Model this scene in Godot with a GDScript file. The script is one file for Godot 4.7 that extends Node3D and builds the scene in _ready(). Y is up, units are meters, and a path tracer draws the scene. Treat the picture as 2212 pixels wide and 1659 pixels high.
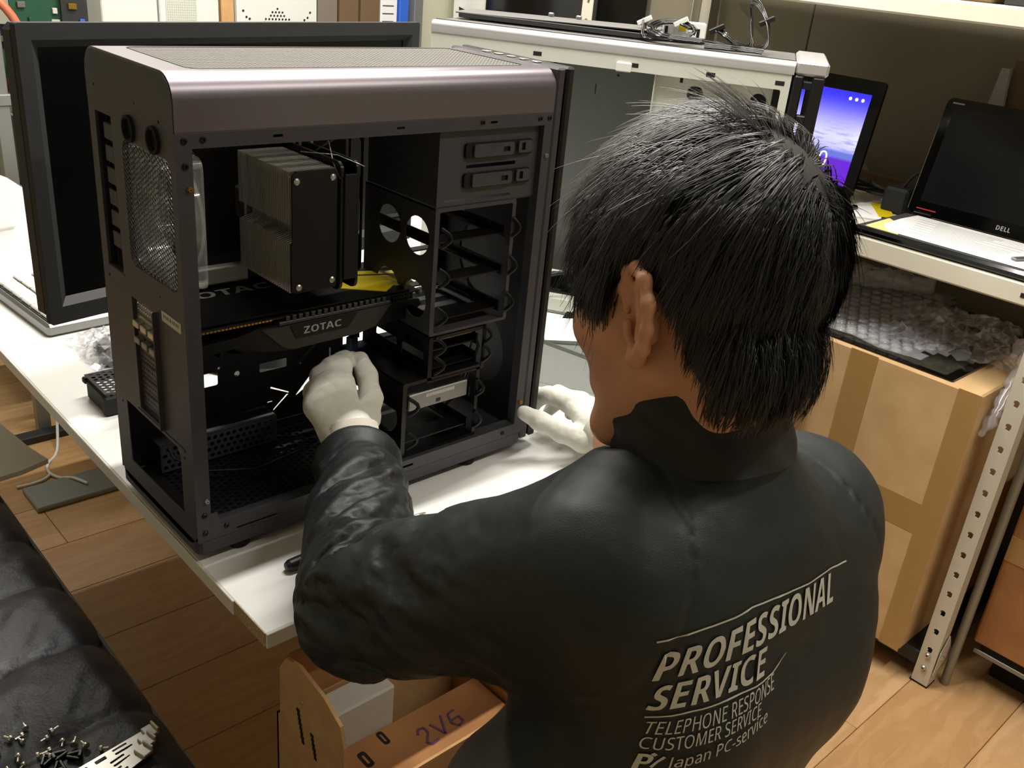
extends Node3D
# Workshop: a technician at a white bench works inside an open tower computer case.
# Local plan: x runs along the case from its back to its front, z towards the technician, y up (floor at 0).

const Y0 := 0.738          # height of the case's underside plane above the floor
var M := {}
var names := {}
var rng := RandomNumberGenerator.new()


# ------------------------------------------------------------------ mesh building
class MB:
	var v := PackedVector3Array()
	var n := PackedVector3Array()
	var uv := PackedVector2Array()
	var col := PackedColorArray()
	var use_col := false
	var c := Color.WHITE

	func tri(a: Vector3, b: Vector3, d: Vector3, na: Vector3, nb: Vector3, nd: Vector3, ua := Vector2.ZERO, ub := Vector2.ZERO, ud := Vector2.ZERO) -> void:
		if (b - a).cross(d - a).dot(na + nb + nd) > 0.0:
			v.append(a); v.append(d); v.append(b)
			n.append(na); n.append(nd); n.append(nb)
			uv.append(ua); uv.append(ud); uv.append(ub)
		else:
			v.append(a); v.append(b); v.append(d)
			n.append(na); n.append(nb); n.append(nd)
			uv.append(ua); uv.append(ub); uv.append(ud)
		if use_col:
			col.append(c); col.append(c); col.append(c)

	func quad(a: Vector3, b: Vector3, d: Vector3, e: Vector3, nn: Vector3, u0 := Vector2(0, 1), u1 := Vector2(1, 1), u2 := Vector2(1, 0), u3 := Vector2(0, 0)) -> void:
		tri(a, b, d, nn, nn, nn, u0, u1, u2)
		tri(a, d, e, nn, nn, nn, u0, u2, u3)

	func quad_auto(a: Vector3, b: Vector3, d: Vector3, e: Vector3, away: Vector3) -> void:
		var nn := (b - a).cross(d - a)
		if nn.length() < 1e-12:
			nn = (d - a).cross(e - a)
		nn = nn.normalized()
		if nn.dot((a + b + d + e) * 0.25 - away) < 0.0:
			nn = -nn
		quad(a, b, d, e, nn)

	# a box with chamfered edges; s is the full size
	func box(ce: Vector3, s: Vector3, ch := 0.0, bs := Basis.IDENTITY, uvs := 1.0) -> void:
		var h := s * 0.5
		ch = minf(ch, minf(h.x, minf(h.y, h.z)) * 0.9)
		for ax in 3:
			for sg in [-1.0, 1.0]:
				var nn := Vector3.ZERO
				nn[ax] = sg
				var i := (ax + 1) % 3
				var j := (ax + 2) % 3
				var p := []
				for q in [[-1, -1], [1, -1], [1, 1], [-1, 1]]:
					var w := Vector3.ZERO
					w[ax] = sg * h[ax]
					w[i] = q[0] * (h[i] - ch)
					w[j] = q[1] * (h[j] - ch)
					p.append(ce + bs * w)
				var us: float = s[i] * uvs
				var vs: float = s[j] * uvs
				quad(p[0], p[1], p[2], p[3], bs * nn, Vector2(0, 0), Vector2(us, 0), Vector2(us, vs), Vector2(0, vs))
		if ch <= 0.0:
			return
		for ax in 3:
			var i := (ax + 1) % 3
			var j := (ax + 2) % 3
			for si in [-1.0, 1.0]:
				for sj in [-1.0, 1.0]:
					var p := []
					for q in [[-1, 0], [1, 0], [1, 1], [-1, 1]]:
						var w := Vector3.ZERO
						w[ax] = q[0] * (h[ax] - ch)
						w[i] = si * (h[i] - (ch if q[1] == 0 else 0.0))
						w[j] = sj * (h[j] - (0.0 if q[1] == 0 else ch))
						p.append(ce + bs * w)
					var nn := Vector3.ZERO
					nn[i] = si
					nn[j] = sj
					quad(p[0], p[1], p[2], p[3], (bs * nn).normalized())
		for sx in [-1.0, 1.0]:
			for sy in [-1.0, 1.0]:
				for sz in [-1.0, 1.0]:
					var sv := Vector3(sx, sy, sz)
					var a := ce + bs * (sv * Vector3(h.x, h.y - ch, h.z - ch))
					var b := ce + bs * (sv * Vector3(h.x - ch, h.y, h.z - ch))
					var d := ce + bs * (sv * Vector3(h.x - ch, h.y - ch, h.z))
					var nn := (bs * sv).normalized()
					tri(a, b, d, nn, nn, nn)

	# box given by two opposite corners
	func bb(lo: Vector3, hi: Vector3, ch := 0.0) -> void:
		box((lo + hi) * 0.5, (hi - lo).abs(), ch)

	func bar(a: Vector3, b: Vector3, w: float, t: float, up := Vector3.UP, ch := 0.0) -> void:
		var z := (b - a).normalized()
		var x := up.cross(z)
		if x.length() < 1e-4:
			x = Vector3.RIGHT.cross(z)
		x = x.normalized()
		box((a + b) * 0.5, Vector3(w, t, a.distance_to(b)), ch, Basis(x, z.cross(x), z))

	# radius may be a float or an array with one value per point
	func tube(pts: Array, radius, sides := 10, caps := true) -> void:
		var rings := []
		var dirs := []
		var x := Vector3.ZERO
		for k in pts.size():
			var t: Vector3 = (pts[mini(k + 1, pts.size() - 1)] - pts[maxi(k - 1, 0)]).normalized()
			if x == Vector3.ZERO:
				x = t.cross(Vector3.UP if absf(t.y) < 0.9 else Vector3.RIGHT).normalized()
			x = (x - t * x.dot(t)).normalized()
			var y := t.cross(x)
			var r: float = radius[k] if radius is Array else radius
			var ring := []
			for s in sides + 1:
				var a := TAU * s / sides
				ring.append([pts[k] + (x * cos(a) + y * sin(a)) * r, x * cos(a) + y * sin(a)])
			rings.append(ring)
			dirs.append(t)
		for k in pts.size() - 1:
			for s in sides:
				var A = rings[k][s]
				var B = rings[k][s + 1]
				var C = rings[k + 1][s + 1]
				var D = rings[k + 1][s]
				var u0 := float(s) / sides
				var u1 := float(s + 1) / sides
				tri(A[0], B[0], C[0], A[1], B[1], C[1], Vector2(u0, k), Vector2(u1, k), Vector2(u1, k + 1))
				tri(A[0], C[0], D[0], A[1], C[1], D[1], Vector2(u0, k), Vector2(u1, k + 1), Vector2(u0, k + 1))
		if caps:
			for e in [0, pts.size() - 1]:
				var nn: Vector3 = -dirs[0] if e == 0 else dirs[e]
				for s in sides:
					tri(pts[e], rings[e][s][0], rings[e][s + 1][0], nn, nn, nn)

	# profile of (radius, height) points turned about the local y axis
	func lathe(prof: Array, xf := Transform3D.IDENTITY, sides := 20, smooth := true) -> void:
		for k in prof.size() - 1:
			var p0: Vector2 = prof[k]
			var p1: Vector2 = prof[k + 1]
			var d := (p1 - p0).normalized()
			var e := Vector2(d.y, -d.x)
			for s in sides:
				var a0 := TAU * s / sides
				var a1 := TAU * (s + 1) / sides
				var d0 := Vector3(cos(a0), 0, sin(a0))
				var d1 := Vector3(cos(a1), 0, sin(a1))
				var n0 := (xf.basis * (d0 * e.x + Vector3.UP * e.y)).normalized()
				var n1 := (xf.basis * (d1 * e.x + Vector3.UP * e.y)).normalized()
				if not smooth:
					n0 = (n0 + n1).normalized()
					n1 = n0
				var A := xf * (d0 * p0.x + Vector3.UP * p0.y)
				var B := xf * (d1 * p0.x + Vector3.UP * p0.y)
				var C := xf * (d1 * p1.x + Vector3.UP * p1.y)
				var D := xf * (d0 * p1.x + Vector3.UP * p1.y)
				if p0.x > 1e-6:
					tri(A, B, C, n0, n1, n1)
				if p1.x > 1e-6:
					tri(A, C, D, n0, n1, n0)

	# a flat plate with any holes: closed loops in the local xy plane, even-odd, from z=0 to z=t
	func plate(loops: Array, t: float, xf := Transform3D.IDENTITY, uvs := 1.0) -> void:
		var ys := []
		var edges := []
		for lp in loops:
			for k in lp.size():
				var a: Vector2 = lp[k]
				var b: Vector2 = lp[(k + 1) % lp.size()]
				ys.append(a.y)
				edges.append([a, b])
				var d := b - a
				if d.length() < 1e-7:
					continue
				var nn := (xf.basis * Vector3(d.y, -d.x, 0)).normalized()
				if _inside(loops, (a + b) * 0.5 + Vector2(d.y, -d.x).normalized() * 1e-5):
					nn = -nn
				quad(xf * Vector3(a.x, a.y, 0), xf * Vector3(b.x, b.y, 0), xf * Vector3(b.x, b.y, t), xf * Vector3(a.x, a.y, t), nn)
		ys.sort()
		var fn := (xf.basis * Vector3(0, 0, 1)).normalized()
		for k in ys.size() - 1:
			var y0: float = ys[k]
			var y1: float = ys[k + 1]
			if y1 - y0 < 1e-7:
				continue
			var ym := (y0 + y1) * 0.5
			var cr := []
			for e in edges:
				var a: Vector2 = e[0]
				var b: Vector2 = e[1]
				if (a.y <= ym) != (b.y <= ym):
					var f0 := (y0 - a.y) / (b.y - a.y)
					var f1 := (y1 - a.y) / (b.y - a.y)
					cr.append([lerpf(a.x, b.x, (f0 + f1) * 0.5), lerpf(a.x, b.x, f0), lerpf(a.x, b.x, f1)])
			cr.sort_custom(func(p, q): return p[0] < q[0])
			for m in range(0, cr.size() - 1, 2):
				var L = cr[m]
				var R = cr[m + 1]
				for s in ([0.0, t] if t > 0.0 else [0.0]):
					var nn := fn if s > 0.0 else -fn
					quad(xf * Vector3(L[1], y0, s), xf * Vector3(R[1], y0, s), xf * Vector3(R[2], y1, s), xf * Vector3(L[2], y1, s), nn, Vector2(L[1], y0) * uvs, Vector2(R[1], y0) * uvs, Vector2(R[2], y1) * uvs, Vector2(L[2], y1) * uvs)

	func _inside(loops: Array, q: Vector2) -> bool:
		var r := false
		for lp in loops:
			for k in lp.size():
				var a: Vector2 = lp[k]
				var b: Vector2 = lp[(k + 1) % lp.size()]
				if (a.y <= q.y) != (b.y <= q.y) and q.x < a.x + (q.y - a.y) / (b.y - a.y) * (b.x - a.x):
					r = not r
		return r

	func mesh(org := Vector3.ZERO) -> ArrayMesh:
		var arr := []
		arr.resize(Mesh.ARRAY_MAX)
		if org != Vector3.ZERO:
			for k in v.size():
				v[k] -= org
		arr[Mesh.ARRAY_VERTEX] = v
		arr[Mesh.ARRAY_NORMAL] = n
		arr[Mesh.ARRAY_TEX_UV] = uv
		if use_col:
			arr[Mesh.ARRAY_COLOR] = col
		var m := ArrayMesh.new()
		m.add_surface_from_arrays(Mesh.PRIMITIVE_TRIANGLES, arr)
		return m


static func rect(x0: float, y0: float, x1: float, y1: float) -> Array:
	return [Vector2(x0, y0), Vector2(x1, y0), Vector2(x1, y1), Vector2(x0, y1)]


static func rrect(x0: float, y0: float, x1: float, y1: float, r: float, k := 4) -> Array:
	var o := []
	for q in [[x1 - r, y1 - r, 0], [x0 + r, y1 - r, 1], [x0 + r, y0 + r, 2], [x1 - r, y0 + r, 3]]:
		for s in k + 1:
			var a: float = (q[2] + float(s) / k) * PI / 2
			o.append(Vector2(q[0] + cos(a) * r, q[1] + sin(a) * r))
	return o


static func circ(x: float, y: float, r: float, k := 14) -> Array:
	var o := []
	for s in k:
		o.append(Vector2(x + cos(TAU * (s + 0.5) / k) * r, y + sin(TAU * (s + 0.5) / k) * r))
	return o


# ------------------------------------------------------------------ distance fields
class SD:
	var a := PackedVector3Array()
	var ba := PackedVector3Array()
	var inv := PackedFloat32Array()
	var r0 := PackedFloat32Array()
	var dr := PackedFloat32Array()
	var k := 0.03

	func add(p: Vector3, q: Vector3, ra: float, rb: float) -> void:
		a.append(p)
		ba.append(q - p)
		inv.append(1.0 / maxf((q - p).length_squared(), 1e-9))
		r0.append(ra)
		dr.append(rb - ra)

	func chain(pts: Array, rs: Array) -> void:
		for i in pts.size() - 1:
			add(pts[i], pts[i + 1], rs[i], rs[i + 1])

	func d(p: Vector3) -> float:
		var m := 1e9
		for i in a.size():
			var pa := p - a[i]
			var h := clampf(pa.dot(ba[i]) * inv[i], 0.0, 1.0)
			var x := (pa - ba[i] * h).length() - r0[i] - dr[i] * h
			var g := k - absf(m - x)
			m = minf(m, x)
			if g > 0.0:
				m -= g * g / (4.0 * k)
		return m


static func smin(x: float, y: float, k: float) -> float:
	var g := maxf(k - absf(x - y), 0.0)
	return minf(x, y) - g * g / (4.0 * k)


static func ell(p: Vector3, ce: Vector3, r: Vector3) -> float:
	var q := p - ce
	var k0 := (q / r).length()
	var k1 := (q / (r * r)).length()
	return k0 * (k0 - 1.0) / maxf(k1, 1e-6)


# surface nets of f < 0 inside the box lo..hi: [vertices, normals, indices]
static func nets(f: Callable, lo: Vector3, hi: Vector3, cell: float) -> Array:
	var B := 8
	var bn := Vector3i(((hi - lo) / (cell * B)).ceil())
	var dim := bn * B + Vector3i.ONE
	var vals := PackedFloat32Array()
	vals.resize(dim.x * dim.y * dim.z)
	vals.fill(1e9)
	var sy := dim.x
	var sz := dim.x * dim.y
	var act := []
	var reach := cell * B * 0.9 + cell * 2.0
	for bz in bn.z:
		for by in bn.y:
			for bx in bn.x:
				var ce := lo + (Vector3(bx, by, bz) + Vector3(0.5, 0.5, 0.5)) * (cell * B)
				if absf(f.call(ce)) < reach:
					act.append(Vector3i(bx, by, bz))
	for b in act:
		for z in B + 1:
			for y in B + 1:
				for x in B + 1:
					var i: int = (b.x * B + x) + (b.y * B + y) * sy + (b.z * B + z) * sz
					if vals[i] > 1e8:
						vals[i] = f.call(lo + Vector3(b.x * B + x, b.y * B + y, b.z * B + z) * cell)
	var ids := {}
	var V := PackedVector3Array()
	var N := PackedVector3Array()
	var I := PackedInt32Array()
	var offs := [0, 1, sy, sy + 1, sz, sz + 1, sz + sy, sz + sy + 1]
	var es := [[0, 1], [2, 3], [4, 5], [6, 7], [0, 2], [1, 3], [4, 6], [5, 7], [0, 4], [1, 5], [2, 6], [3, 7]]
	var e := cell * 0.5
	for b in act:
		for z in B:
			for y in B:
				for x in B:
					var g := Vector3i(b.x * B + x, b.y * B + y, b.z * B + z)
					var i: int = g.x + g.y * sy + g.z * sz
					var neg := 0
					for o in offs:
						if vals[i + o] < 0.0:
							neg += 1
					if neg == 0 or neg == 8:
						continue
					var s := Vector3.ZERO
					var cnt := 0
					for ed in es:
						var va := vals[i + offs[ed[0]]]
						var vb := vals[i + offs[ed[1]]]
						if (va < 0.0) != (vb < 0.0):
							var t := va / (va - vb)
							var pa := Vector3(ed[0] & 1, (ed[0] >> 1) & 1, ed[0] >> 2)
							var pb := Vector3(ed[1] & 1, (ed[1] >> 1) & 1, ed[1] >> 2)
							s += pa.lerp(pb, t)
							cnt += 1
					var p := lo + (Vector3(g) + s / cnt) * cell
					var n := Vector3.ZERO
					for q in [Vector3(1, -1, -1), Vector3(-1, -1, 1), Vector3(-1, 1, -1), Vector3(1, 1, 1)]:
						n += q * float(f.call(p + q * e))
					ids[i] = V.size()
					V.append(p)
					N.append(n.normalized())
	var axes := [1, sy, sz]
	for i in ids:
		for ax in 3:
			var u: int = axes[(ax + 1) % 3]
			var w: int = axes[(ax + 2) % 3]
			var va := vals[i]
			var vb := vals[i + axes[ax]]
			if (va < 0.0) == (vb < 0.0) or vb > 1e8:
				continue
			if not (ids.has(i - u) and ids.has(i - w) and ids.has(i - u - w)):
				continue
			var q := [ids[i], ids[i - u], ids[i - u - w], ids[i - w]]
			if va < 0.0:
				I.append_array(PackedInt32Array([q[0], q[2], q[1], q[0], q[3], q[2]]))
			else:
				I.append_array(PackedInt32Array([q[0], q[1], q[2], q[0], q[2], q[3]]))
	return [V, N, I]


func net_mesh(parts: Array, org: Vector3, colors = null) -> ArrayMesh:
	var V := PackedVector3Array()
	var N := PackedVector3Array()
	var I := PackedInt32Array()
	for p in parts:
		var base := V.size()
		V.append_array(p[0])
		N.append_array(p[1])
		for i in p[2]:
			I.append(base + i)
	var arr := []
	arr.resize(Mesh.ARRAY_MAX)
	if colors != null:
		var C := PackedColorArray()
		for p in V:
			C.append(colors.call(p))
		arr[Mesh.ARRAY_COLOR] = C
	for k in V.size():
		V[k] -= org
	arr[Mesh.ARRAY_VERTEX] = V
	arr[Mesh.ARRAY_NORMAL] = N
	arr[Mesh.ARRAY_INDEX] = I
	var m := ArrayMesh.new()
	m.add_surface_from_arrays(Mesh.PRIMITIVE_TRIANGLES, arr)
	return m


# ------------------------------------------------------------------ nodes
func numbered(s: String) -> String:
	if not names.has(s):
		names[s] = 0
		return s
	names[s] += 1
	return "%s_%03d" % [s, names[s]]


func tag(o: Node3D, label := "", category := "", group := "", kind := "") -> Node3D:
	for p in [["label", label], ["category", category], ["group", group], ["kind", kind]]:
		if p[1] != "":
			o.set_meta(p[0], p[1])
	return o


# an empty root at the thing's base
func thing(called: String, label: String, category: String, at: Vector3, turn := 0.0, group := "") -> Node3D:
	var o := Node3D.new()
	o.name = numbered(called)
	add_child(o)
	o.position = at + Vector3(0, Y0, 0)
	o.rotation.y = turn
	o.set_meta("at", at)
	return tag(o, label, category, group)


func inst(called: String, m: Mesh, mat: Material, parent: Node, label := "") -> MeshInstance3D:
	var o := MeshInstance3D.new()
	o.name = called if parent != self else numbered(called)
	o.mesh = m
	o.material_override = mat
	o.cast_shadow = GeometryInstance3D.SHADOW_CASTING_SETTING_ON
	parent.add_child(o, true)
	if label != "":
		o.set_meta("label", label)
	return o


# a part whose geometry is written in plan coordinates, moved to its thing's origin
func part(called: String, mb: MB, mat: Material, t: Node3D, label := "") -> MeshInstance3D:
	var r := t
	while not r.has_meta("at") and r.get_parent() is Node3D and r.get_parent() != self:
		r = r.get_parent()
	return inst(called, mb.mesh(r.get_meta("at", Vector3.ZERO)), mat, t, label)


# a part written in the thing's own coordinates
func own(called: String, mb: MB, mat: Material, t: Node3D, label := "") -> MeshInstance3D:
	return inst(called, mb.mesh(), mat, t, label)


# a top-level thing that is one mesh, written in plan coordinates
func solo(called: String, mb: MB, mat: Material, label: String, category: String, at: Vector3, group := "") -> MeshInstance3D:
	var o := inst(called, mb.mesh(at), mat, self)
	o.position = at + Vector3(0, Y0, 0)
	tag(o, label, category, group)
	return o


func struct(called: String, mb: MB, mat: Material) -> MeshInstance3D:
	var o := inst(called, mb.mesh(), mat, self)
	o.position.y = Y0
	o.set_meta("at", Vector3.ZERO)
	tag(o, "", "", "", "structure")
	return o


# flat lettering that fills a w by h box at xf (x along the line, y up, z out of the surface)
func text_arrays(txt: String, bold := false, serif := false) -> Array:
	var f := SystemFont.new()
	f.font_names = PackedStringArray(["Droid Serif" if serif else "Droid Sans"])
	f.font_weight = 700 if bold else 400
	var tm := TextMesh.new()
	tm.font = f
	tm.text = txt
	tm.font_size = 48
	tm.pixel_size = 0.01
	tm.depth = 0.0
	tm.curve_step = 3.0
	var arr := tm.get_mesh_arrays()
	var V: PackedVector3Array = arr[Mesh.ARRAY_VERTEX]
	var I = arr[Mesh.ARRAY_INDEX]
	var box := AABB(V[0], Vector3.ZERO)
	for p in V:
		box = box.expand(p)
	var out := []
	var idx: Array = Array(I) if I != null else range(V.size())
	for i in idx:
		out.append(Vector2((V[i].x - box.position.x) / box.size.x, (V[i].y - box.position.y) / box.size.y))
	return out


func letter(mb: MB, txt: String, w: float, h: float, xf: Transform3D, bold := false, shear := 0.0, serif := false) -> void:
	var nn := xf.basis.z.normalized()
	var a := text_arrays(txt, bold, serif)
	for k in range(0, a.size() - 2, 3):
		var p := []
		for j in 3:
			p.append(xf * Vector3(a[k + j].x * w + a[k + j].y * h * shear, a[k + j].y * h, 0))
		mb.tri(p[0], p[1], p[2], nn, nn, nn)


# ------------------------------------------------------------------ materials
func mat(key: String, c: Color, rough := 0.6, metal := 0.0, spec := 0.5) -> StandardMaterial3D:
	var m := StandardMaterial3D.new()
	m.resource_name = key
	m.albedo_color = c
	m.roughness = rough
	m.metallic = metal
	m.metallic_specular = spec
	M[key] = m
	return m


func noise_tex(freq: float, a: Color, b: Color, oct := 4, kind := FastNoiseLite.TYPE_SIMPLEX_SMOOTH, normal := 0.0, size := 256, sd := 3) -> NoiseTexture2D:
	var f := FastNoiseLite.new()
	f.noise_type = kind
	f.seed = sd
	f.frequency = freq
	f.fractal_octaves = oct
	var t := NoiseTexture2D.new()
	t.width = size
	t.height = size
	t.seamless = true
	t.noise = f
	if normal > 0.0:
		t.as_normal_map = true
		t.bump_strength = normal
	else:
		var g := Gradient.new()
		g.set_color(0, a)
		g.set_color(1, b)
		t.color_ramp = g
	return t


func tri_albedo(m: StandardMaterial3D, t: Texture2D, s: Vector3) -> void:
	m.albedo_texture = t
	m.uv1_triplanar = true
	m.uv1_scale = s


func tri_normal(m: StandardMaterial3D, t: Texture2D, s: Vector3, amount: float) -> void:
	m.normal_enabled = true
	m.normal_texture = t
	m.normal_scale = amount
	m.uv1_triplanar = true
	m.uv1_scale = s


func wood_image(sd: int, base: Color) -> ImageTexture:
	var w := 512
	var h := 128
	var im := Image.create(w, h, false, Image.FORMAT_RGB8)
	var n := FastNoiseLite.new()
	n.seed = sd
	n.frequency = 1.0
	var r := RandomNumberGenerator.new()
	r.seed = sd
	var knots := []
	for k in 2:
		knots.append([Vector2(r.randf_range(20, w - 20), r.randf_range(14, h - 14)), r.randf_range(2.6, 5.0)])
	for y in h:
		for x in w:
			var warp := n.get_noise_2d(x * 0.006, y * 0.02) * 22.0
			var yy := y + warp
			var dark := 0.0
			for kn in knots:
				var d := Vector2((x - kn[0].x) * 0.55, y - kn[0].y).length()
				yy += (y - kn[0].y) * exp(-d / 14.0) * 0.9
				dark = maxf(dark, smoothstep(kn[1], kn[1] * 0.45, d))
			var g := 0.5 + 0.5 * sin(yy * 0.42 + n.get_noise_2d(x * 0.01, yy * 0.1) * 3.0)
			g = g * 0.55 + 0.45 * (0.5 + 0.5 * n.get_noise_2d(x * 0.02, yy * 0.9))
			var c := base.lerp(base * Color(0.80, 0.72, 0.60), g * 0.55)
			var big := 0.5 + 0.5 * n.get_noise_2d(x * 0.008 + 50.0, y * 0.012)
			c = c.lerp(base * Color(0.86, 0.80, 0.72), big * 0.5)
			c = c.lerp(Color(0.30, 0.19, 0.11), dark * 0.55)
			im.set_pixel(x, y, c)
	return ImageTexture.create_from_image(im)


func make_materials() -> void:
	mat("table_white", Color(0.93, 0.93, 0.92), 0.38)
	mat("band", Color(0.86, 0.84, 0.80), 0.5)
	tri_albedo(mat("chipboard", Color.WHITE, 0.9), noise_tex(0.09, Color(0.52, 0.43, 0.32), Color(0.80, 0.71, 0.58), 3, FastNoiseLite.TYPE_CELLULAR), Vector3(14, 14, 14))
	var sm := mat("case_steel", Color(0.275, 0.27, 0.285), 0.5, 0.25)
	tri_normal(sm, noise_tex(0.12, Color.BLACK, Color.WHITE, 3, FastNoiseLite.TYPE_SIMPLEX_SMOOTH, 2.0), Vector3(9, 9, 9), 0.12)
	mat("case_inner", Color(0.105, 0.105, 0.11), 0.55, 0.2)
	mat("case_alu", Color(0.50, 0.475, 0.50), 0.36, 0.85)
	mat("case_top", Color(0.47, 0.46, 0.44), 0.6, 0.2)
	mat("black_plastic", Color(0.06, 0.06, 0.065), 0.45)
	mat("soft_black", Color(0.045, 0.045, 0.05), 0.7)
	mat("gloss_black", Color(0.02, 0.02, 0.022), 0.12)
	mat("screen_off", Color(0.012, 0.012, 0.016), 0.28)
	mat("rubber", Color(0.035, 0.035, 0.038), 0.85)
	mat("bright_metal", Color(0.78, 0.77, 0.74), 0.3, 0.9)
	mat("dull_metal", Color(0.56, 0.56, 0.55), 0.42, 0.85)
	mat("fin_metal", Color(0.74, 0.73, 0.70), 0.45, 0.35)
	mat("grille_wire", Color(0.33, 0.33, 0.33), 0.4, 0.5)
	mat("brass", Color(0.78, 0.62, 0.28), 0.3, 0.9)
	mat("copper", Color(0.70, 0.42, 0.28), 0.35, 0.9)
	mat("pcb", Color(0.035, 0.05, 0.045), 0.45)
	mat("pcb_green", Color(0.10, 0.30, 0.20), 0.5)
	mat("cap_dark", Color(0.075, 0.075, 0.075), 0.38, 0.3)
	mat("shroud", Color(0.22, 0.22, 0.215), 0.45, 0.3)
	mat("backplate", Color(0.05, 0.052, 0.055), 0.42, 0.4)
	mat("yellow", Color(0.86, 0.76, 0.06), 0.45)
	mat("print_grey", Color(0.62, 0.62, 0.60), 0.5)
	mat("print_light", Color(0.80, 0.79, 0.74), 0.7)
	mat("white_plastic", Color(0.88, 0.88, 0.86), 0.4)
	mat("paper", Color(0.92, 0.92, 0.92), 0.8)
	mat("paper_yellow", Color(0.90, 0.84, 0.52), 0.8)
	mat("blue", Color(0.20, 0.40, 0.82), 0.45)
	mat("dark_blue", Color(0.05, 0.10, 0.20), 0.5)
	mat("red", Color(0.72, 0.10, 0.10), 0.5)
	mat("orange", Color(0.80, 0.45, 0.32), 0.5)
	mat("rack_white", Color(0.87, 0.85, 0.78), 0.42)
	mat("post_white", Color(0.80, 0.78, 0.72), 0.42)
	mat("hole_dark", Color(0.10, 0.08, 0.06), 0.9)
	mat("silver", Color(0.80, 0.80, 0.80), 0.38, 0.55)
	mat("steel_grey", Color(0.55, 0.56, 0.54), 0.42, 0.5)
	mat("zinc", Color(0.60, 0.62, 0.60), 0.35, 0.75)
	mat("inner_white", Color(0.80, 0.81, 0.77), 0.5)
	mat("charcoal", Color(0.235, 0.23, 0.23), 0.6)
	mat("case_lid_grey", Color(0.42, 0.415, 0.41), 0.6)
	mat("monitor_bezel", Color(0.15, 0.15, 0.15), 0.7)
	mat("dark_grey", Color(0.15, 0.15, 0.15), 0.6)
	mat("olive_wall", Color(0.50, 0.47, 0.40), 0.85)
	mat("wall_paint", Color(0.72, 0.72, 0.66), 0.9)
	mat("cream", Color(0.80, 0.79, 0.70), 0.8)
	mat("brown_board", Color(0.42, 0.34, 0.24), 0.85)
	var cb := mat("cardboard", Color.WHITE, 0.85)
	tri_albedo(cb, noise_tex(0.02, Color(0.78, 0.64, 0.45), Color(0.85, 0.72, 0.53), 4), Vector3(1.6, 1.6, 1.6))
	var cb2 := mat("cardboard_dark", Color.WHITE, 0.85)
	tri_albedo(cb2, noise_tex(0.02, Color(0.60, 0.41, 0.24), Color(0.70, 0.50, 0.31), 4), Vector3(1.6, 1.6, 1.6))
	var cb3 := mat("cardboard_light", Color.WHITE, 0.85)
	tri_albedo(cb3, noise_tex(0.02, Color(0.76, 0.58, 0.38), Color(0.82, 0.66, 0.46), 4), Vector3(3, 3, 3))
	var tp := mat("tape_clear", Color(0.68, 0.54, 0.34), 0.3)
	mat("marker", Color(0.40, 0.27, 0.42), 0.7)
	mat("piping", Color(0.42, 0.44, 0.48), 0.5)
	mat("dull_grey", Color(0.62, 0.61, 0.58), 0.7)
	mat("brown_grey", Color(0.48, 0.44, 0.40), 0.8)
	var le := mat("leather", Color(0.14, 0.14, 0.175), 0.44)
	tri_normal(le, noise_tex(0.07, Color.BLACK, Color.WHITE, 3, FastNoiseLite.TYPE_CELLULAR, 6.0), Vector3(11, 11, 11), 0.16)
	var gl := mat("glass_clear", Color(0.92, 0.95, 0.95, 0.14), 0.10)
	gl.transparency = BaseMaterial3D.TRANSPARENCY_ALPHA
	var gs := mat("glass_smoke", Color(0.25, 0.25, 0.22, 0.6), 0.06)
	gs.transparency = BaseMaterial3D.TRANSPARENCY_ALPHA
	var pf := mat("plastic_film", Color(0.93, 0.93, 0.96, 0.22), 0.14)
	pf.transparency = BaseMaterial3D.TRANSPARENCY_ALPHA
	pf.metallic_specular = 0.9
	# people
	var sk := mat("skin", Color(0.83, 0.61, 0.48), 0.5)
	sk.subsurf_scatter_enabled = true
	sk.subsurf_scatter_strength = 0.12
	var gk := mat("glove", Color(0.86, 0.86, 0.82), 0.95)
	tri_normal(gk, noise_tex(0.16, Color.BLACK, Color.WHITE, 2, FastNoiseLite.TYPE_CELLULAR, 5.0), Vector3(28, 28, 28), 0.55)
	var ck := mat("glove_cuff", Color(0.82, 0.80, 0.76), 0.95)
	var jk := mat("jacket", Color.WHITE, 0.55)
	jk.vertex_color_use_as_albedo = true
	jk.metallic_specular = 0.5
	jk.normal_enabled = true
	jk.normal_texture = noise_tex(0.2, Color.BLACK, Color.WHITE, 2, FastNoiseLite.TYPE_SIMPLEX_SMOOTH, 3.0)
	jk.normal_scale = 0.25
	jk.uv1_triplanar = true
	jk.uv1_scale = Vector3(16, 16, 16)
	mat("collar_cloth", Color(0.085, 0.087, 0.092), 0.6)
	mat("trousers", Color(0.06, 0.065, 0.08), 0.9)
	mat("shoe", Color(0.05, 0.05, 0.05), 0.5)
	mat("scalp", Color(0.13, 0.105, 0.09), 0.7)
	var hr := mat("hair", Color(0.125, 0.115, 0.113), 0.42)
	hr.metallic_specular = 0.5
	for k in 4:
		var wm := mat("wood_%d" % k, Color.WHITE, 0.42)
		wm.albedo_texture = wood_image(11 + k * 7, [Color(0.84, 0.70, 0.52), Color(0.81, 0.66, 0.48), Color(0.86, 0.72, 0.55), Color(0.79, 0.64, 0.46)][k])


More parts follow.
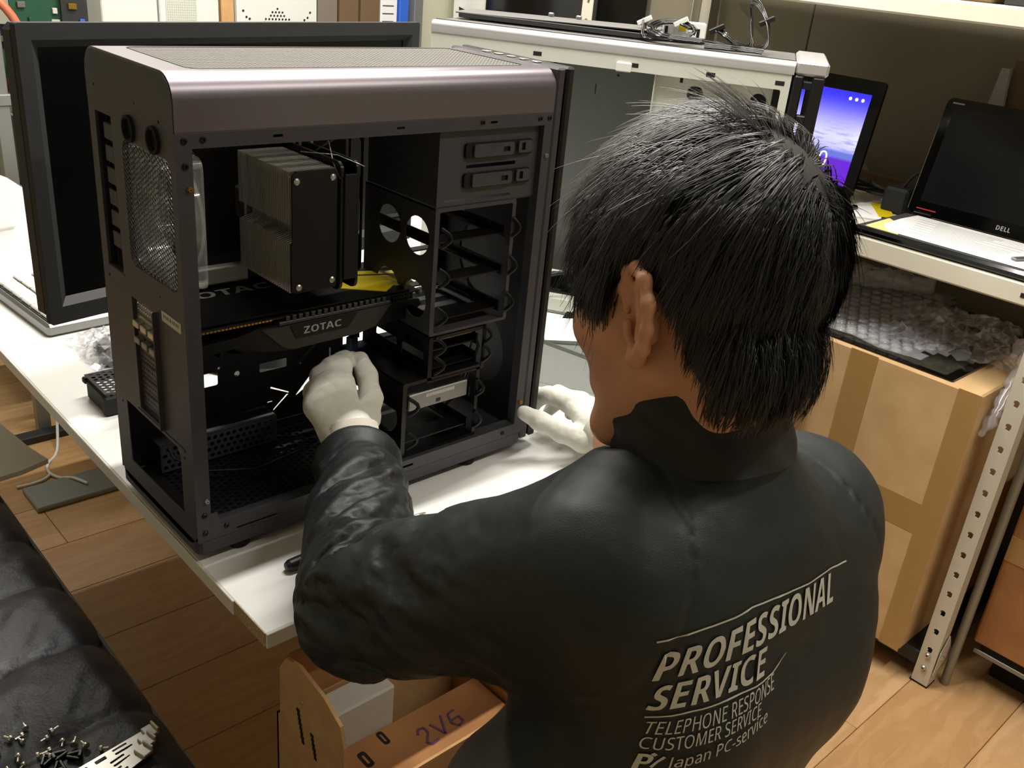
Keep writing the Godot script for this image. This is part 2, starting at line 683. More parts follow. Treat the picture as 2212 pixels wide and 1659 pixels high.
func cam_env_lights() -> void:
	var cam := Camera3D.new()
	cam.name = "camera"
	add_child(cam)
	cam.fov = 44.33
	cam.near = 0.05
	cam.transform = Transform3D(Basis.from_euler(Vector3(-0.4338, -0.7791, 0.0992)), Vector3(-0.3976, 0.6910 + Y0, 0.9052))
	cam.current = true
	var we := WorldEnvironment.new()
	we.name = "environment"
	var e := Environment.new()
	e.background_mode = Environment.BG_COLOR
	e.background_color = Color(0.02, 0.02, 0.02)
	e.tonemap_mode = Environment.TONE_MAPPER_LINEAR
	e.tonemap_exposure = 1.18
	e.sdfgi_enabled = true
	e.ssao_enabled = true
	e.ssil_enabled = true
	we.environment = e
	add_child(we)
	# ceiling tubes: [centre x, centre z, energy, words]
	for d in LAMPS:
		tube_lamp(d[0], d[1], d[2], d[3])


const CEIL := 1.80
const LAMPS := [
	[0.80, -0.10, 3.2, "directly over the open dark computer case"],
	[0.80, -0.95, 2.6, "over the far half of the white worktop"],
	[1.00, 1.10, 1.3, "behind the technician near the white rack"],
	[0.62, -2.38, 2.0, "in front of the back rack's left end"],
]


func tube_lamp(x: float, z: float, energy: float, where: String) -> void:
	var c := Vector3(x, CEIL, z)
	var t := thing("fluorescent_lamp", "white ceiling fluorescent fitting " + where, "lamp", c, 0.0, "ceiling fluorescent fittings")
	var mb := MB.new()
	mb.box(Vector3(0, -0.02, 0), Vector3(1.28, 0.04, 0.09), 0.006)
	own("housing", mb, M.white_plastic, t)
	for s in [-1, 1]:
		mb = MB.new()
		mb.box(Vector3(s * 0.615, -0.052, 0), Vector3(0.03, 0.05, 0.05), 0.005)
		own("lamp_holder", mb, M.white_plastic, t)
	mb = MB.new()
	mb.tube([Vector3(-0.6, -0.06, 0), Vector3(0.6, -0.06, 0)], 0.015, 14)
	own("tube", mb, M.tube_glow, t)
	var l := AreaLight3D.new()
	l.name = "tube_light"
	l.area_size = Vector2(1.2, 0.035)
	l.light_color = Color(1.0, 0.98, 0.945)
	l.light_energy = energy
	l.area_range = 8.0
	l.area_attenuation = 2.0
	l.shadow_enabled = true
	t.add_child(l)
	l.position = Vector3(0, -0.08, 0)
	l.rotation = Vector3(-PI / 2, 0, 0)


# ------------------------------------------------------------------ the room
func make_room() -> void:
	var mb := MB.new()
	mb.bb(Vector3(-2.2, -0.738 - 0.12, -2.9), Vector3(2.6, -0.738 - 0.02, 2.4))
	var fl := struct("floor", mb, M.hole_dark)
	var row := 0
	var z := 0.3745 - 0.195 * 16
	while z < 2.3:
		var x := -2.15 - rng.randf() * 1.2
		while x < 2.5:
			var L := rng.randf_range(1.5, 2.1)
			if row == 16 or row == 17:
				L = 2.4
			var a := maxf(x, -2.15)
			var b := minf(x + L, 2.52)
			if b - a > 0.05:
				var p := MB.new()
				var t := 0.0006
				p.box(Vector3((a + b) / 2, -0.738 - 0.01, z + 0.0975), Vector3(b - a - t * 2, 0.02, 0.195 - t * 2), 0.0012)
				var o := Vector2(rng.randf(), rng.randf())
				for k in p.v.size():
					p.uv[k] = Vector2(p.v[k].x / 1.6 + o.x, (p.v[k].z - z) / 0.4 + o.y)
				part("plank", p, M["wood_%d" % rng.randi_range(0, 3)], fl)
			x += L
		z += 0.195
		row += 1
	mb = MB.new()
	mb.bb(Vector3(-2.3, -0.80, -3.02), Vector3(2.7, CEIL + 0.1, -2.90))
	struct("wall_back", mb, M.wall_paint)
	mb = MB.new()
	mb.bb(Vector3(2.55, -0.80, -2.92), Vector3(2.67, CEIL + 0.1, 2.42))
	struct("wall_right", mb, M.wall_paint)
	mb = MB.new()
	mb.bb(Vector3(-2.32, -0.80, -2.92), Vector3(-2.2, CEIL + 0.1, 2.42))
	struct("wall_left", mb, M.wall_paint)
	mb = MB.new()
	mb.bb(Vector3(-2.3, -0.80, 2.40), Vector3(2.7, CEIL + 0.1, 2.52))
	struct("wall_front", mb, M.wall_paint)
	mb = MB.new()
	mb.bb(Vector3(-2.3, CEIL, -3.0), Vector3(2.7, CEIL + 0.1, 2.5))
	struct("ceiling", mb, M.white_plastic)


# ------------------------------------------------------------------ white worktop
const TT := -0.018         # height of the worktop surface

func make_table() -> void:
	var at := Vector3(0.72, -0.738, -0.6)
	var t := thing("work_table", "long white laminate worktop with a bare chipboard patch at its near corner", "table", at)
	var mb := MB.new()
	mb.bb(Vector3(0.003, TT - 0.020, -1.38), Vector3(1.06, TT, 0.154), 0.0008)
	part("tabletop", mb, M.table_white, t)
	mb = MB.new()
	mb.bb(Vector3(0.0, TT - 0.0205, -1.38), Vector3(0.003, TT - 0.0003, 0.083), 0.0008)
	part("edge_band", mb, M.band, t)
	mb = MB.new()
	mb.bb(Vector3(0.0022, TT - 0.0195, 0.084), Vector3(0.0034, TT - 0.0008, 0.1535))
	part("bare_edge", mb, M.chipboard, t, "bare brown chipboard edge where the white band has come off")
	mb = MB.new()
	mb.bb(Vector3(0.003, TT - 0.0205, 0.154), Vector3(1.06, TT - 0.0003, 0.157), 0.0008)
	part("edge_band", mb, M.band, t)
	mb = MB.new()
	mb.bar(Vector3(0.08, TT - 0.04, -1.30), Vector3(0.08, TT - 0.04, 0.08), 0.03, 0.04)
	mb.bar(Vector3(1.0, TT - 0.04, -1.30), Vector3(1.0, TT - 0.04, 0.08), 0.03, 0.04)
	mb.bar(Vector3(0.08, TT - 0.04, -1.24), Vector3(1.0, TT - 0.04, -1.24), 0.03, 0.04)
	part("frame", mb, M.steel_grey, t)
	for q in [[0.45, -1.24], [1.0, -1.24], [1.0, -0.05], [0.62, -0.40]]:
		mb = MB.new()
		mb.bb(Vector3(q[0] - 0.02, -0.738, q[1] - 0.02), Vector3(q[0] + 0.02, TT - 0.02, q[1] + 0.02), 0.002)
		part("leg", mb, M.steel_grey, t)
	mb = MB.new()
	mb.bb(Vector3(0.60, -0.738, -1.3), Vector3(0.64, -0.70, -0.38), 0.002)
	part("foot_rail", mb, M.steel_grey, t)
	# the smaller table beside it that carries the silver case
	t = thing("side_table", "shorter white table joined to the worktop's right end under the silver case", "table", Vector3(1.22, -0.738, -0.65))
	mb = MB.new()
	mb.bb(Vector3(1.062, TT - 0.020, -1.20), Vector3(1.395, TT, -0.03), 0.0008)
	part("tabletop", mb, M.table_white, t)
	for q in [[1.10, -1.15], [1.36, -1.15], [1.10, -0.09], [1.36, -0.09]]:
		mb = MB.new()
		mb.bb(Vector3(q[0] - 0.02, -0.738, q[1] - 0.02), Vector3(q[0] + 0.02, TT - 0.02, q[1] + 0.02), 0.002)
		part("leg", mb, M.steel_grey, t)


func make_materials_lamp() -> void:
	var tg: StandardMaterial3D = M.tube_glow
	tg.emission_enabled = true
	tg.emission = Color(1.0, 0.965, 0.90)
	tg.emission_energy_multiplier = 6.0


# ------------------------------------------------------------------ the open tower case in the middle
const XF_YZ := Transform3D(Basis(Vector3(0, 0, 1), Vector3(0, 1, 0), Vector3(-1, 0, 0)), Vector3.ZERO)   # loops (z, y), thickness towards -x

func yz(x: float) -> Transform3D:
	return Transform3D(XF_YZ.basis, Vector3(x, 0, 0))


func xy(z: float) -> Transform3D:
	return Transform3D(Basis.IDENTITY, Vector3(0, 0, z))


func xz(y: float) -> Transform3D:   # loops (x, z), thickness downwards
	return Transform3D(Basis(Vector3(1, 0, 0), Vector3(0, 0, 1), Vector3(0, -1, 0)), Vector3(0, y, 0))


func screw(p: Vector3, dir: Vector3, r: float, m: Material, t: Node3D, proud := 0.0016) -> void:
	var mb := MB.new()
	var y := dir.normalized()
	var x := y.cross(Vector3.UP if absf(y.y) < 0.9 else Vector3.RIGHT).normalized()
	mb.lathe([Vector2(r, -0.0005), Vector2(r, proud * 0.5), Vector2(r * 0.75, proud), Vector2(r * 0.45, proud), Vector2(r * 0.35, proud * 0.35), Vector2(0, proud * 0.35)], Transform3D(Basis(x, y, x.cross(y)), p), 12)
	part("screw", mb, m, t)


func make_case() -> void:
	var W := -0.224
	var t := thing("computer_case", "open dark grey tower computer case with its side panel off, being repaired on the worktop", "computer case", Vector3(0.26, TT, -0.11))
	# --- metal top shell, bent down over both sides
	var mb := MB.new()
	var prof := []      # (z, y, nz, ny)
	var r := 0.026
	var H := 0.551
	prof.append([0.0, 0.495, 1.0, 0.0])
	for k in 11:
		var a := PI / 2 * k / 10.0
		prof.append([-r + r * cos(a), H - r + r * sin(a), cos(a), sin(a)])
	for k in 11:
		var a := PI / 2 + PI / 2 * k / 10.0
		prof.append([W + r + r * cos(a), H - r + r * sin(a), cos(a), sin(a)])
	prof.append([W, 0.495, -1.0, 0.0])
	for k in prof.size() - 1:
		if k == 11:
			continue      # the flat top is the plate with the vent opening below
		var A = prof[k]
		var B = prof[k + 1]
		var na := Vector3(0, A[3], A[2])
		var nb := Vector3(0, B[3], B[2])
		var a0 := Vector3(0.001, A[1], A[0])
		var b0 := Vector3(0.001, B[1], B[0])
		var s := Vector3(0.5225, 0, 0)
		mb.tri(a0, a0 + s, b0 + s, na, na, nb)
		mb.tri(a0, b0 + s, b0, na, nb, nb)
		mb.tri(a0 - na * 0.0018, a0 + s - na * 0.0018, b0 + s - nb * 0.0018, -na, -na, -nb)
		mb.tri(a0 - na * 0.0018, b0 + s - nb * 0.0018, b0 - nb * 0.0018, -na, -nb, -nb)
		for e in [Vector3.ZERO, s]:
			mb.quad(a0 + e, b0 + e, b0 + e - nb * 0.0018, a0 + e - na * 0.0018, Vector3(-1 if e == Vector3.ZERO else 1, 0, 0))
	for zz in [0.0, W]:
		mb.bb(Vector3(0.001, 0.4945, minf(zz, zz - signf(zz + 0.1) * 0.0018)), Vector3(0.5235, 0.4955, maxf(zz, zz - signf(zz + 0.1) * 0.0018)))
	var shell := part("top_shell", mb, M.case_alu, t)
	mb = MB.new()
	mb.plate([rect(0.001, W + r, 0.5235, -r), rrect(0.034, -0.192, 0.492, -0.032, 0.012)], 0.0018, xz(H))
	part("top_plate", mb, M.case_alu, shell)
	mb = MB.new()
	for k in 78:
		var xk := 0.0365 + k * 0.00585
		mb.bb(Vector3(xk, H - 0.0012, -0.1915), Vector3(xk + 0.0029, H - 0.0004, -0.0325))
	for k in 27:
		var zk := -0.1905 + k * 0.00585
		mb.bb(Vector3(0.0345, H - 0.0016, zk), Vector3(0.4915, H - 0.0002, zk + 0.0029))
	part("top_mesh_panel", mb, M.case_top, shell)
	mb = MB.new()
	mb.plate([rrect(0.0325, -0.1935, 0.4935, -0.0305, 0.013), rrect(0.034, -0.192, 0.492, -0.032, 0.012)], 0.001, xz(H + 0.0003))
	part("panel_gap", mb, M.hole_dark, shell)
	# --- back panel
	mb = MB.new()
	var mesh_hole := rrect(-0.133, 0.323, -0.012, 0.465, 0.012)
	var psu := [Vector2(-0.186, 0.039), Vector2(-0.033, 0.039), Vector2(-0.033, 0.118), Vector2(-0.042, 0.127), Vector2(-0.186, 0.127)]
	var slots := rect(-0.142, 0.135, -0.076, 0.281)
	mb.plate([rrect(W + 0.001, 0.004, -0.001, 0.549, 0.025), rect(-0.204, 0.303, -0.159, 0.483), mesh_hole, psu, slots,
		circ(-0.108, 0.479, 0.0125, 18), circ(-0.047, 0.480, 0.0125, 18), circ(-0.092, 0.508, 0.0018, 8), circ(-0.034, 0.500, 0.0022, 8), circ(-0.20, 0.511, 0.0018, 8), circ(-0.06, 0.305, 0.0022, 8), circ(-0.205, 0.288, 0.0022, 8),
		circ(-0.20, 0.12, 0.002, 8), circ(-0.023, 0.12, 0.002, 8)], 0.0012, yz(0.0012))
	# folded edges round the openings
	for lp in [[rrect(-0.1345, 0.3215, -0.0105, 0.4665, 0.013), mesh_hole], [rect(-0.206, 0.301, -0.157, 0.485), rect(-0.204, 0.303, -0.159, 0.483)], [rect(-0.144, 0.133, -0.074, 0.283), slots]]:
		mb.plate(lp, 0.003, yz(0.004))
	mb.bb(Vector3(-0.006, 0.134, -0.0735), Vector3(0.002, 0.284, -0.0715), 0.0006)
	mb.bb(Vector3(-0.001, 0.1275, -0.150), Vector3(0.012, 0.1325, -0.02), 0.0005)
	mb.bb(Vector3(-0.0008, 0.300, -0.206), Vector3(0.008, 0.3022, -0.157), 0.0004)
	var back := part("back_panel", mb, M.case_steel, t)
	# fan grille of crossed wires
	mb = MB.new()
	var z0 := -0.1325
	var z1 := -0.0125
	var y0 := 0.3235
	var y1 := 0.4645
	for sgn in [-1.0, 1.0]:
		for k in range(-36, 70):
			var cst := k * 0.0056
			# line y - y0 = sgn * 0.62 * (z - z0) + cst
			var pts := []
			for s in 25:
				var z := lerpf(z0, z1, s / 24.0)
				var y: float = y0 + sgn * 0.62 * (z - z0) + cst
				if y > y0 and y < y1:
					pts.append(Vector3(0.0006 + (0.0003 if sgn > 0 else -0.0003), y, z))
			if pts.size() > 1:
				mb.bar(pts[0], pts[-1], 0.0007, 0.0009, Vector3(1, 0, 0))
	tag(part("fan_grille", mb, M.grille_wire, back), "", "", "", "stuff")
	for zc in [-0.108, -0.047]:
		mb = MB.new()
		mb.lathe([Vector2(0.0125, -0.004), Vector2(0.0145, -0.003), Vector2(0.0145, 0.0035), Vector2(0.0115, 0.004), Vector2(0.0105, 0.001), Vector2(0.0105, -0.004)], Transform3D(Basis(Vector3(0, 1, 0), Vector3(-1, 0, 0), Vector3(0, 0, 1)), Vector3(0, 0.4795, zc)), 22)
		for k in 8:
			var a := TAU * k / 8
			mb.bar(Vector3(0.0012, 0.4795 + cos(a) * 0.0118, zc + sin(a) * 0.0118), Vector3(0.0035, 0.4795 + cos(a) * 0.001, zc + sin(a) * 0.001), 0.0080, 0.0008, Vector3(1, 0, 0))
		part("rubber_grommet", mb, M.rubber, back)
	# expansion slot covers
	for k in 7:
		var yk := 0.271 - k * 0.0206
		mb = MB.new()
		if k == 1 or k == 2:
			mb.bb(Vector3(0.004, yk - 0.0088, -0.1415), Vector3(0.0055, yk + 0.0088, -0.0765), 0.0004)
			for q in 3:
				mb.bb(Vector3(-0.004, yk - 0.004, -0.136 + q * 0.021), Vector3(0.004, yk + 0.004, -0.121 + q * 0.021), 0.001)
			part("port_bracket", mb, M.bright_metal if k == 1 else M.dull_metal, back)
		else:
			var lp := [rect(-0.1415, yk - 0.0088, -0.0765, yk + 0.0088)]
			for q in 11:
				for w in 2:
					lp.append(circ(-0.1365 + q * 0.0054, yk - 0.0035 + w * 0.007, 0.0018, 6))
			mb.plate(lp, 0.001, yz(0.0055))
			mb.bb(Vector3(0.0035, yk - 0.0096, -0.1415), Vector3(0.0055, yk - 0.0088, -0.0765))
			part("slot_cover", mb, M.dull_metal if k == 0 else M.case_steel, back)
		screw(Vector3(0.003, yk, -0.0725), Vector3(-1, 0, 0), 0.0032, M.cap_dark, back, 0.003)
	mb = MB.new()
	mb.bb(Vector3(-0.0006, 0.2795, -0.058), Vector3(0.0002, 0.2915, -0.010))
	var stk := part("serial_sticker", mb, M.print_light, t, "small white barcode sticker")
	mb = MB.new()
	for k in 26:
		var zz := -0.054 + k * 0.0016
		if (k * 7) % 5 > 1:
			mb.bb(Vector3(-0.0008, 0.2845, zz), Vector3(-0.0006, 0.2885, zz + 0.0007))
	part("bar_code", mb, M.charcoal, stk)
	# --- near side frame round the opening, and the same on the far side
	for zz in [0.0, W + 0.001]:
		mb = MB.new()
		var near: bool = zz == 0.0
		var open := [Vector2(0.017, 0.049), Vector2(0.026, 0.049), Vector2(0.030, 0.031), Vector2(0.510, 0.031), Vector2(0.510, 0.480), Vector2(0.017, 0.480)]
		mb.plate([rect(0.0, 0.013, 0.5235, 0.4945), open, rrect(0.108, 0.4855, 0.120, 0.4885, 0.0014, 3), rrect(0.268, 0.4855, 0.280, 0.4885, 0.0014, 3), rrect(0.413, 0.4855, 0.425, 0.4885, 0.0014, 3), rrect(0.300, 0.020, 0.318, 0.0235, 0.0014, 3), rrect(0.05, 0.0165, 0.106, 0.0188, 0.001, 3)], 0.001, xy(zz - 0.001 if near else zz))
		# inward folds
		var s := -1.0 if near else 1.0
		for e in [[Vector3(0.017, 0.03, zz), Vector3(0.018, 0.48, zz + s * 0.014)], [Vector3(0.509, 0.03, zz), Vector3(0.510, 0.48, zz + s * 0.016)], [Vector3(0.017, 0.479, zz), Vector3(0.510, 0.480, zz + s * 0.014)]]:
			mb.bb(Vector3(e[0].x, e[0].y, minf(e[0].z, e[1].z)), Vector3(e[1].x, e[1].y, maxf(e[0].z, e[1].z)))
		# sloping inner lip of the bottom rail
		mb.quad_auto(Vector3(0.03, 0.031, zz), Vector3(0.51, 0.031, zz), Vector3(0.51, 0.029, zz + s * 0.022), Vector3(0.03, 0.029, zz + s * 0.022), Vector3(0.2, -1, 0))
		part("side_frame", mb, M.case_steel, t)
	for p in [[0.013, 0.069, 1], [0.010, 0.049, 0], [0.010, 0.0245, 0], [0.037, 0.026, 0], [0.010, 0.462, 0], [0.013, 0.439, 2], [0.5165, 0.439, 1], [0.5165, 0.067, 2], [0.486, 0.022, 0], [0.40, 0.4875, 0], [0.517, 0.488, 0], [0.030, 0.4875, 0], [0.5, 0.488, 0], [0.010, 0.487, 0]]:
		screw(Vector3(p[0], p[1], 0.0), Vector3(0, 0, 1), 0.0036 if p[2] == 0 else 0.0030, [M.cap_dark, M.bright_metal, M.brass][p[2]], t, 0.0018 if p[2] == 0 else 0.004)
	# --- bottom: floor pan with its perforated area, skirt and rubber feet
	mb = MB.new()
	var lp := [rect(0.002, W + 0.003, 0.522, -0.003)]
	for i in 24:
		for j in 17:
			lp.append(circ(0.034 + i * 0.0092, W + 0.03 + j * 0.0098 + (i % 2) * 0.0049, 0.0034, 6))
	mb.plate(lp, 0.001, xz(0.014))
	var pan := part("floor_pan", mb, M.case_inner, t)
	mb = MB.new()
	mb.bb(Vector3(0.004, 0.0045, W + 0.012), Vector3(0.52, 0.0055, -0.012))
	part("dust_filter", mb, M.soft_black, pan)
	mb = MB.new()
	mb.plate([rrect(0.0, W, 0.528, 0.0, 0.010), rrect(0.006, W + 0.006, 0.522, -0.006, 0.006)], 0.017, xz(0.0125))
	part("plinth", mb, M.case_steel, t)
	for p in [[0.06, -0.03], [0.06, -0.194], [0.43, -0.03], [0.43, -0.194]]:
		mb = MB.new()
		mb.lathe([Vector2(0.0, TT), Vector2(0.013, TT), Vector2(0.015, TT + 0.003), Vector2(0.015, -0.004)], Transform3D(Basis.IDENTITY, Vector3(p[0], 0, p[1] + 0.012 * signf(p[1] + 0.1))), 18)
		part("rubber_foot", mb, M.rubber, t)
	# --- front
	mb = MB.new()
	mb.bb(Vector3(0.5245, 0.0, W - 0.001), Vector3(0.5385, 0.5515, 0.001), 0.0025)
	var fr := part("front_bezel", mb, M.case_steel, t)
	mb = MB.new()
	mb.bb(Vector3(0.5385, 0.01, W + 0.006), Vector3(0.5425, 0.545, -0.006), 0.001)
	part("bezel_groove", mb, M.soft_black, fr)
	mb = MB.new()
	mb.bb(Vector3(0.5425, 0.0, W - 0.001), Vector3(0.556, 0.5525, 0.001), 0.003)
	part("front_door", mb, M.black_plastic, fr)
	for k in 5:
		mb = MB.new()
		mb.bb(Vector3(0.528, 0.5515, -0.16 + k * 0.026), Vector3(0.538, 0.5535, -0.149 + k * 0.026), 0.0008)
		part("front_port", mb, M.bright_metal, fr)
	mb = MB.new()
	mb.plate([rect(W + 0.003, 0.014, -0.003, 0.494), circ(-0.112, 0.12, 0.06, 24), circ(-0.112, 0.26, 0.06, 24)], 0.001, yz(0.5230))
	part("front_plate", mb, M.case_inner, t)
	make_tray(t)
	make_cages(t)
	make_cooler(t)
	make_gpu(t)


func make_tray(t: Node3D) -> void:
	var z := -0.2025
	var mb := MB.new()
	mb.plate([rect(0.003, 0.016, 0.332, 0.492), rrect(0.103, 0.1085, 0.131, 0.1285, 0.003, 3), circ(0.1595, 0.1185, 0.0042, 10), rrect(0.194, 0.112, 0.237, 0.1255, 0.0015, 2), rrect(0.2575, 0.111, 0.2605, 0.121, 0.001, 2), rrect(0.308, 0.111, 0.311, 0.126, 0.001, 2), circ(0.133, 0.133, 0.002, 8),
		[Vector2(0.211, 0.0855), Vector2(0.240, 0.0705), Vector2(0.240, 0.0685), Vector2(0.210, 0.083)], [Vector2(0.2405, 0.067), Vector2(0.2395, 0.0665), Vector2(0.216, 0.047), Vector2(0.214, 0.0455), Vector2(0.2145, 0.0485), Vector2(0.236, 0.0675)],
		[Vector2(0.205, 0.0625), Vector2(0.213, 0.0625), Vector2(0.213, 0.0612), Vector2(0.205, 0.061)],
		[Vector2(0.252, 0.061), Vector2(0.252, 0.063), Vector2(0.275, 0.088), Vector2(0.275, 0.074)], rrect(0.255, 0.40, 0.270, 0.46, 0.006), rrect(0.255, 0.27, 0.272, 0.33, 0.006),
		rrect(0.296, 0.478, 0.304, 0.4845, 0.001, 2), rrect(0.308, 0.4785, 0.311, 0.484, 0.001, 2)], 0.001, xy(z - 0.001))
	var tray := part("motherboard_tray", mb, M.case_inner, t)
	mb = MB.new()
	var lp := [rect(0.03, 0.018, 0.20, 0.058)]
	for i in 17:
		for j in 4:
			lp.append(circ(0.036 + i * 0.0094 + (j % 2) * 0.0047, 0.024 + j * 0.0088, 0.0033, 6))
	mb.plate(lp, 0.001, xy(-0.168))
	mb.bb(Vector3(0.03, 0.0575, -0.2025), Vector3(0.20, 0.0585, -0.167))
	part("cable_shield", mb, M.case_steel, tray)
	mb = MB.new()
	mb.tube([Vector3(0.035, 0.068, -0.16), Vector3(0.04, 0.046, -0.150), Vector3(0.07, 0.032, -0.12), Vector3(0.13, 0.026, -0.10), Vector3(0.20, 0.028, -0.11)], 0.0016, 6)
	part("loose_wire", mb, M.black_plastic, tray)
	# --- the main board
	mb = MB.new()
	mb.bb(Vector3(0.008, 0.180, -0.1955), Vector3(0.252, 0.484, -0.1938))
	var pc := part("motherboard", mb, M.pcb, t)
	mb = MB.new()
	mb.bb(Vector3(0.010, 0.325, -0.1938), Vector3(0.034, 0.474, -0.164), 0.002)
	part("port_block", mb, M.cap_dark, pc)
	for k in 6:
		mb = MB.new()
		mb.bb(Vector3(0.0035, 0.328 + k * 0.025, -0.192), Vector3(0.012, 0.347 + k * 0.025, -0.168 + (k % 2) * 0.004), 0.001)
		part("port", mb, M.cap_dark, pc)
	mb = MB.new()
	for k in 9:
		mb.bb(Vector3(0.048 + k * 0.0042, 0.345, -0.1938), Vector3(0.0505 + k * 0.0042, 0.46, -0.166), 0.0004)
	part("heatsink", mb, M.cap_dark, pc)
	mb = MB.new()
	for k in 10:
		mb.lathe([Vector2(0.0036, 0), Vector2(0.0036, 0.008), Vector2(0.003, 0.0085), Vector2(0, 0.0085)], Transform3D(Basis(Vector3(1, 0, 0), Vector3(0, 0, 1), Vector3(0, -1, 0)), Vector3(0.092 + (k % 2) * 0.011, 0.345 + k * 0.012, -0.1938)), 10)
	part("capacitors", mb, M.copper, pc)
	mb = MB.new()
	for k in 5:
		mb.bb(Vector3(0.075 + (k % 3) * 0.006, 0.395 + k * 0.014, -0.1938), Vector3(0.081 + (k % 3) * 0.006, 0.4 + k * 0.014, -0.178), 0.0008)
	part("jumper_plugs", mb, M.print_light, pc)
	mb = MB.new()
	mb.bb(Vector3(0.06, 0.262, -0.1938), Vector3(0.17, 0.285, -0.18), 0.002)
	part("chip_heatsink", mb, M.fin_metal, pc)
	for k in 4:
		mb = MB.new()
		mb.bb(Vector3(0.222 + k * 0.0085, 0.335, -0.1938), Vector3(0.2265 + k * 0.0085, 0.474, -0.158), 0.001)
		part("memory_stick", mb, M.cap_dark, pc)
		mb = MB.new()
		for q in 10:
			mb.bb(Vector3(0.222 + k * 0.0085, 0.342 + q * 0.0135, -0.158), Vector3(0.2265 + k * 0.0085, 0.350 + q * 0.0135, -0.1555), 0.0004)
		part("heat_spreader_comb", mb, M.fin_metal, pc)
	for k in 3:
		mb = MB.new()
		mb.bb(Vector3(0.045, 0.192 + k * 0.0205, -0.1938), Vector3(0.135, 0.1985 + k * 0.0205, -0.183), 0.0008)
		part("expansion_socket", mb, M.cap_dark, pc)
	mb = MB.new()
	for k in 7:
		mb.bb(Vector3(0.15 + k * 0.011, 0.186, -0.1938), Vector3(0.158 + k * 0.011, 0.191, -0.184), 0.0006)
	part("pin_headers", mb, M.cap_dark, pc)
	# --- rear fan of clear plastic behind the grille
	mb = MB.new()
	mb.plate([rrect(-0.133, 0.323, -0.010, 0.466, 0.012), circ(-0.0715, 0.3945, 0.0585, 36)], 0.0030, yz(0.0095))
	mb.plate([rrect(-0.133, 0.323, -0.010, 0.466, 0.012), circ(-0.0715, 0.3945, 0.0585, 36)], 0.0030, yz(0.0335))
	mb.lathe([Vector2(0.0585, 0.0), Vector2(0.0585, 0.025), Vector2(0.0605, 0.025), Vector2(0.0605, 0.0)], Transform3D(Basis(Vector3(0, 1, 0), Vector3(1, 0, 0), Vector3(0, 0, -1)), Vector3(0.0085, 0.3945, -0.0715)), 36)
	for q in [[-0.127, 0.330], [-0.016, 0.330], [-0.127, 0.459], [-0.016, 0.459]]:
		mb.tube([Vector3(0.0065, q[1], q[0]), Vector3(0.0335, q[1], q[0])], 0.0045, 10)
	var fan := part("rear_fan", mb, M.glass_clear, t, "clear plastic rear fan")
	mb = MB.new()
	for k in 9:
		var a := TAU * k / 9
		for s in 8:
			var ra := 0.018 + s * 0.0049
			var rb := ra + 0.0049
			var p := func(rr: float, da: float, dx: float) -> Vector3:
				var an := a + da + rr * 4.0
				return Vector3(0.020 + dx, 0.3945 + cos(an) * rr, -0.0715 + sin(an) * rr)
			mb.quad_auto(p.call(ra, 0.0, -0.007), p.call(rb, 0.0, -0.007), p.call(rb, 0.42, 0.008), p.call(ra, 0.42, 0.008), Vector3(1, 0.3945, -0.0715))
	part("fan_blade", mb, M.glass_clear, fan)
	mb = MB.new()
	mb.lathe([Vector2(0, 0), Vector2(0.018, 0.0), Vector2(0.020, 0.002), Vector2(0.020, 0.02), Vector2(0, 0.02)], Transform3D(Basis(Vector3(0, 1, 0), Vector3(1, 0, 0), Vector3(0, 0, -1)), Vector3(0.010, 0.3945, -0.0715)), 24)
	part("fan_hub", mb, M.glass_clear, fan)


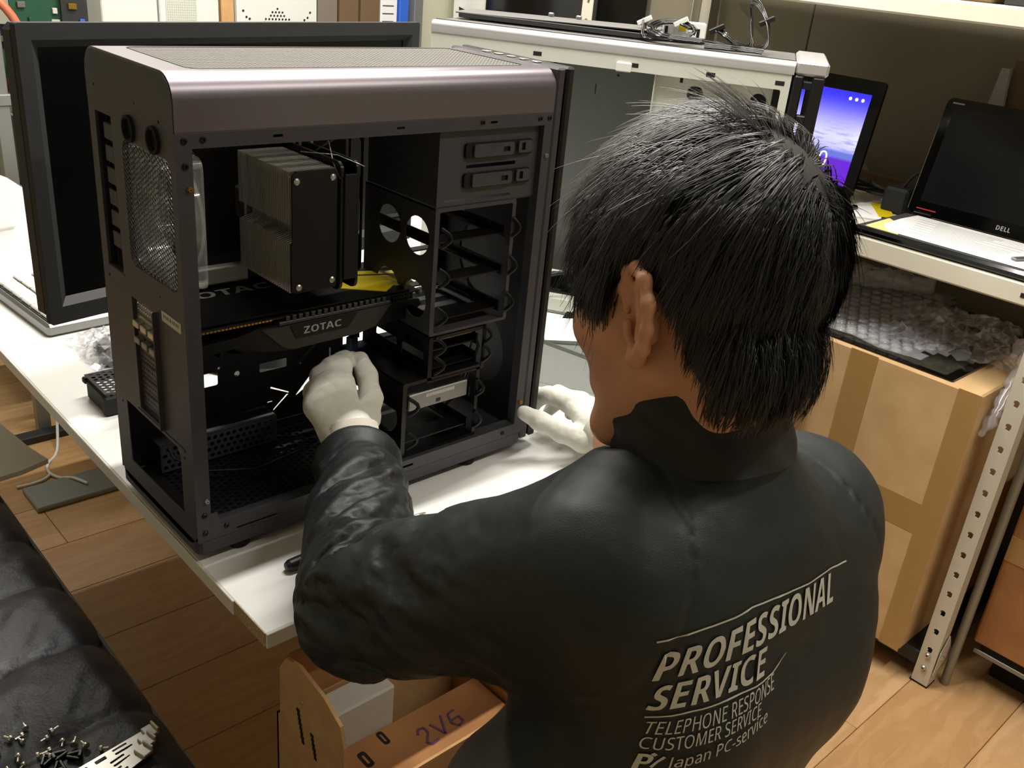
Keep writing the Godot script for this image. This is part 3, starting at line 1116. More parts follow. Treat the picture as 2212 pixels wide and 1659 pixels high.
func make_cooler(t: Node3D) -> void:
	var x0 := 0.150
	var x1 := 0.212
	var y0 := 0.2905
	var y1 := 0.4365
	# fin stack, each fin a thin plate with a notch half way up its back edge
	var mb := MB.new()
	mb.bb(Vector3(0.16, 0.345, -0.1938), Vector3(0.20, 0.385, -0.166), 0.002)
	var root := part("cpu_cooler", mb, M.dull_metal, t, "tall finned tower cooler with a fan")
	var fin_loop := [Vector2(x0, y0), Vector2(x1, y0), Vector2(x1, y1), Vector2(x0, y1), Vector2(x0, 0.374), Vector2(x0 + 0.018, 0.369), Vector2(x0 + 0.018, 0.357), Vector2(x0, 0.352)]
	var fm := MB.new()
	fm.plate([fin_loop], 0.0011, Transform3D.IDENTITY)
	var shared := fm.mesh(root.get_parent().get_meta("at"))
	for k in 24:
		var f := inst("fin", shared, M.fin_metal, root)
		f.position.z = -0.162 + k * 0.00515
	mb = MB.new()
	mb.plate([rrect(x0 + 0.001, y0 + 0.001, x1 - 0.001, y1 - 0.001, 0.004, 3)], 0.002, xy(-0.0375))
	mb.bb(Vector3(x0 + 0.006, y1 - 0.0012, -0.0385), Vector3(x1 - 0.004, y1 + 0.0006, -0.0352))
	mb.bb(Vector3(x0 - 0.0006, y0 + 0.003, -0.0385), Vector3(x0 + 0.002, 0.352, -0.0352))
	part("cap_plate", mb, M.cap_dark, root)
	for q in [[0.1565, 0.426], [0.2045, 0.4275], [0.1585, 0.2985], [0.2045, 0.3015]]:
		mb = MB.new()
		mb.lathe([Vector2(0.004, 0), Vector2(0.004, 0.0015), Vector2(0.0025, 0.0028), Vector2(0, 0.003)], Transform3D(Basis(Vector3(1, 0, 0), Vector3(0, 0, 1), Vector3(0, -1, 0)), Vector3(q[0], q[1], -0.0355)), 14)
		part("bolt", mb, M.bright_metal, root)
	for k in 4:
		mb = MB.new()
		var yk := 0.315 + k * 0.032
		mb.tube([Vector3(0.18, 0.36 + (k - 1.5) * 0.006, -0.172), Vector3(0.182, yk, -0.160), Vector3(0.182, yk, -0.038)], 0.003, 8)
		part("heat_pipe", mb, M.copper, root)
	# fan on the far side of the stack
	mb = MB.new()
	var c := Vector2(-0.098, 0.3645)
	mb.plate([rrect(-0.160, 0.285, -0.033, 0.444, 0.010), circ(c.x, c.y, 0.060, 36)], 0.004, yz(0.2185))
	mb.plate([rrect(-0.160, 0.285, -0.033, 0.444, 0.010), circ(c.x, c.y, 0.060, 36)], 0.004, yz(0.2405))
	mb.bb(Vector3(0.2185, 0.30, -0.0335), Vector3(0.2365, 0.43, -0.030), 0.001)
	mb.lathe([Vector2(0.060, 0.0), Vector2(0.060, 0.022), Vector2(0.062, 0.022), Vector2(0.062, 0.0)], Transform3D(Basis(Vector3(0, 1, 0), Vector3(1, 0, 0), Vector3(0, 0, -1)), Vector3(0.2165, c.y, c.x)), 36)
	part("cooling_fan", mb, M.cap_dark, root)
	mb = MB.new()
	for k in 9:
		var a := TAU * k / 9
		for s in 6:
			var ra := 0.018 + s * 0.0066
			var rb := ra + 0.0066
			var p := func(rr: float, da: float, dx: float) -> Vector3:
				var an := a + da + rr * 5.0
				return Vector3(0.229 + dx, c.y + cos(an) * rr, c.x + sin(an) * rr)
			mb.quad_auto(p.call(ra, 0.0, -0.007), p.call(rb, 0.0, -0.007), p.call(rb, 0.5, 0.007), p.call(ra, 0.5, 0.007), Vector3(1, c.y, c.x))
	part("fan_blade", mb, M.black_plastic, root)
	mb = MB.new()
	mb.tube([Vector3(0.214, 0.425, -0.034), Vector3(0.2145, 0.44, -0.050), Vector3(0.230, 0.458, -0.085), Vector3(0.222, 0.444, -0.10), Vector3(0.232, 0.47, -0.06)], 0.0007, 5)
	mb.tube([Vector3(0.2005, 0.444, -0.10), Vector3(0.22, 0.449, -0.05), Vector3(0.245, 0.438, -0.03)], 0.0007, 5)
	part("wire_clip", mb, M.bright_metal, root)


func make_gpu(t: Node3D) -> void:
	var yt := 0.2580
	var mb := MB.new()
	mb.bb(Vector3(0.006, yt - 0.007, -0.186), Vector3(0.362, yt - 0.005, -0.062))
	var root := part("graphics_card", mb, M.pcb, t, "long graphics card in two-tone black and yellow")
	# back plate on top
	mb = MB.new()
	mb.plate([[Vector2(0.008, -0.184), Vector2(0.372, -0.184), Vector2(0.372, -0.10), Vector2(0.345, -0.062), Vector2(0.175, -0.062), Vector2(0.16, -0.068), Vector2(0.008, -0.068)]], 0.0022, xz(yt))
	part("back_plate", mb, M.backplate, root)
	mb = MB.new()
	letter(mb, "ZOTAC", 0.125, 0.021, Transform3D(Basis(Vector3(1, 0, 0), Vector3(0, 0, -1), Vector3(0, 1, 0)), Vector3(0.062, yt + 0.0004, -0.150)), true, 0.1)
	part("lettering", mb, M.print_grey, root)
	for q in [[Vector2(0.262, -0.104), Vector2(0.292, -0.142), Vector2(0.372, -0.111), Vector2(0.365, -0.078), Vector2(0.345, -0.076), Vector2(0.332, -0.0815), Vector2(0.309, -0.066)], [Vector2(0.296, -0.147), Vector2(0.304, -0.158), Vector2(0.372, -0.133), Vector2(0.372, -0.117)]]:
		mb = MB.new()
		mb.plate([q], 0.0006, xz(yt + 0.0006))
		part("yellow_decal", mb, M.yellow, root, "yellow painted flash")
	# comb of fin ends along the near edge
	mb = MB.new()
	for k in 17:
		mb.bb(Vector3(0.155 + k * 0.0090, 0.2465, -0.0645), Vector3(0.1605 + k * 0.0090, 0.2535, -0.0590), 0.0005)
	mb.bb(Vector3(0.145, 0.2425, -0.064), Vector3(0.312, 0.2475, -0.0585), 0.001)
	part("edge_comb", mb, M.shroud, root)
	mb = MB.new()
	for k in 20:
		mb.bb(Vector3(0.042 + k * 0.0048, 0.2505, -0.0625), Vector3(0.0455 + k * 0.0048, 0.2525, -0.0612))
	part("gold_contacts", mb, M.brass, root)
	# shroud hanging below with its angular near face
	mb = MB.new()
	var face := [Vector2(0.042, 0.236), Vector2(0.092, 0.238), Vector2(0.120, 0.244), Vector2(0.318, 0.245), Vector2(0.362, 0.240), Vector2(0.366, 0.232), Vector2(0.345, 0.216), Vector2(0.275, 0.2125), Vector2(0.262, 0.2085), Vector2(0.160, 0.2065), Vector2(0.128, 0.211), Vector2(0.088, 0.224), Vector2(0.042, 0.222)]
	mb.plate([face], 0.120, xy(-0.182))
	part("fan_shroud", mb, M.cap_dark, root)
	mb = MB.new()
	mb.plate([[Vector2(0.122, 0.2415), Vector2(0.312, 0.2425), Vector2(0.288, 0.2155), Vector2(0.262, 0.2105), Vector2(0.165, 0.2085), Vector2(0.150, 0.214)]], 0.004, xy(-0.0622))
	part("side_trim", mb, M.shroud, root)
	mb = MB.new()
	mb.plate([[Vector2(0.160, 0.2405), Vector2(0.258, 0.2410), Vector2(0.244, 0.2235), Vector2(0.168, 0.2230)]], 0.0024, xy(-0.0590))
	part("name_plate", mb, M.cap_dark, root)
	mb = MB.new()
	letter(mb, "ZOTAC", 0.055, 0.0095, Transform3D(Basis.IDENTITY, Vector3(0.178, 0.2275, -0.0562)), true)
	part("lettering", mb, M.print_grey, root)
	mb = MB.new()
	for k in 4:
		for j in 2:
			mb.plate([rect(0.316 + k * 0.0085, 0.2435 + j * 0.0055, 0.3235 + k * 0.0085, 0.2485 + j * 0.0055), rect(0.3175 + k * 0.0085, 0.2447 + j * 0.0055, 0.322 + k * 0.0085, 0.2473 + j * 0.0055)], 0.006, xy(-0.0655))
	part("power_socket", mb, M.cap_dark, root)
	mb = MB.new()
	mb.lathe([Vector2(0, 0), Vector2(0.005, 0), Vector2(0.006, 0.003), Vector2(0.004, 0.007), Vector2(0, 0.008)], Transform3D(Basis.IDENTITY, Vector3(0.366, 0.246, -0.068)), 12)
	part("end_screw", mb, M.bright_metal, root)
	for k in 2:
		mb = MB.new()
		var cx := 0.10 + k * 0.13
		mb.lathe([Vector2(0, 0.2058), Vector2(0.018, 0.2058), Vector2(0.02, 0.21), Vector2(0.02, 0.222)], Transform3D(Basis.IDENTITY, Vector3(cx, 0, -0.122)), 18)
		for b in 9:
			var a := TAU * b / 9
			mb.quad_auto(Vector3(cx + cos(a) * 0.018, 0.208, -0.122 + sin(a) * 0.018), Vector3(cx + cos(a) * 0.044, 0.206, -0.122 + sin(a) * 0.044), Vector3(cx + cos(a + 0.5) * 0.044, 0.212, -0.122 + sin(a + 0.5) * 0.044), Vector3(cx + cos(a + 0.5) * 0.018, 0.213, -0.122 + sin(a + 0.5) * 0.018), Vector3(cx, 1, -0.12))
		part("fan_rotor", mb, M.black_plastic, root)


func make_cages(t: Node3D) -> void:
	var zn := -0.010
	# 5.25 inch bay wall with two tool-less latches
	var mb := MB.new()
	mb.plate([rect(0.340, 0.383, 0.5085, 0.4785), rrect(0.385, 0.4285, 0.470, 0.4335, 0.001, 2), rrect(0.352, 0.3875, 0.465, 0.391, 0.001, 2)], 0.0012, xy(zn))
	mb.bb(Vector3(0.340, 0.383, zn - 0.15), Vector3(0.3412, 0.4785, zn))
	mb.bb(Vector3(0.340, 0.381, zn - 0.15), Vector3(0.5085, 0.3825, zn))
	part("optical_drive_bay", mb, M.case_steel, t)
	for k in 2:
		var y := 0.452 - k * 0.0380
		mb = MB.new()
		mb.plate([rrect(0.380, y - 0.010, 0.495, y + 0.0095, 0.0035, 3)], 0.004, xy(zn + 0.0012))
		var la := part("bay_latch", mb, M.cap_dark, t)
		mb = MB.new()
		mb.plate([rrect(0.392, y - 0.0085, 0.460, y + 0.008, 0.003, 3), rrect(0.441, y - 0.004, 0.453, y + 0.003, 0.001, 2)], 0.003, xy(zn + 0.005))
		mb.plate([rrect(0.468, y - 0.007, 0.492, y + 0.0085, 0.003, 3), rect(0.473, y - 0.004, 0.480, y + 0.006)], 0.003, xy(zn + 0.005))
		mb.bb(Vector3(0.415, y + 0.0045, zn + 0.008), Vector3(0.438, y + 0.0055, zn + 0.0085))
		part("latch_lever", mb, M.case_steel, la)
	# three stacked drive cages; each is an open frame with sleds
	for g in [[0.340, 0.206, 0.479, 0.381, 3], [0.3415, 0.137, 0.444, 0.204, 2], [0.301, 0.030, 0.437, 0.145, 2]]:
		var x0: float = g[0]
		var y0: float = g[1]
		var x1: float = g[2]
		var y1: float = g[3]
		mb = MB.new()
		mb.plate([rrect(x0, y0, x1, y1, 0.003, 2), rrect(x0 + 0.007, y0 + 0.004, x1 - 0.006, y1 - 0.005, 0.002, 2)], 0.0015, xy(zn))
		mb.bb(Vector3(x0, y1 - 0.002, -0.165), Vector3(x1, y1, zn))
		mb.bb(Vector3(x0, y0, -0.165), Vector3(x1, y0 + 0.002, zn))
		var holes := [rect(-0.165, y0, zn, y1)]
		var cnt := 2
		for q in cnt:
			for w in maxi(1, int((y1 - y0) / 0.075)):
				var hh: float = (y1 - y0) / maxi(1, int((y1 - y0) / 0.075))
				holes.append(circ(-0.045 - q * 0.062, y0 + hh * (w + 0.5), minf(0.026, hh * 0.40), 22))
		mb.plate(holes, 0.0015, yz(x0 + 0.0015))
		var cage := part("drive_cage", mb, M.case_steel if y0 > 0.2 else M.cap_dark, t)
		for k in g[4]:
			var hs: float = (y1 - y0 - 0.012) / g[4]
			var y: float = y0 + 0.006 + hs * (k + 0.10)
			mb = MB.new()
			mb.plate([rect(x0 + 0.010, -0.16, x1 - 0.009, -0.02), rect(x0 + 0.024, -0.145, x1 - 0.022, -0.05)], 0.002, xz(y + 0.006))
			for xx in [x0 + 0.008, x1 - 0.011]:
				mb.bb(Vector3(xx, y, -0.16), Vector3(xx + 0.003, y + 0.016, -0.016), 0.0006)
			# curved sled handles at both front corners
			for s in [0, 1]:
				var hx: float = x0 + 0.010 if s == 0 else x1 - 0.004
				var pts := []
				for q in 7:
					var a := PI * q / 6.0
					pts.append(Vector3(hx + 0.012 * sin(a) * (1.0 if s == 0 else 0.6), y + 0.003 + 0.026 * q / 6.0, zn + 0.002 + 0.007 * sin(a)))
				mb.tube(pts, 0.0028, 7)
			part("drive_sled", mb, M.cap_dark, cage)
			if y0 < 0.1 and k == 1:
				mb = MB.new()
				mb.bb(Vector3(x0 + 0.018, y + 0.002, -0.155), Vector3(x1 - 0.013, y + 0.027, -0.0175), 0.0015)
				var hd := part("hard_disk", mb, M.steel_grey, t, "grey hard disk with a white barcode label")
				mb = MB.new()
				for q in 17:
					mb.bb(Vector3(x0 + 0.047 + q * 0.0030, y + 0.0185, -0.0174), Vector3(x0 + 0.0495 + q * 0.0030, y + 0.0235, -0.0170))
				part("disk_label", mb, M.print_light, hd)
				mb = MB.new()
				mb.bb(Vector3(x0 + 0.066, y + 0.0065, -0.0176), Vector3(x0 + 0.073, y + 0.0115, -0.0168))
				part("disk_socket", mb, M.black_plastic, hd)
			elif y0 > 0.1 and y0 < 0.2 and k == 1:
				mb = MB.new()
				mb.bb(Vector3(x0 + 0.012, y + 0.018, -0.14), Vector3(x1 - 0.016, y + 0.025, -0.02), 0.001)
				part("slim_drive", mb, M.dull_metal, t)
	# bracket wall with large round windows in front of the far cable space
	mb = MB.new()
	mb.plate([rect(-0.200, 0.150, -0.165, 0.48), rrect(-0.196, 0.30, -0.17, 0.36, 0.01), rrect(-0.196, 0.38, -0.17, 0.44, 0.01)], 0.0012, yz(0.336))
	part("cage_bracket", mb, M.case_inner, t)
	mb = MB.new()
	mb.tube([Vector3(0.470, 0.205, -0.09), Vector3(0.485, 0.14, -0.07), Vector3(0.470, 0.07, -0.08), Vector3(0.44, 0.04, -0.09)], 0.003, 8)
	mb.tube([Vector3(0.478, 0.25, -0.10), Vector3(0.495, 0.16, -0.09), Vector3(0.480, 0.06, -0.10), Vector3(0.46, 0.03, -0.11)], 0.002, 8)
	part("front_cable", mb, M.black_plastic, t)


# ------------------------------------------------------------------ things on and round the worktop
func make_monitor() -> void:
	var t := thing("monitor", "large switched-off black monitor standing behind the open computer case", "monitor", Vector3(0.332, TT, -0.4575), deg_to_rad(10.0))
	var b := 0.178
	var h := 0.393
	var w := 0.716
	var mb := MB.new()
	mb.plate([rrect(-w / 2, b, w / 2, b + h, 0.004), rect(-w / 2 + 0.018, b + 0.024, w / 2 - 0.018, b + h - 0.02)], 0.012, xy(-0.004))
	for s in [-1.0, 1.0]:
		mb.quad_auto(Vector3(s * (w / 2 - 0.018), b + 0.024, 0.008), Vector3(s * (w / 2 - 0.018), b + h - 0.02, 0.008), Vector3(s * (w / 2 - 0.030), b + h - 0.03, -0.003), Vector3(s * (w / 2 - 0.030), b + 0.034, -0.003), Vector3(s * 2, 0.3, -1))
	mb.quad_auto(Vector3(-w / 2 + 0.018, b + h - 0.02, 0.008), Vector3(w / 2 - 0.018, b + h - 0.02, 0.008), Vector3(w / 2 - 0.030, b + h - 0.03, -0.003), Vector3(-w / 2 + 0.030, b + h - 0.03, -0.003), Vector3(0, 2, -1))
	own("bezel", mb, M.monitor_bezel, t)
	mb = MB.new()
	mb.box(Vector3(0, b + h / 2, -0.006), Vector3(w - 0.05, h - 0.05, 0.004))
	own("screen", mb, M.screen_off, t)
	mb = MB.new()
	mb.quad_auto(Vector3(-w / 2 + 0.018, b + 0.024, 0.008), Vector3(w / 2 - 0.018, b + 0.024, 0.008), Vector3(w / 2 - 0.030, b + 0.034, -0.003), Vector3(-w / 2 + 0.030, b + 0.034, -0.003), Vector3(0, -2, -1))
	own("lower_lip", mb, M.charcoal, t)
	mb = MB.new()
	mb.box(Vector3(0, b + h / 2, -0.022), Vector3(w - 0.006, h - 0.006, 0.034), 0.008)
	mb.box(Vector3(0, b + h / 2, -0.05), Vector3(w * 0.6, h * 0.6, 0.03), 0.01)
	own("rear_shell", mb, M.black_plastic, t)
	mb = MB.new()
	mb.box(Vector3(0.06, 0.16, -0.08), Vector3(0.09, 0.32, 0.03), 0.006)
	own("stand_neck", mb, M.black_plastic, t)
	mb = MB.new()
	mb.lathe([Vector2(0, 0), Vector2(0.13, 0), Vector2(0.135, 0.006), Vector2(0.12, 0.012), Vector2(0, 0.014)], Transform3D(Basis.IDENTITY, Vector3(0.06, 0, -0.08)), 36)
	own("stand_base", mb, M.black_plastic, t)


func make_second_case() -> void:
	var t := thing("empty_computer_case", "silver and white empty tower case with open side standing behind the technician's head", "computer case", Vector3(0.829, TT, -0.662), deg_to_rad(-57.4))
	var L := 0.703
	var D := -0.25
	var H := 0.563
	var mb := MB.new()
	# rolled silver edge along the top of the near side
	var pr := [[0.0, 0.541, 1.0, 0.0], [0.0, 0.552, 1.0, 0.1]]
	for k in 7:
		var a := PI / 2 * k / 6.0
		pr.append([-0.010 + 0.010 * cos(a), 0.553 + 0.010 * sin(a), cos(a), sin(a)])
	pr.append([-0.024, 0.563, 0, 1])
	for k in pr.size() - 1:
		var A = pr[k]
		var B = pr[k + 1]
		for s in [0]:
			var na := Vector3(0, A[3], A[2]).normalized()
			var nb := Vector3(0, B[3], B[2]).normalized()
			mb.tri(Vector3(0, A[1], A[0]), Vector3(L, A[1], A[0]), Vector3(L, B[1], B[0]), na, na, nb)
			mb.tri(Vector3(0, A[1], A[0]), Vector3(L, B[1], B[0]), Vector3(0, B[1], B[0]), na, nb, nb)
	mb.bb(Vector3(0, 0.541, -0.012), Vector3(L, 0.5425, -0.0005))
	own("silver_top_rail", mb, M.silver, t)
	mb = MB.new()
	mb.bb(Vector3(0.0, 0.545, D), Vector3(L, 0.561, -0.022), 0.002)
	own("top_panel", mb, M.case_lid_grey, t)
	mb = MB.new()
	mb.bb(Vector3(0.0, 0.5625, -0.030), Vector3(L, 0.5640, -0.025))
	own("top_groove", mb, M.dark_grey, t)
	# frame: pillars and rails round the near opening
	mb = MB.new()
	mb.plate([rect(0.0, 0.008, 0.7, 0.541), rrect(0.030, 0.034, 0.685, 0.512, 0.004), rect(0.011, 0.490, 0.014, 0.510), rect(0.019, 0.490, 0.022, 0.510)], 0.002, xy(-0.004))
	mb.bb(Vector3(0.03, 0.512, -0.022), Vector3(0.685, 0.526, -0.004), 0.001)
	mb.bb(Vector3(0.03, 0.031, -0.05), Vector3(0.685, 0.034, -0.004), 0.001)
	own("side_frame", mb, M.inner_white, t)
	mb = MB.new()
	for x in [0.21, 0.40, 0.545, 0.672]:
		mb.bb(Vector3(x, 0.519, -0.006), Vector3(x + 0.018, 0.528, -0.0015), 0.001)
	own("rail_slots", mb, M.hole_dark, t)
	mb = MB.new()
	mb.bb(Vector3(0.375, 0.510, -0.012), Vector3(0.405, 0.5275, 0.004), 0.002)
	own("panel_catch", mb, M.white_plastic, t)
	# far wall of the case, with studs and slots
	mb = MB.new()
	mb.plate([rect(0.0, 0.02, 0.70, 0.541), circ(0.345, 0.475, 0.003, 8), circ(0.36, 0.06, 0.004, 8), rrect(0.06, 0.46, 0.10, 0.50, 0.008), rect(0.298, 0.430, 0.3005, 0.452)], 0.002, xy(D + 0.002))
	own("far_wall", mb, M.steel_grey, t)
	mb = MB.new()
	mb.bb(Vector3(0.0, 0.0, D), Vector3(L, 0.010, -0.004), 0.002)
	mb.bb(Vector3(0.0, 0.0, D), Vector3(0.004, 0.541, -0.004), 0.001)
	own("base_pan", mb, M.steel_grey, t)
	# white drive bay plates at the front end
	mb = MB.new()
	mb.plate([rect(0.452, 0.04, 0.672, 0.512), circ(0.529, 0.4825, 0.0155, 22), circ(0.648, 0.4825, 0.0155, 22), rect(0.497, 0.5000, 0.503, 0.5095), circ(0.529, 0.40, 0.0155, 22), circ(0.648, 0.40, 0.0155, 22), circ(0.529, 0.31, 0.0155, 22), rect(0.47, 0.2, 0.65, 0.24)], 0.002, xy(-0.030))
	mb.bb(Vector3(0.450, 0.04, -0.22), Vector3(0.452, 0.53, -0.010), 0.0005)
	mb.bb(Vector3(0.572, 0.04, -0.033), Vector3(0.590, 0.512, -0.026), 0.002)
	own("drive_bay", mb, M.inner_white, t)
	# black front bezel: posts with slots between them, silver cap on top
	mb = MB.new()
	mb.bb(Vector3(L + 0.001, 0.0, D), Vector3(L + 0.019, 0.541, 0.0), 0.003)
	mb.bb(Vector3(L + 0.034, 0.0, D), Vector3(L + 0.056, 0.541, -0.235), 0.002)
	mb.bb(Vector3(L + 0.034, 0.0, -0.02), Vector3(L + 0.056, 0.541, 0.0), 0.003)
	for k in 9:
		mb.bb(Vector3(L + 0.018, 0.03 + k * 0.061, -0.022), Vector3(L + 0.036, 0.044 + k * 0.061, -0.002), 0.002)
	own("front_bezel", mb, M.black_plastic, t)
	mb = MB.new()
	mb.bb(Vector3(L + 0.001, 0.541, D), Vector3(L + 0.060, 0.567, 0.0), 0.005)
	own("silver_front_cap", mb, M.silver, t)
	mb = MB.new()
	mb.tube([Vector3(0.222, 0.51, -0.16), Vector3(0.225, 0.49, -0.15), Vector3(0.205, 0.465, -0.14), Vector3(0.197, 0.44, -0.135), Vector3(0.192, 0.425, -0.13)], 0.0042, 8)
	mb.box(Vector3(0.192, 0.420, -0.130), Vector3(0.028, 0.009, 0.012), 0.002)
	own("hanging_lead", mb, M.black_plastic, t)
	# --- things lying on its top
	var at: Vector3 = t.get_meta("at")
	var bs := t.basis
	var top := func(x: float, y: float, z: float) -> Vector3:
		return at + bs * Vector3(x, 0.5645 + y, z)
	var q: MB
	var k := thing("filter_panel", "thin dark grey filter panel lying loose on the silver case's top", "panel", top.call(0.12, 0.0, -0.14), deg_to_rad(-57.4))
	q = MB.new()
	q.box(Vector3(0.10, 0.013, -0.035), Vector3(0.42, 0.004, 0.12), 0.0015, Basis(Vector3(0, 0, 1), 0.015))
	own("sheet", q, M.case_lid_grey, k)
	q = MB.new()
	q.bar(Vector3(-0.10, 0.006, 0.03), Vector3(0.30, 0.005, 0.03), 0.006, 0.010, Vector3.UP, 0.001)
	q.bar(Vector3(-0.10, 0.006, -0.09), Vector3(0.30, 0.006, -0.09), 0.006, 0.010, Vector3.UP, 0.001)
	own("rim", q, M.dark_grey, k)
	for p in [0.07, 0.13]:
		q = MB.new()
		q.box(Vector3(p, 0.019, -0.08), Vector3(0.012, 0.008, 0.008), 0.002)
		own("clip", q, M.dull_metal, k)
	k = thing("parts_box", "small white paper box with a yellow sticker on top of the silver case", "box", top.call(0.475, 0.0, -0.19), deg_to_rad(-50.0))
	q = MB.new()
	q.box(Vector3(0, 0.018, 0), Vector3(0.085, 0.036, 0.05), 0.001)
	own("carton", q, M.white_plastic, k)
	q = MB.new()
	q.box(Vector3(-0.004, 0.026, 0.0253), Vector3(0.014, 0.014, 0.001))
	own("yellow_sticker", q, M.yellow, k)
	for x in [-0.036, 0.028]:
		q = MB.new()
		q.box(Vector3(x, 0.015, 0.0253), Vector3(0.006, 0.022, 0.001))
		own("printed_mark", q, M.black_plastic, k)
	# ribbon cables: bundles of fine black wires
	ribbon("coiled_ribbon_cable", "coiled black ribbon cable with white plugs beside the small white box", [top.call(0.40, 0.030, -0.135), top.call(0.408, 0.006, -0.11), top.call(0.43, 0.004, -0.095), top.call(0.47, 0.006, -0.10), top.call(0.50, 0.022, -0.12), top.call(0.47, 0.034, -0.15), top.call(0.43, 0.030, -0.14), top.call(0.42, 0.016, -0.10), top.call(0.46, 0.010, -0.075), top.call(0.52, 0.008, -0.085), top.call(0.58, 0.005, -0.06), top.call(0.64, 0.004, -0.05)], true)
	ribbon("looped_ribbon_cable", "flat black ribbon cable standing in a loop at the silver case's front end", [top.call(0.545, 0.030, -0.115), top.call(0.56, 0.024, -0.105), top.call(0.585, 0.010, -0.10), top.call(0.605, 0.004, -0.115), top.call(0.612, 0.018, -0.145), top.call(0.605, 0.055, -0.175), top.call(0.60, 0.083, -0.17), top.call(0.618, 0.078, -0.14), top.call(0.640, 0.045, -0.11), top.call(0.640, 0.012, -0.085), top.call(0.60, 0.004, -0.06), top.call(0.53, 0.003, -0.05)], false)


func smooth_path(p: Array, n: int) -> Array:
	var c := Curve3D.new()
	for k in p.size():
		var a: Vector3 = p[maxi(k - 1, 0)]
		var b: Vector3 = p[mini(k + 1, p.size() - 1)]
		var d := (b - a) / 6.0
		c.add_point(p[k], -d, d)
	var o := []
	for k in n + 1:
		o.append(c.sample_baked(c.get_baked_length() * k / n, true))
	return o


func ribbon(called: String, label: String, path: Array, white: bool) -> void:
	var base: Vector3 = path[-1]
	var t := thing(called, label, "cable", base)
	var pts := smooth_path(path, 60)
	var wires := 5
	for w in wires:
		var mb := MB.new()
		var q := []
		for k in pts.size():
			var d: Vector3 = (pts[mini(k + 1, pts.size() - 1)] - pts[maxi(k - 1, 0)]).normalized()
			var side := d.cross(Vector3(0.45, 0.25, -0.86)).cross(d).normalized()
			side = (Vector3(0.84, 0.35, -0.54) - d * d.dot(Vector3(0.84, 0.35, -0.54))).normalized()
			q.append(pts[k] + side * (w - 2) * 0.0042 + Vector3(0, 0.002, 0))
		mb.tube(q, 0.0019, 6)
		part("wire", mb, M.gloss_black if w % 2 == 0 else M.black_plastic, t)
	var ends := [pts[0], pts[22 if white else 36]]
	for e in ends:
		var mb := MB.new()
		mb.box(e + Vector3(0, 0.003, 0), Vector3(0.030, 0.009, 0.020), 0.001, Basis(Vector3(0, 1, 0), -0.9) * Basis(Vector3(0, 0, 1), 0.5))
		part("plug", mb, M.white_plastic if white else M.black_plastic, t)


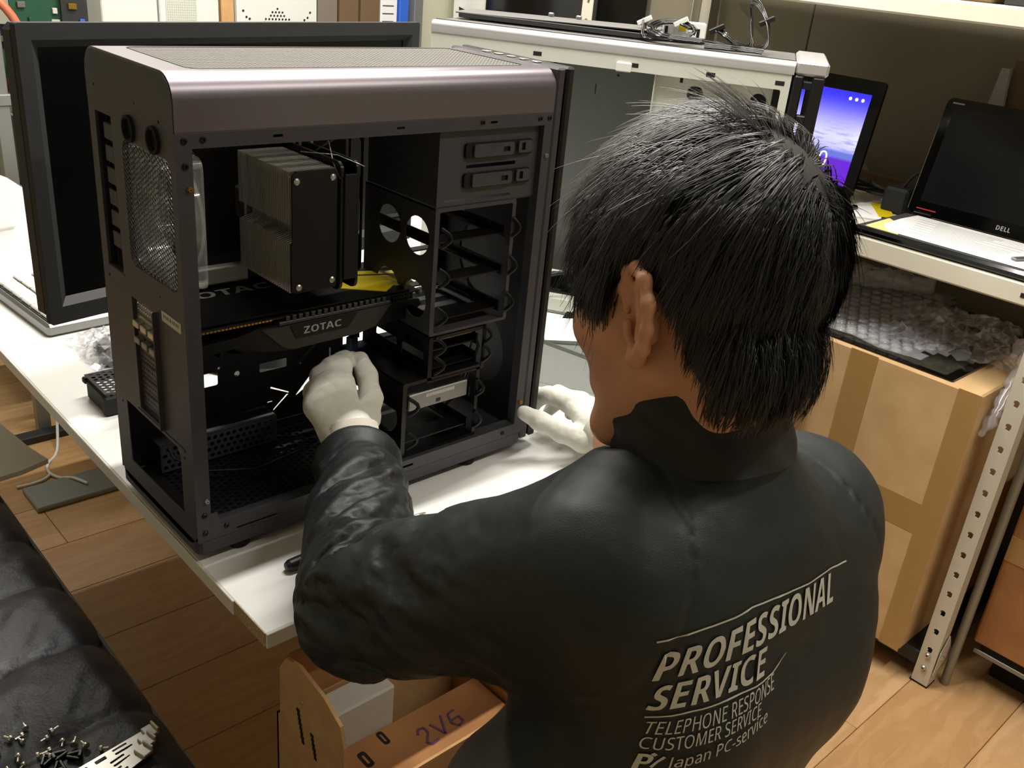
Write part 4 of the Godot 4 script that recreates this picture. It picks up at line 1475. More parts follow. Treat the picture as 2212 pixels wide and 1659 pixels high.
func make_bench_top_things() -> void:
	# pale side panel lying between the two cases, with a fan lead on it
	var at := Vector3(0.80, TT, -0.16)
	var t := thing("loose_side_panel", "grey steel case side panel lying on the worktop beyond the gloved right hand", "panel", at, deg_to_rad(-60.0))
	var mb := MB.new()
	mb.box(Vector3(0.02, 0.020, 0.0), Vector3(0.36, 0.0015, 0.21), 0.0)
	own("sheet", mb, M.steel_grey, t)
	mb = MB.new()
	for s in [-1.0, 1.0]:
		mb.box(Vector3(0.02, 0.010, s * 0.104), Vector3(0.36, 0.021, 0.0015))
		mb.box(Vector3(0.02, 0.0035, s * 0.098), Vector3(0.34, 0.0015, 0.012))
	mb.box(Vector3(-0.16, 0.010, 0), Vector3(0.0015, 0.021, 0.208))
	mb.box(Vector3(0.20, 0.010, 0), Vector3(0.0015, 0.021, 0.208))
	own("folded_edge", mb, M.zinc, t)
	t = thing("metal_tray", "shallow bare metal channel lying across the worktop behind the grey side panel", "tray", Vector3(0.86, TT, -0.255), deg_to_rad(-80.0))
	mb = MB.new()
	mb.box(Vector3(0, 0.001, 0), Vector3(0.34, 0.002, 0.07))
	mb.box(Vector3(0, 0.014, 0.035), Vector3(0.34, 0.028, 0.0016))
	mb.box(Vector3(0, 0.014, -0.035), Vector3(0.34, 0.028, 0.0016))
	own("channel", mb, M.zinc, t)
	t = thing("paper_sheet", "blank white sheet of paper on the worktop in front of the silver case", "paper", Vector3(0.945, TT, -0.235), deg_to_rad(-40.0))
	mb = MB.new()
	mb.box(Vector3(0, 0.0310, 0), Vector3(0.21, 0.0006, 0.12), 0.0, Basis(Vector3(0, 0, 1), 0.03))
	own("sheet", mb, M.paper, t)
	mb = MB.new()
	mb.box(Vector3(0, 0.0135, 0), Vector3(0.20, 0.027, 0.11), 0.002)
	own("pad", mb, M.white_plastic, t)
	# loose fan in the silver case's foot
	t = thing("loose_fan", "loose black case fan lying inside the open silver case", "fan", Vector3(1.10, TT + 0.0105, -0.44), deg_to_rad(-57.4))
	mb = MB.new()
	mb.plate([rrect(-0.07, -0.07, 0.07, 0.07, 0.008), circ(0, 0, 0.062, 30)], 0.004, xz(0.027))
	mb.plate([rrect(-0.07, -0.07, 0.07, 0.07, 0.008), circ(0, 0, 0.062, 30)], 0.004, xz(0.004))
	mb.lathe([Vector2(0.062, 0.0), Vector2(0.062, 0.027), Vector2(0.064, 0.027), Vector2(0.064, 0)], Transform3D.IDENTITY, 30)
	own("frame", mb, M.black_plastic, t)
	mb = MB.new()
	mb.lathe([Vector2(0.02, 0.003), Vector2(0.02, 0.024), Vector2(0, 0.025)], Transform3D.IDENTITY, 20)
	for b in 9:
		var a := TAU * b / 9
		mb.quad_auto(Vector3(cos(a) * 0.018, 0.022, sin(a) * 0.018), Vector3(cos(a) * 0.058, 0.023, sin(a) * 0.058), Vector3(cos(a + 0.5) * 0.058, 0.010, sin(a + 0.5) * 0.058), Vector3(cos(a + 0.5) * 0.018, 0.008, sin(a + 0.5) * 0.018), Vector3(0, -1, 0))
	own("rotor", mb, M.soft_black, t)
	t = thing("power_supply", "black power supply unit lying in front of the silver case's open side", "power supply", Vector3(0.99, TT, -0.285), deg_to_rad(-57.4))
	own("body", psu_mesh(), M.black_plastic, t)
	# thick black lead running across the case foot
	mb = MB.new()
	var a2 := Vector3(1.0, TT + 0.035, -0.45)
	mb.tube(smooth_path([Vector3(0.86, 0.045, -0.42), Vector3(0.93, 0.055, -0.42), Vector3(1.0, 0.075, -0.40), Vector3(1.07, 0.075, -0.33), Vector3(1.12, 0.05, -0.26), Vector3(1.13, 0.03, -0.22)], 30), 0.0045, 8)
	solo("power_lead", mb, M.black_plastic, "thick black lead slung across the open silver case", "cable", a2)
	# four-pin fan plug with its lead on the side panel
	t = thing("fan_plug", "four-pin black fan plug with its lead lying on the grey side panel", "plug", Vector3(0.745, TT + 0.0212, -0.02), deg_to_rad(-55.0))
	mb = MB.new()
	mb.box(Vector3(0, 0.006, 0), Vector3(0.012, 0.010, 0.016), 0.001)
	own("shell", mb, M.black_plastic, t)
	for k in 4:
		mb = MB.new()
		mb.box(Vector3(-0.0062, 0.006, -0.0055 + k * 0.0037), Vector3(0.0012, 0.006, 0.0018))
		own("pin_socket", mb, M.print_light, t)
	mb = MB.new()
	mb.tube(smooth_path([Vector3(0.006, 0.006, 0), Vector3(0.02, 0.008, 0.001), Vector3(0.05, 0.004, -0.004), Vector3(0.10, 0.003, 0.01)], 14), 0.0035, 8)
	own("lead", mb, M.black_plastic, t)
	# screwdriver near the front edge
	t = thing("screwdriver", "black-handled screwdriver lying under the technician's left sleeve near the worktop edge", "screwdriver", Vector3(0.18, TT, 0.073))
	mb = MB.new()
	var hx := Transform3D(Basis(Vector3(0, 1, 0), Vector3(1, 0, 0), Vector3(0, 0, -1)), Vector3(-0.105, 0.0085, -0.002))
	mb.lathe([Vector2(0, 0), Vector2(0.005, 0.001), Vector2(0.0075, 0.006), Vector2(0.0085, 0.03), Vector2(0.0070, 0.06), Vector2(0.0082, 0.075), Vector2(0.006, 0.085), Vector2(0.0035, 0.087)], hx, 16)
	own("handle", mb, M.black_plastic, t)
	mb = MB.new()
	mb.lathe([Vector2(0.0026, 0.086), Vector2(0.0026, 0.20), Vector2(0.0012, 0.212), Vector2(0, 0.213)], hx, 10)
	own("shaft", mb, M.bright_metal, t)
	# clear packing film in a heap beside the case
	t = thing("packing_film_heap", "crumpled clear plastic film heaped on the worktop beside the case's back", "plastic film", Vector3(0.165, TT, -0.66))
	own("film", crumple(0.13, 0.16, 0.075, 30, 5), M.plastic_film, t)
	mb = MB.new()
	mb.box(Vector3(0.0, 0.012, 0.0), Vector3(0.07, 0.022, 0.05), 0.004, Basis(Vector3(0, 1, 0), 0.5))
	mb.box(Vector3(-0.03, 0.008, 0.05), Vector3(0.04, 0.014, 0.03), 0.003, Basis(Vector3(0, 1, 0), -0.3))
	own("wrapped_black_part", mb, M.black_plastic, t)
	# black mesh bracket by the case's back
	t = thing("mesh_bracket", "small black perforated bracket lying by the back foot of the dark case", "bracket", Vector3(0.085, TT, -0.46))
	mb = MB.new()
	var lp := [rect(-0.03, -0.05, 0.06, 0.035)]
	for i in 9:
		for j in 8:
			lp.append(circ(-0.022 + i * 0.0095, -0.042 + j * 0.0098 + (i % 2) * 0.004, 0.0036, 6))
	mb.plate(lp, 0.0012, xz(0.038))
	own("mesh_plate", mb, M.soft_black, t)
	mb = MB.new()
	mb.box(Vector3(0.01, 0.016, 0.030), Vector3(0.085, 0.032, 0.014), 0.003)
	mb.box(Vector3(0.01, 0.028, -0.05), Vector3(0.085, 0.010, 0.012), 0.002)
	mb.box(Vector3(-0.025, 0.016, -0.01), Vector3(0.010, 0.032, 0.07), 0.003)
	own("bracket_body", mb, M.soft_black, t)
	# white keyboard behind
	t = thing("keyboard", "white keyboard with silver sides sticking out from behind the black monitor", "keyboard", Vector3(0.20, TT, -0.90), deg_to_rad(4.0))
	mb = MB.new()
	mb.bb(Vector3(-0.125, 0.0, -0.15), Vector3(0.22, 0.024, 0.125), 0.005)
	own("case", mb, M.dull_metal, t)
	mb = MB.new()
	mb.bb(Vector3(-0.118, 0.024, -0.143), Vector3(0.215, 0.0262, 0.118), 0.001)
	own("key_bed", mb, M.charcoal, t)
	for i in 9:
		for j in 6:
			mb = MB.new()
			mb.box(Vector3(-0.100 + i * 0.0345, 0.0295, -0.122 + j * 0.0425), Vector3(0.030, 0.007, 0.0375), 0.002)
			own("key", mb, M.white_plastic, t)
	# folded white paper bag and paper pile at the far end
	t = thing("white_paper_bag", "white paper bag with a peaked top standing at the worktop's far end", "bag", Vector3(0.13, TT, -1.28))
	mb = MB.new()
	mb.plate([[Vector2(-0.14, 0), Vector2(0.10, 0), Vector2(0.105, 0.115), Vector2(0.045, 0.165), Vector2(-0.03, 0.15), Vector2(-0.14, 0.10)]], 0.07, Transform3D(Basis(Vector3(0, 1, 0), 0.2), Vector3(0, 0, -0.05)))
	own("bag", mb, M.paper, t)
	mb = MB.new()
	mb.box(Vector3(-0.02, 0.06, 0.028), Vector3(0.16, 0.003, 0.004), 0.0, Basis(Vector3(0, 1, 0), 0.2))
	own("fold", mb, M.print_light, t)
	t = thing("paper_pile", "flat pile of white papers beside the keyboard", "papers", Vector3(0.10, TT, -1.14))
	for k in 5:
		mb = MB.new()
		mb.box(Vector3(0.0 + 0.006 * sin(k * 2.1), 0.002 + k * 0.004, 0.005 * cos(k * 1.7)), Vector3(0.18, 0.0036, 0.15), 0.0, Basis(Vector3(0, 1, 0), 0.1 * sin(k * 3.0)))
		own("sheet", mb, M.paper, t)


func psu_mesh() -> MB:
	var mb := MB.new()
	mb.box(Vector3(0, 0.014, 0), Vector3(0.12, 0.028, 0.05), 0.002)
	return mb


# a crumpled sheet: size x by z, height h, n steps
func crumple(sx: float, sz: float, h: float, n: int, sd: int) -> MB:
	var f := FastNoiseLite.new()
	f.seed = sd
	f.frequency = 1.0
	f.noise_type = FastNoiseLite.TYPE_CELLULAR
	f.cellular_return_type = FastNoiseLite.RETURN_DISTANCE
	var g := FastNoiseLite.new()
	g.seed = sd + 1
	g.frequency = 1.0
	var mb := MB.new()
	var pt := func(i: int, j: int) -> Vector3:
		var u := float(i) / n - 0.5
		var v := float(j) / n - 0.5
		var e := clampf((0.5 - maxf(absf(u), absf(v))) * 4.0, 0.0, 1.0)
		var y := (0.35 + 0.65 * (f.get_noise_2d(u * 5.0, v * 5.0) + 1.0)) * h * 0.55 * (0.25 + 0.75 * e) + g.get_noise_2d(u * 14.0, v * 14.0) * h * 0.16
		return Vector3(u * sx + g.get_noise_2d(u * 8.0 + 9.0, v * 8.0) * sx * 0.12, maxf(y, 0.002), v * sz + g.get_noise_2d(u * 8.0, v * 8.0 + 5.0) * sz * 0.12)
	for i in n:
		for j in n:
			mb.quad_auto(pt.call(i, j), pt.call(i + 1, j), pt.call(i + 1, j + 1), pt.call(i, j + 1), Vector3(0, -1, 0))
	return mb


# ------------------------------------------------------------------ white rack on the right and what it carries
func l_post(x: float, z: float, sx: float, sz: float, t: Node3D, holes: bool) -> void:
	# angle post: one face across z at x, one face across x at z
	var y0 := -0.738
	var y1 := 1.15
	var mb := MB.new()
	var lp := [rect(minf(z, z + sz * 0.037), y0, maxf(z, z + sz * 0.037), y1)]
	if holes:
		for k in 36:
			var y := y0 + 0.045 + k * 0.051
			var zc := z + sz * 0.019
			lp.append([Vector2(zc - 0.0045, y - 0.006), Vector2(zc + 0.003, y - 0.0075), Vector2(zc + 0.0055, y - 0.002), Vector2(zc + 0.0055, y + 0.0055), Vector2(zc, y + 0.008), Vector2(zc - 0.0055, y + 0.006), Vector2(zc - 0.0055, y + 0.001), Vector2(zc - 0.0035, y - 0.001)])
	mb.plate(lp, 0.0018, Transform3D(XF_YZ.basis, Vector3(x + (0.0018 if sx > 0 else 0.0), 0, 0)))
	mb.bb(Vector3(minf(x, x + sx * 0.037), y0, minf(z, z + sz * 0.0018)), Vector3(maxf(x, x + sx * 0.037), y1, maxf(z, z + sz * 0.0018)))
	part("post", mb, M.post_white, t)
	mb = MB.new()
	mb.bb(Vector3(minf(x, x + sx * 0.039) - 0.001, y0, minf(z, z + sz * 0.039) - 0.001), Vector3(maxf(x, x + sx * 0.039) + 0.001, y0 + 0.004, maxf(z, z + sz * 0.039) + 0.001))
	part("foot_cap", mb, M.rubber, t)


func make_rack() -> void:
	var t := thing("white_rack", "tall white perforated steel rack against the right wall, carrying laptops over a big carton", "rack", Vector3(1.74, -0.738, -0.24))
	for zz in [[0.410, -1.0], [-0.89, 1.0]]:
		l_post(1.492, zz[0], 1.0, zz[1], t, true)
		l_post(1.985, zz[0], -1.0, zz[1], t, false)
	for d in [[0.202, 0.044], [0.673, 0.036]]:
		var mb := MB.new()
		mb.bb(Vector3(1.4905, d[0] - d[1], -0.852), Vector3(1.98, d[0], 0.372), 0.004)
		part("shelf_board", mb, M.rack_white, t)
		mb = MB.new()
		mb.bb(Vector3(1.4895, d[0] - d[1] * 0.62, 0.335), Vector3(1.4906, d[0] - d[1] * 0.42, 0.343), 0.0)
		part("bolt_hole", mb, M.hole_dark, t)
	var mb := MB.new()
	mb.bb(Vector3(1.955, 0.202, -0.852), Vector3(1.975, 0.245, 0.372), 0.003)
	part("back_rail", mb, M.brown_board, t)
	mb = MB.new()
	mb.bb(Vector3(1.50, -0.702, -0.852), Vector3(1.98, -0.664, 0.372), 0.003)
	part("bottom_board", mb, M.dark_grey, t)
	for q in [[-0.655, 0.0], [-0.69, 0.0]]:
		screw(Vector3(1.4915, q[0], 0.391), Vector3(-1, 0, 0), 0.0065, M.bright_metal, t, 0.006)
	screw(Vector3(1.515, -0.66, 0.4115), Vector3(0, 0, 1), 0.006, M.bright_metal, t, 0.006)
	mb = MB.new()
	mb.plate([[Vector2(1.52, -0.60), Vector2(1.56, -0.66), Vector2(1.495, -0.70), Vector2(1.495, -0.64)]], 0.002, xy(0.4125))
	part("corner_plate", mb, M.post_white, t)
	# wall sheet behind the rack
	mb = MB.new()
	for zz in [[-0.92, -0.545], [-0.542, 0.9], [-2.0, -0.923]]:
		mb.bb(Vector3(2.02, -0.738, zz[0]), Vector3(2.05, CEIL, zz[1]), 0.002)
	struct("wall_panelling", mb, M.olive_wall)
	# --- big carton lying under the lower board
	t = thing("large_carton", "big brown taped cardboard carton on the rack's bottom board", "carton", Vector3(1.72, -0.664, -0.03))
	mb = MB.new()
	mb.bb(Vector3(1.462, -0.664, -0.42), Vector3(1.96, -0.026, 0.338), 0.004)
	part("body", mb, M.cardboard, t)
	for d in [[-0.6625, -0.3335], [-0.3305, -0.0275]]:
		mb = MB.new()
		mb.bb(Vector3(1.4565, d[0], -0.418), Vector3(1.462, d[1], 0.336), 0.0015)
		part("flap", mb, M.cardboard, t)
	for d in [[Vector3(1.4558, -0.372, -0.42), Vector3(1.4566, -0.300, 0.338)], [Vector3(1.4556, -0.664, 0.292), Vector3(1.4564, -0.026, 0.3385)], [Vector3(1.4556, -0.664, -0.42), Vector3(1.4564, -0.026, -0.37)], [Vector3(1.4554, -0.31, 0.055), Vector3(1.4562, -0.026, 0.118)]]:
		mb = MB.new()
		mb.bb(d[0], d[1])
		part("packing_tape", mb, M.tape_clear, t, "strip of brown packing tape")
	mb = MB.new()
	mb.box(Vector3(1.4545, -0.150, -0.075), Vector3(0.003, 0.010, 0.014), 0.001, Basis(Vector3(1, 0, 0), 0.4))
	part("torn_tape_end", mb, M.paper, t)
	# --- second carton, further along, on a low board of its own
	t = thing("orange_brown_carton", "orange-brown cardboard carton on a low board to the right of the rack's corner post", "carton", Vector3(1.78, -0.622, 0.72))
	mb = MB.new()
	mb.bb(Vector3(1.58, -0.622, 0.444), Vector3(1.98, -0.05, 0.98), 0.004)
	part("body", mb, M.cardboard_dark, t)
	mb = MB.new()
	mb.bb(Vector3(1.5785, -0.40, 0.446), Vector3(1.58, -0.34, 0.978))
	part("packing_tape", mb, M.tape_clear, t)
	t = thing("low_board", "low dark board on the floor under the orange-brown carton", "board", Vector3(1.78, -0.738, 0.72))
	mb = MB.new()
	mb.bb(Vector3(1.59, -0.644, 0.46), Vector3(1.98, -0.622, 1.0), 0.002)
	part("top", mb, M.hole_dark, t)
	mb = MB.new()
	mb.bb(Vector3(1.586, -0.652, 0.45), Vector3(1.59, -0.641, 1.0), 0.001)
	part("front_edge", mb, M.steel_grey, t)
	mb = MB.new()
	mb.bb(Vector3(1.66, -0.738, 0.48), Vector3(1.96, -0.644, 0.98), 0.002)
	part("plinth", mb, M.hole_dark, t)
	mb = MB.new()
	mb.tube([Vector3(1.545, -0.738, 0.428), Vector3(1.545, 1.1, 0.428)], 0.010, 10)
	solo("grey_rod", mb, M.steel_grey, "slim grey upright rod standing just behind the rack's white corner post", "rod", Vector3(1.545, -0.738, 0.428))
	# --- smoked panel with black border on the carton
	t = thing("smoked_glass_panel", "tinted case window panel with a black border lying on the big carton", "panel", Vector3(1.71, -0.026, 0.01))
	mb = MB.new()
	mb.plate([rrect(1.470, -0.27, 1.95, 0.272, 0.004), rrect(1.486, -0.254, 1.934, 0.250, 0.003)], 0.004, xz(-0.0215))
	part("border", mb, M.gloss_black, t)
	mb = MB.new()
	mb.bb(Vector3(1.484, -0.0252, -0.256), Vector3(1.936, -0.0222, 0.252))
	part("pane", mb, M.glass_smoke, t)
	# --- bubble wrap: a film with raised round cells
	t = thing("bubble_wrap", "clear bubble wrap spread over the tinted panel", "bubble wrap", Vector3(1.64, -0.0205, 0.02))
	var bu := MB.new()
	var fl := MB.new()
	var n := FastNoiseLite.new()
	n.seed = 4
	n.frequency = 3.2
	var hgt := func(x: float, z: float) -> float:
		return -0.0195 + 0.010 * (n.get_noise_2d(x * 2.0, z * 2.0) + 0.8) + 0.030 * smoothstep(1.62, 1.90, x)
	for i in 16:
		for j in 17:
			var x := 1.488 + i * 0.0255
			var z := -0.235 + j * 0.0265 + (i % 2) * 0.01325
			if z > 0.16 + (x - 1.49) * 0.3 or x > 1.49 + (0.24 - z) * 2.0:
				continue
			var y: float = hgt.call(x, z)
			bu.lathe([Vector2(0.0112, 0.0), Vector2(0.0112, 0.002), Vector2(0.0095, 0.0045), Vector2(0.006, 0.0058), Vector2(0, 0.0062)], Transform3D(Basis.IDENTITY, Vector3(x, y, z)), 12)
	var st := 0.02
	for i in 21:
		for j in 24:
			var x0 := 1.478 + i * st
			var z0 := -0.245 + j * st
			if z0 > 0.17 + (x0 - 1.49) * 0.3 + 0.012 * sin(x0 * 90.0) or x0 > 1.49 + (0.25 - z0) * 2.0:
				continue
			var P := func(x: float, z: float) -> Vector3:
				return Vector3(x, hgt.call(x, z), z)
			fl.quad_auto(P.call(x0, z0), P.call(x0 + st, z0), P.call(x0 + st, z0 + st), P.call(x0, z0 + st), Vector3(1.7, -2, 0))
	part("film", fl, M.plastic_film, t)
	tag(part("bubbles", bu, M.plastic_film, t), "", "", "", "stuff")
	# --- crumpled clear bags
	t = thing("rolled_film", "roll of crumpled clear film lying on the bubble wrap", "plastic film", Vector3(1.76, 0.008, -0.09), deg_to_rad(-62.0))
	own("film", film_roll(0.30, 0.028, 8), M.plastic_film, t)
	t = thing("film_bag", "big crumpled clear bag sliding off the carton's corner by the white post", "plastic film", Vector3(1.72, -0.021, 0.15), deg_to_rad(20.0))
	own("film", crumple(0.30, 0.28, 0.105, 34, 21), M.plastic_film, t)
	t = thing("hanging_film_end", "twisted end of clear film hanging down the carton beside the white post", "plastic film", Vector3(1.60, -0.10, 0.335))
	var mb2 := MB.new()
	var pts := smooth_path([Vector3(0.06, 0.13, -0.02), Vector3(0.02, 0.125, 0.01), Vector3(-0.05, 0.06, 0.016), Vector3(-0.085, 0.02, 0.018), Vector3(-0.11, -0.02, 0.012)], 26)
	var rs := []
	for k in pts.size():
		rs.append(0.014 + 0.007 * sin(k * 1.9) * cos(k * 0.7) - 0.006 * smoothstep(18, 26, k))
	mb2.tube(pts, rs, 9)
	own("film", mb2, M.plastic_film, t)
	# --- open laptop with papers on its keys
	t = thing("open_laptop", "open black laptop with a dark screen and white papers laid on its keyboard", "laptop", Vector3(1.61, 0.202, 0.17))
	mb = MB.new()
	mb.bb(Vector3(1.490, 0.2025, -0.028), Vector3(1.738, 0.2215, 0.372), 0.006)
	part("base", mb, M.gloss_black, t)
	mb = MB.new()
	mb.bb(Vector3(1.498, 0.2212, -0.020), Vector3(1.716, 0.2226, 0.364), 0.0006)
	part("palm_rest", mb, M.charcoal, t)
	var lean := 0.235
	var lx := Transform3D(Basis(Vector3(0, 0, 1), Vector3(sin(lean), cos(lean), 0), Vector3(-cos(lean), sin(lean), 0)), Vector3(1.728, 0.224, 0.172))
	mb = MB.new()
	mb.plate([rrect(-0.199, 0.0, 0.199, 0.258, 0.014)], 0.009, lx * Transform3D(Basis.IDENTITY, Vector3(0, 0, -0.010)))
	part("lid", mb, M.gloss_black, t)
	mb = MB.new()
	mb.plate([rect(-0.178, 0.030, 0.178, 0.238)], 0.0005, lx * Transform3D(Basis.IDENTITY, Vector3(0, 0, -0.0008)))
	part("screen", mb, M.screen_off, t)
	mb = MB.new()
	mb.tube([lx * Vector3(-0.2, 0.008, -0.004), lx * Vector3(-0.2, 0.20, -0.004)], 0.0009, 5)
	part("lid_edge", mb, M.bright_metal, t)
	for z in [-0.16, 0.16]:
		mb = MB.new()
		mb.tube([Vector3(1.728, 0.225, 0.172 + z - 0.02), Vector3(1.728, 0.225, 0.172 + z + 0.02)], 0.006, 10)
		part("hinge", mb, M.gloss_black, t)
	mb = MB.new()
	letter(mb, "DELL", 0.030, 0.0095, lx * Transform3D(Basis.IDENTITY, Vector3(0.0, 0.010, 0.0002)), true)
	part("lettering", mb, M.print_grey, t)
	mb = MB.new()
	mb.plate([rect(-0.180, 0.012, -0.135, 0.0145)], 0.0004, lx)
	part("red_mark", mb, M.red, t)
	mb = MB.new()
	mb.plate([rect(-0.186, 0.246, -0.160, 0.249)], 0.0004, lx)
	part("small_print", mb, M.print_grey, t)
	t = thing("document_sheet", "white printed sheets covering the black laptop's keyboard", "paper", Vector3(1.61, 0.2226, 0.19))
	mb = MB.new()
	mb.plate([[Vector2(1.505, 0.045), Vector2(1.505, 0.362), Vector2(1.712, 0.362), Vector2(1.712, 0.008), Vector2(1.64, 0.004), Vector2(1.55, 0.010)]], 0.0008, xz(0.2242))
	part("sheet", mb, M.paper, t)
	mb = MB.new()
	for k in 15:
		var zz := 0.03 + fposmod(k * 0.037, 0.08)
		mb.bb(Vector3(1.540 + k * 0.0105, 0.2243, zz), Vector3(1.5412 + k * 0.0105, 0.2246, zz + 0.12 + fposmod(k * 0.053, 0.09)))
	part("printed_line", mb, M.print_grey, t)
	mb = MB.new()
	mb.plate([[Vector2(1.500, -0.006), Vector2(1.500, 0.068), Vector2(1.56, 0.06), Vector2(1.62, -0.012)]], 0.0007, xz(0.2234))
	solo("yellow_note", mb, M.paper_yellow, "pale yellow note half hidden under the white printed sheets on the laptop", "note", Vector3(1.54, 0.2226, 0.03))
	mb = MB.new()
	mb.bar(Vector3(1.545, 0.2275, 0.285), Vector3(1.70, 0.2275, 0.345), 0.013, 0.005, Vector3.UP, 0.001)
	solo("grey_strip", mb, M.dull_metal, "grey metal strip lying across the white printed sheets", "strip", Vector3(1.62, 0.2248, 0.315))
	# --- lit laptop with a landscape picture
	t = thing("lit_laptop", "black laptop showing a bright violet landscape behind the silver case", "laptop", Vector3(1.66, 0.202, -0.34))
	mb = MB.new()
	mb.bb(Vector3(1.505, 0.2025, -0.530), Vector3(1.72, 0.2185, -0.158), 0.005)
	part("base", mb, M.gloss_black, t)
	lean = 0.16
	lx = Transform3D(Basis(Vector3(0, 0, 1), Vector3(sin(lean), cos(lean), 0), Vector3(-cos(lean), sin(lean), 0)), Vector3(1.712, 0.220, -0.344))
	mb = MB.new()
	mb.plate([rrect(-0.188, 0.0, 0.184, 0.268, 0.008)], 0.009, lx * Transform3D(Basis.IDENTITY, Vector3(0, 0, -0.010)))
	part("lid", mb, M.gloss_black, t)
	var sx0 := -0.170
	var sx1 := 0.158
	var sy0 := 0.024
	var sy1 := 0.236
	mb = MB.new()
	mb.quad(lx * Vector3(sx0, sy0, 0.0004), lx * Vector3(sx1, sy0, 0.0004), lx * Vector3(sx1, sy1, 0.0004), lx * Vector3(sx0, sy1, 0.0004), lx.basis.z)
	var scr := part("glowing_screen", mb, screen_material(), t, "lit screen with blue sky over a violet field")
	mb = MB.new()
	letter(mb, "19:30", 0.115, 0.036, lx * Transform3D(Basis.IDENTITY, Vector3(-0.02, 0.058, 0.001)))
	part("clock_digits", mb, M.screen_white, scr)
	mb = MB.new()
	for k in 3:
		var cx := 0.108 + k * 0.016
		mb.plate([circ(cx, 0.2205, 0.0042, 10)], 0.0003, lx * Transform3D(Basis.IDENTITY, Vector3(0, 0, 0.0008)))
	part("screen_icon", mb, M.screen_white, scr)
	var al := AreaLight3D.new()
	al.name = "screen_light"
	al.area_size = Vector2(sx1 - sx0, sy1 - sy0)
	al.light_color = Color(0.62, 0.60, 1.0)
	al.light_energy = 0.006
	al.area_range = 4.0
	al.area_attenuation = 2.0
	al.shadow_enabled = true
	t.add_child(al)
	var ab := Basis(-lx.basis.x, lx.basis.y, -lx.basis.z)
	al.transform = Transform3D(ab, lx * Vector3((sx0 + sx1) / 2, (sy0 + sy1) / 2, 0.004) - Vector3(1.66, 0.202, -0.34))
	# --- clutter between the laptops
	mb = MB.new()
	mb.bb(Vector3(1.755, 0.2025, -0.105), Vector3(1.815, 0.262, -0.045), 0.006)
	mb.tube(smooth_path([Vector3(1.785, 0.26, -0.075), Vector3(1.80, 0.30, -0.05), Vector3(1.82, 0.28, 0.02), Vector3(1.84, 0.22, 0.06)], 18), 0.004, 7)
	solo("power_adapter", mb, M.soft_black, "square black power adapter with its lead standing behind the open laptop", "adapter", Vector3(1.785, 0.202, -0.075))
	for k in 3:
		var b0 := Vector3(1.86, 0.202, -0.20 + k * 0.05)
		mb = MB.new()
		var pp := []
		for q in 20:
			var a := TAU * q / 12.0
			pp.append(b0 + Vector3(cos(a) * (0.045 + 0.01 * k), 0.006 + 0.002 * q + 0.01 * sin(a * 0.7), sin(a) * (0.05 - 0.008 * k)))
		mb.tube(pp, 0.0038, 7)
		solo("coiled_lead", mb, [M.soft_black, M.dark_grey, M.black_plastic][k], ["coil of black lead farthest into the corner behind the lit laptop", "middle coil of dark grey lead behind the lit laptop", "coil of black lead nearest the open laptop's back"][k], "cable", b0)
	mb = MB.new()
	mb.plate([[Vector2(1.60, -0.135), Vector2(1.66, -0.05), Vector2(1.80, -0.11), Vector2(1.76, -0.21)]], 0.003, xz(0.2058))
	solo("white_card", mb, M.paper, "white card lying between the lit laptop and the open one", "card", Vector3(1.70, 0.202, -0.12))
	mb = MB.new()
	mb.plate([[Vector2(1.68, -0.065), Vector2(1.705, -0.04), Vector2(1.82, -0.115), Vector2(1.79, -0.145)]], 0.001, xz(0.2070))
	solo("yellow_card", mb, M.yellow, "thin yellow card on top of the white card behind the laptops", "card", Vector3(1.75, 0.2058, -0.09))
	mb = MB.new()
	mb.bb(Vector3(1.56, 0.2025, -0.142), Vector3(1.70, 0.2145, -0.128), 0.003)
	solo("black_stylus_tray", mb, M.gloss_black, "narrow glossy black bar lying beside the open laptop's corner", "bar", Vector3(1.63, 0.202, -0.135))
	# grey stand behind the open laptop
	t = thing("grey_bracket", "pale grey L-shaped bracket holding a brown board behind the open laptop", "bracket", Vector3(1.92, 0.202, 0.08))
	mb = MB.new()
	mb.plate([[Vector2(-0.012, 0.202), Vector2(0.022, 0.542), Vector2(0.040, 0.542), Vector2(0.048, 0.458), Vector2(0.22, 0.455), Vector2(0.22, 0.202)]], 0.012, yz(1.915))
	part("upright", mb, M.dull_grey, t)
	mb = MB.new()
	mb.bb(Vector3(1.918, 0.202, 0.042), Vector3(1.945, 0.56, 0.22), 0.001)
	part("brown_backing", mb, M.brown_board, t)
	# things on the upper board
	for k in 3:
		mb = MB.new()
		mb.bb(Vector3(1.54, 0.673, 0.02 + k * 0.11), Vector3(1.80, 0.75 + 0.03 * k, 0.11 + k * 0.11), 0.003)
		solo("stored_box", mb, [M.brown_board, M.dark_grey, M.steel_grey][k], ["brown box on the rack's upper board", "dark grey box in the middle of the rack's upper board", "light grey box at the right end of the rack's upper board"][k], "box", Vector3(1.67, 0.673, 0.065 + k * 0.11))


func film_roll(L: float, r: float, sd: int) -> MB:
	var n := FastNoiseLite.new()
	n.seed = sd
	n.frequency = 1.0
	var mb := MB.new()
	var P := func(i: int, j: int) -> Vector3:
		var u := i / 30.0
		var a := TAU * j / 16.0
		var rr: float = r * (0.72 + 0.35 * sin(PI * clampf(u, 0.05, 0.95)) + 0.35 * n.get_noise_3d(u * 9.0, cos(a) * 2.0, sin(a) * 2.0))
		return Vector3((u - 0.5) * L, rr * 0.85 + sin(a) * rr * 0.85 + u * 0.02, cos(a) * rr)
	for i in 30:
		for j in 16:
			mb.quad_auto(P.call(i, j), P.call(i + 1, j), P.call(i + 1, j + 1), P.call(i, j + 1), Vector3((i / 30.0 - 0.5) * L, r, 0))
	return mb


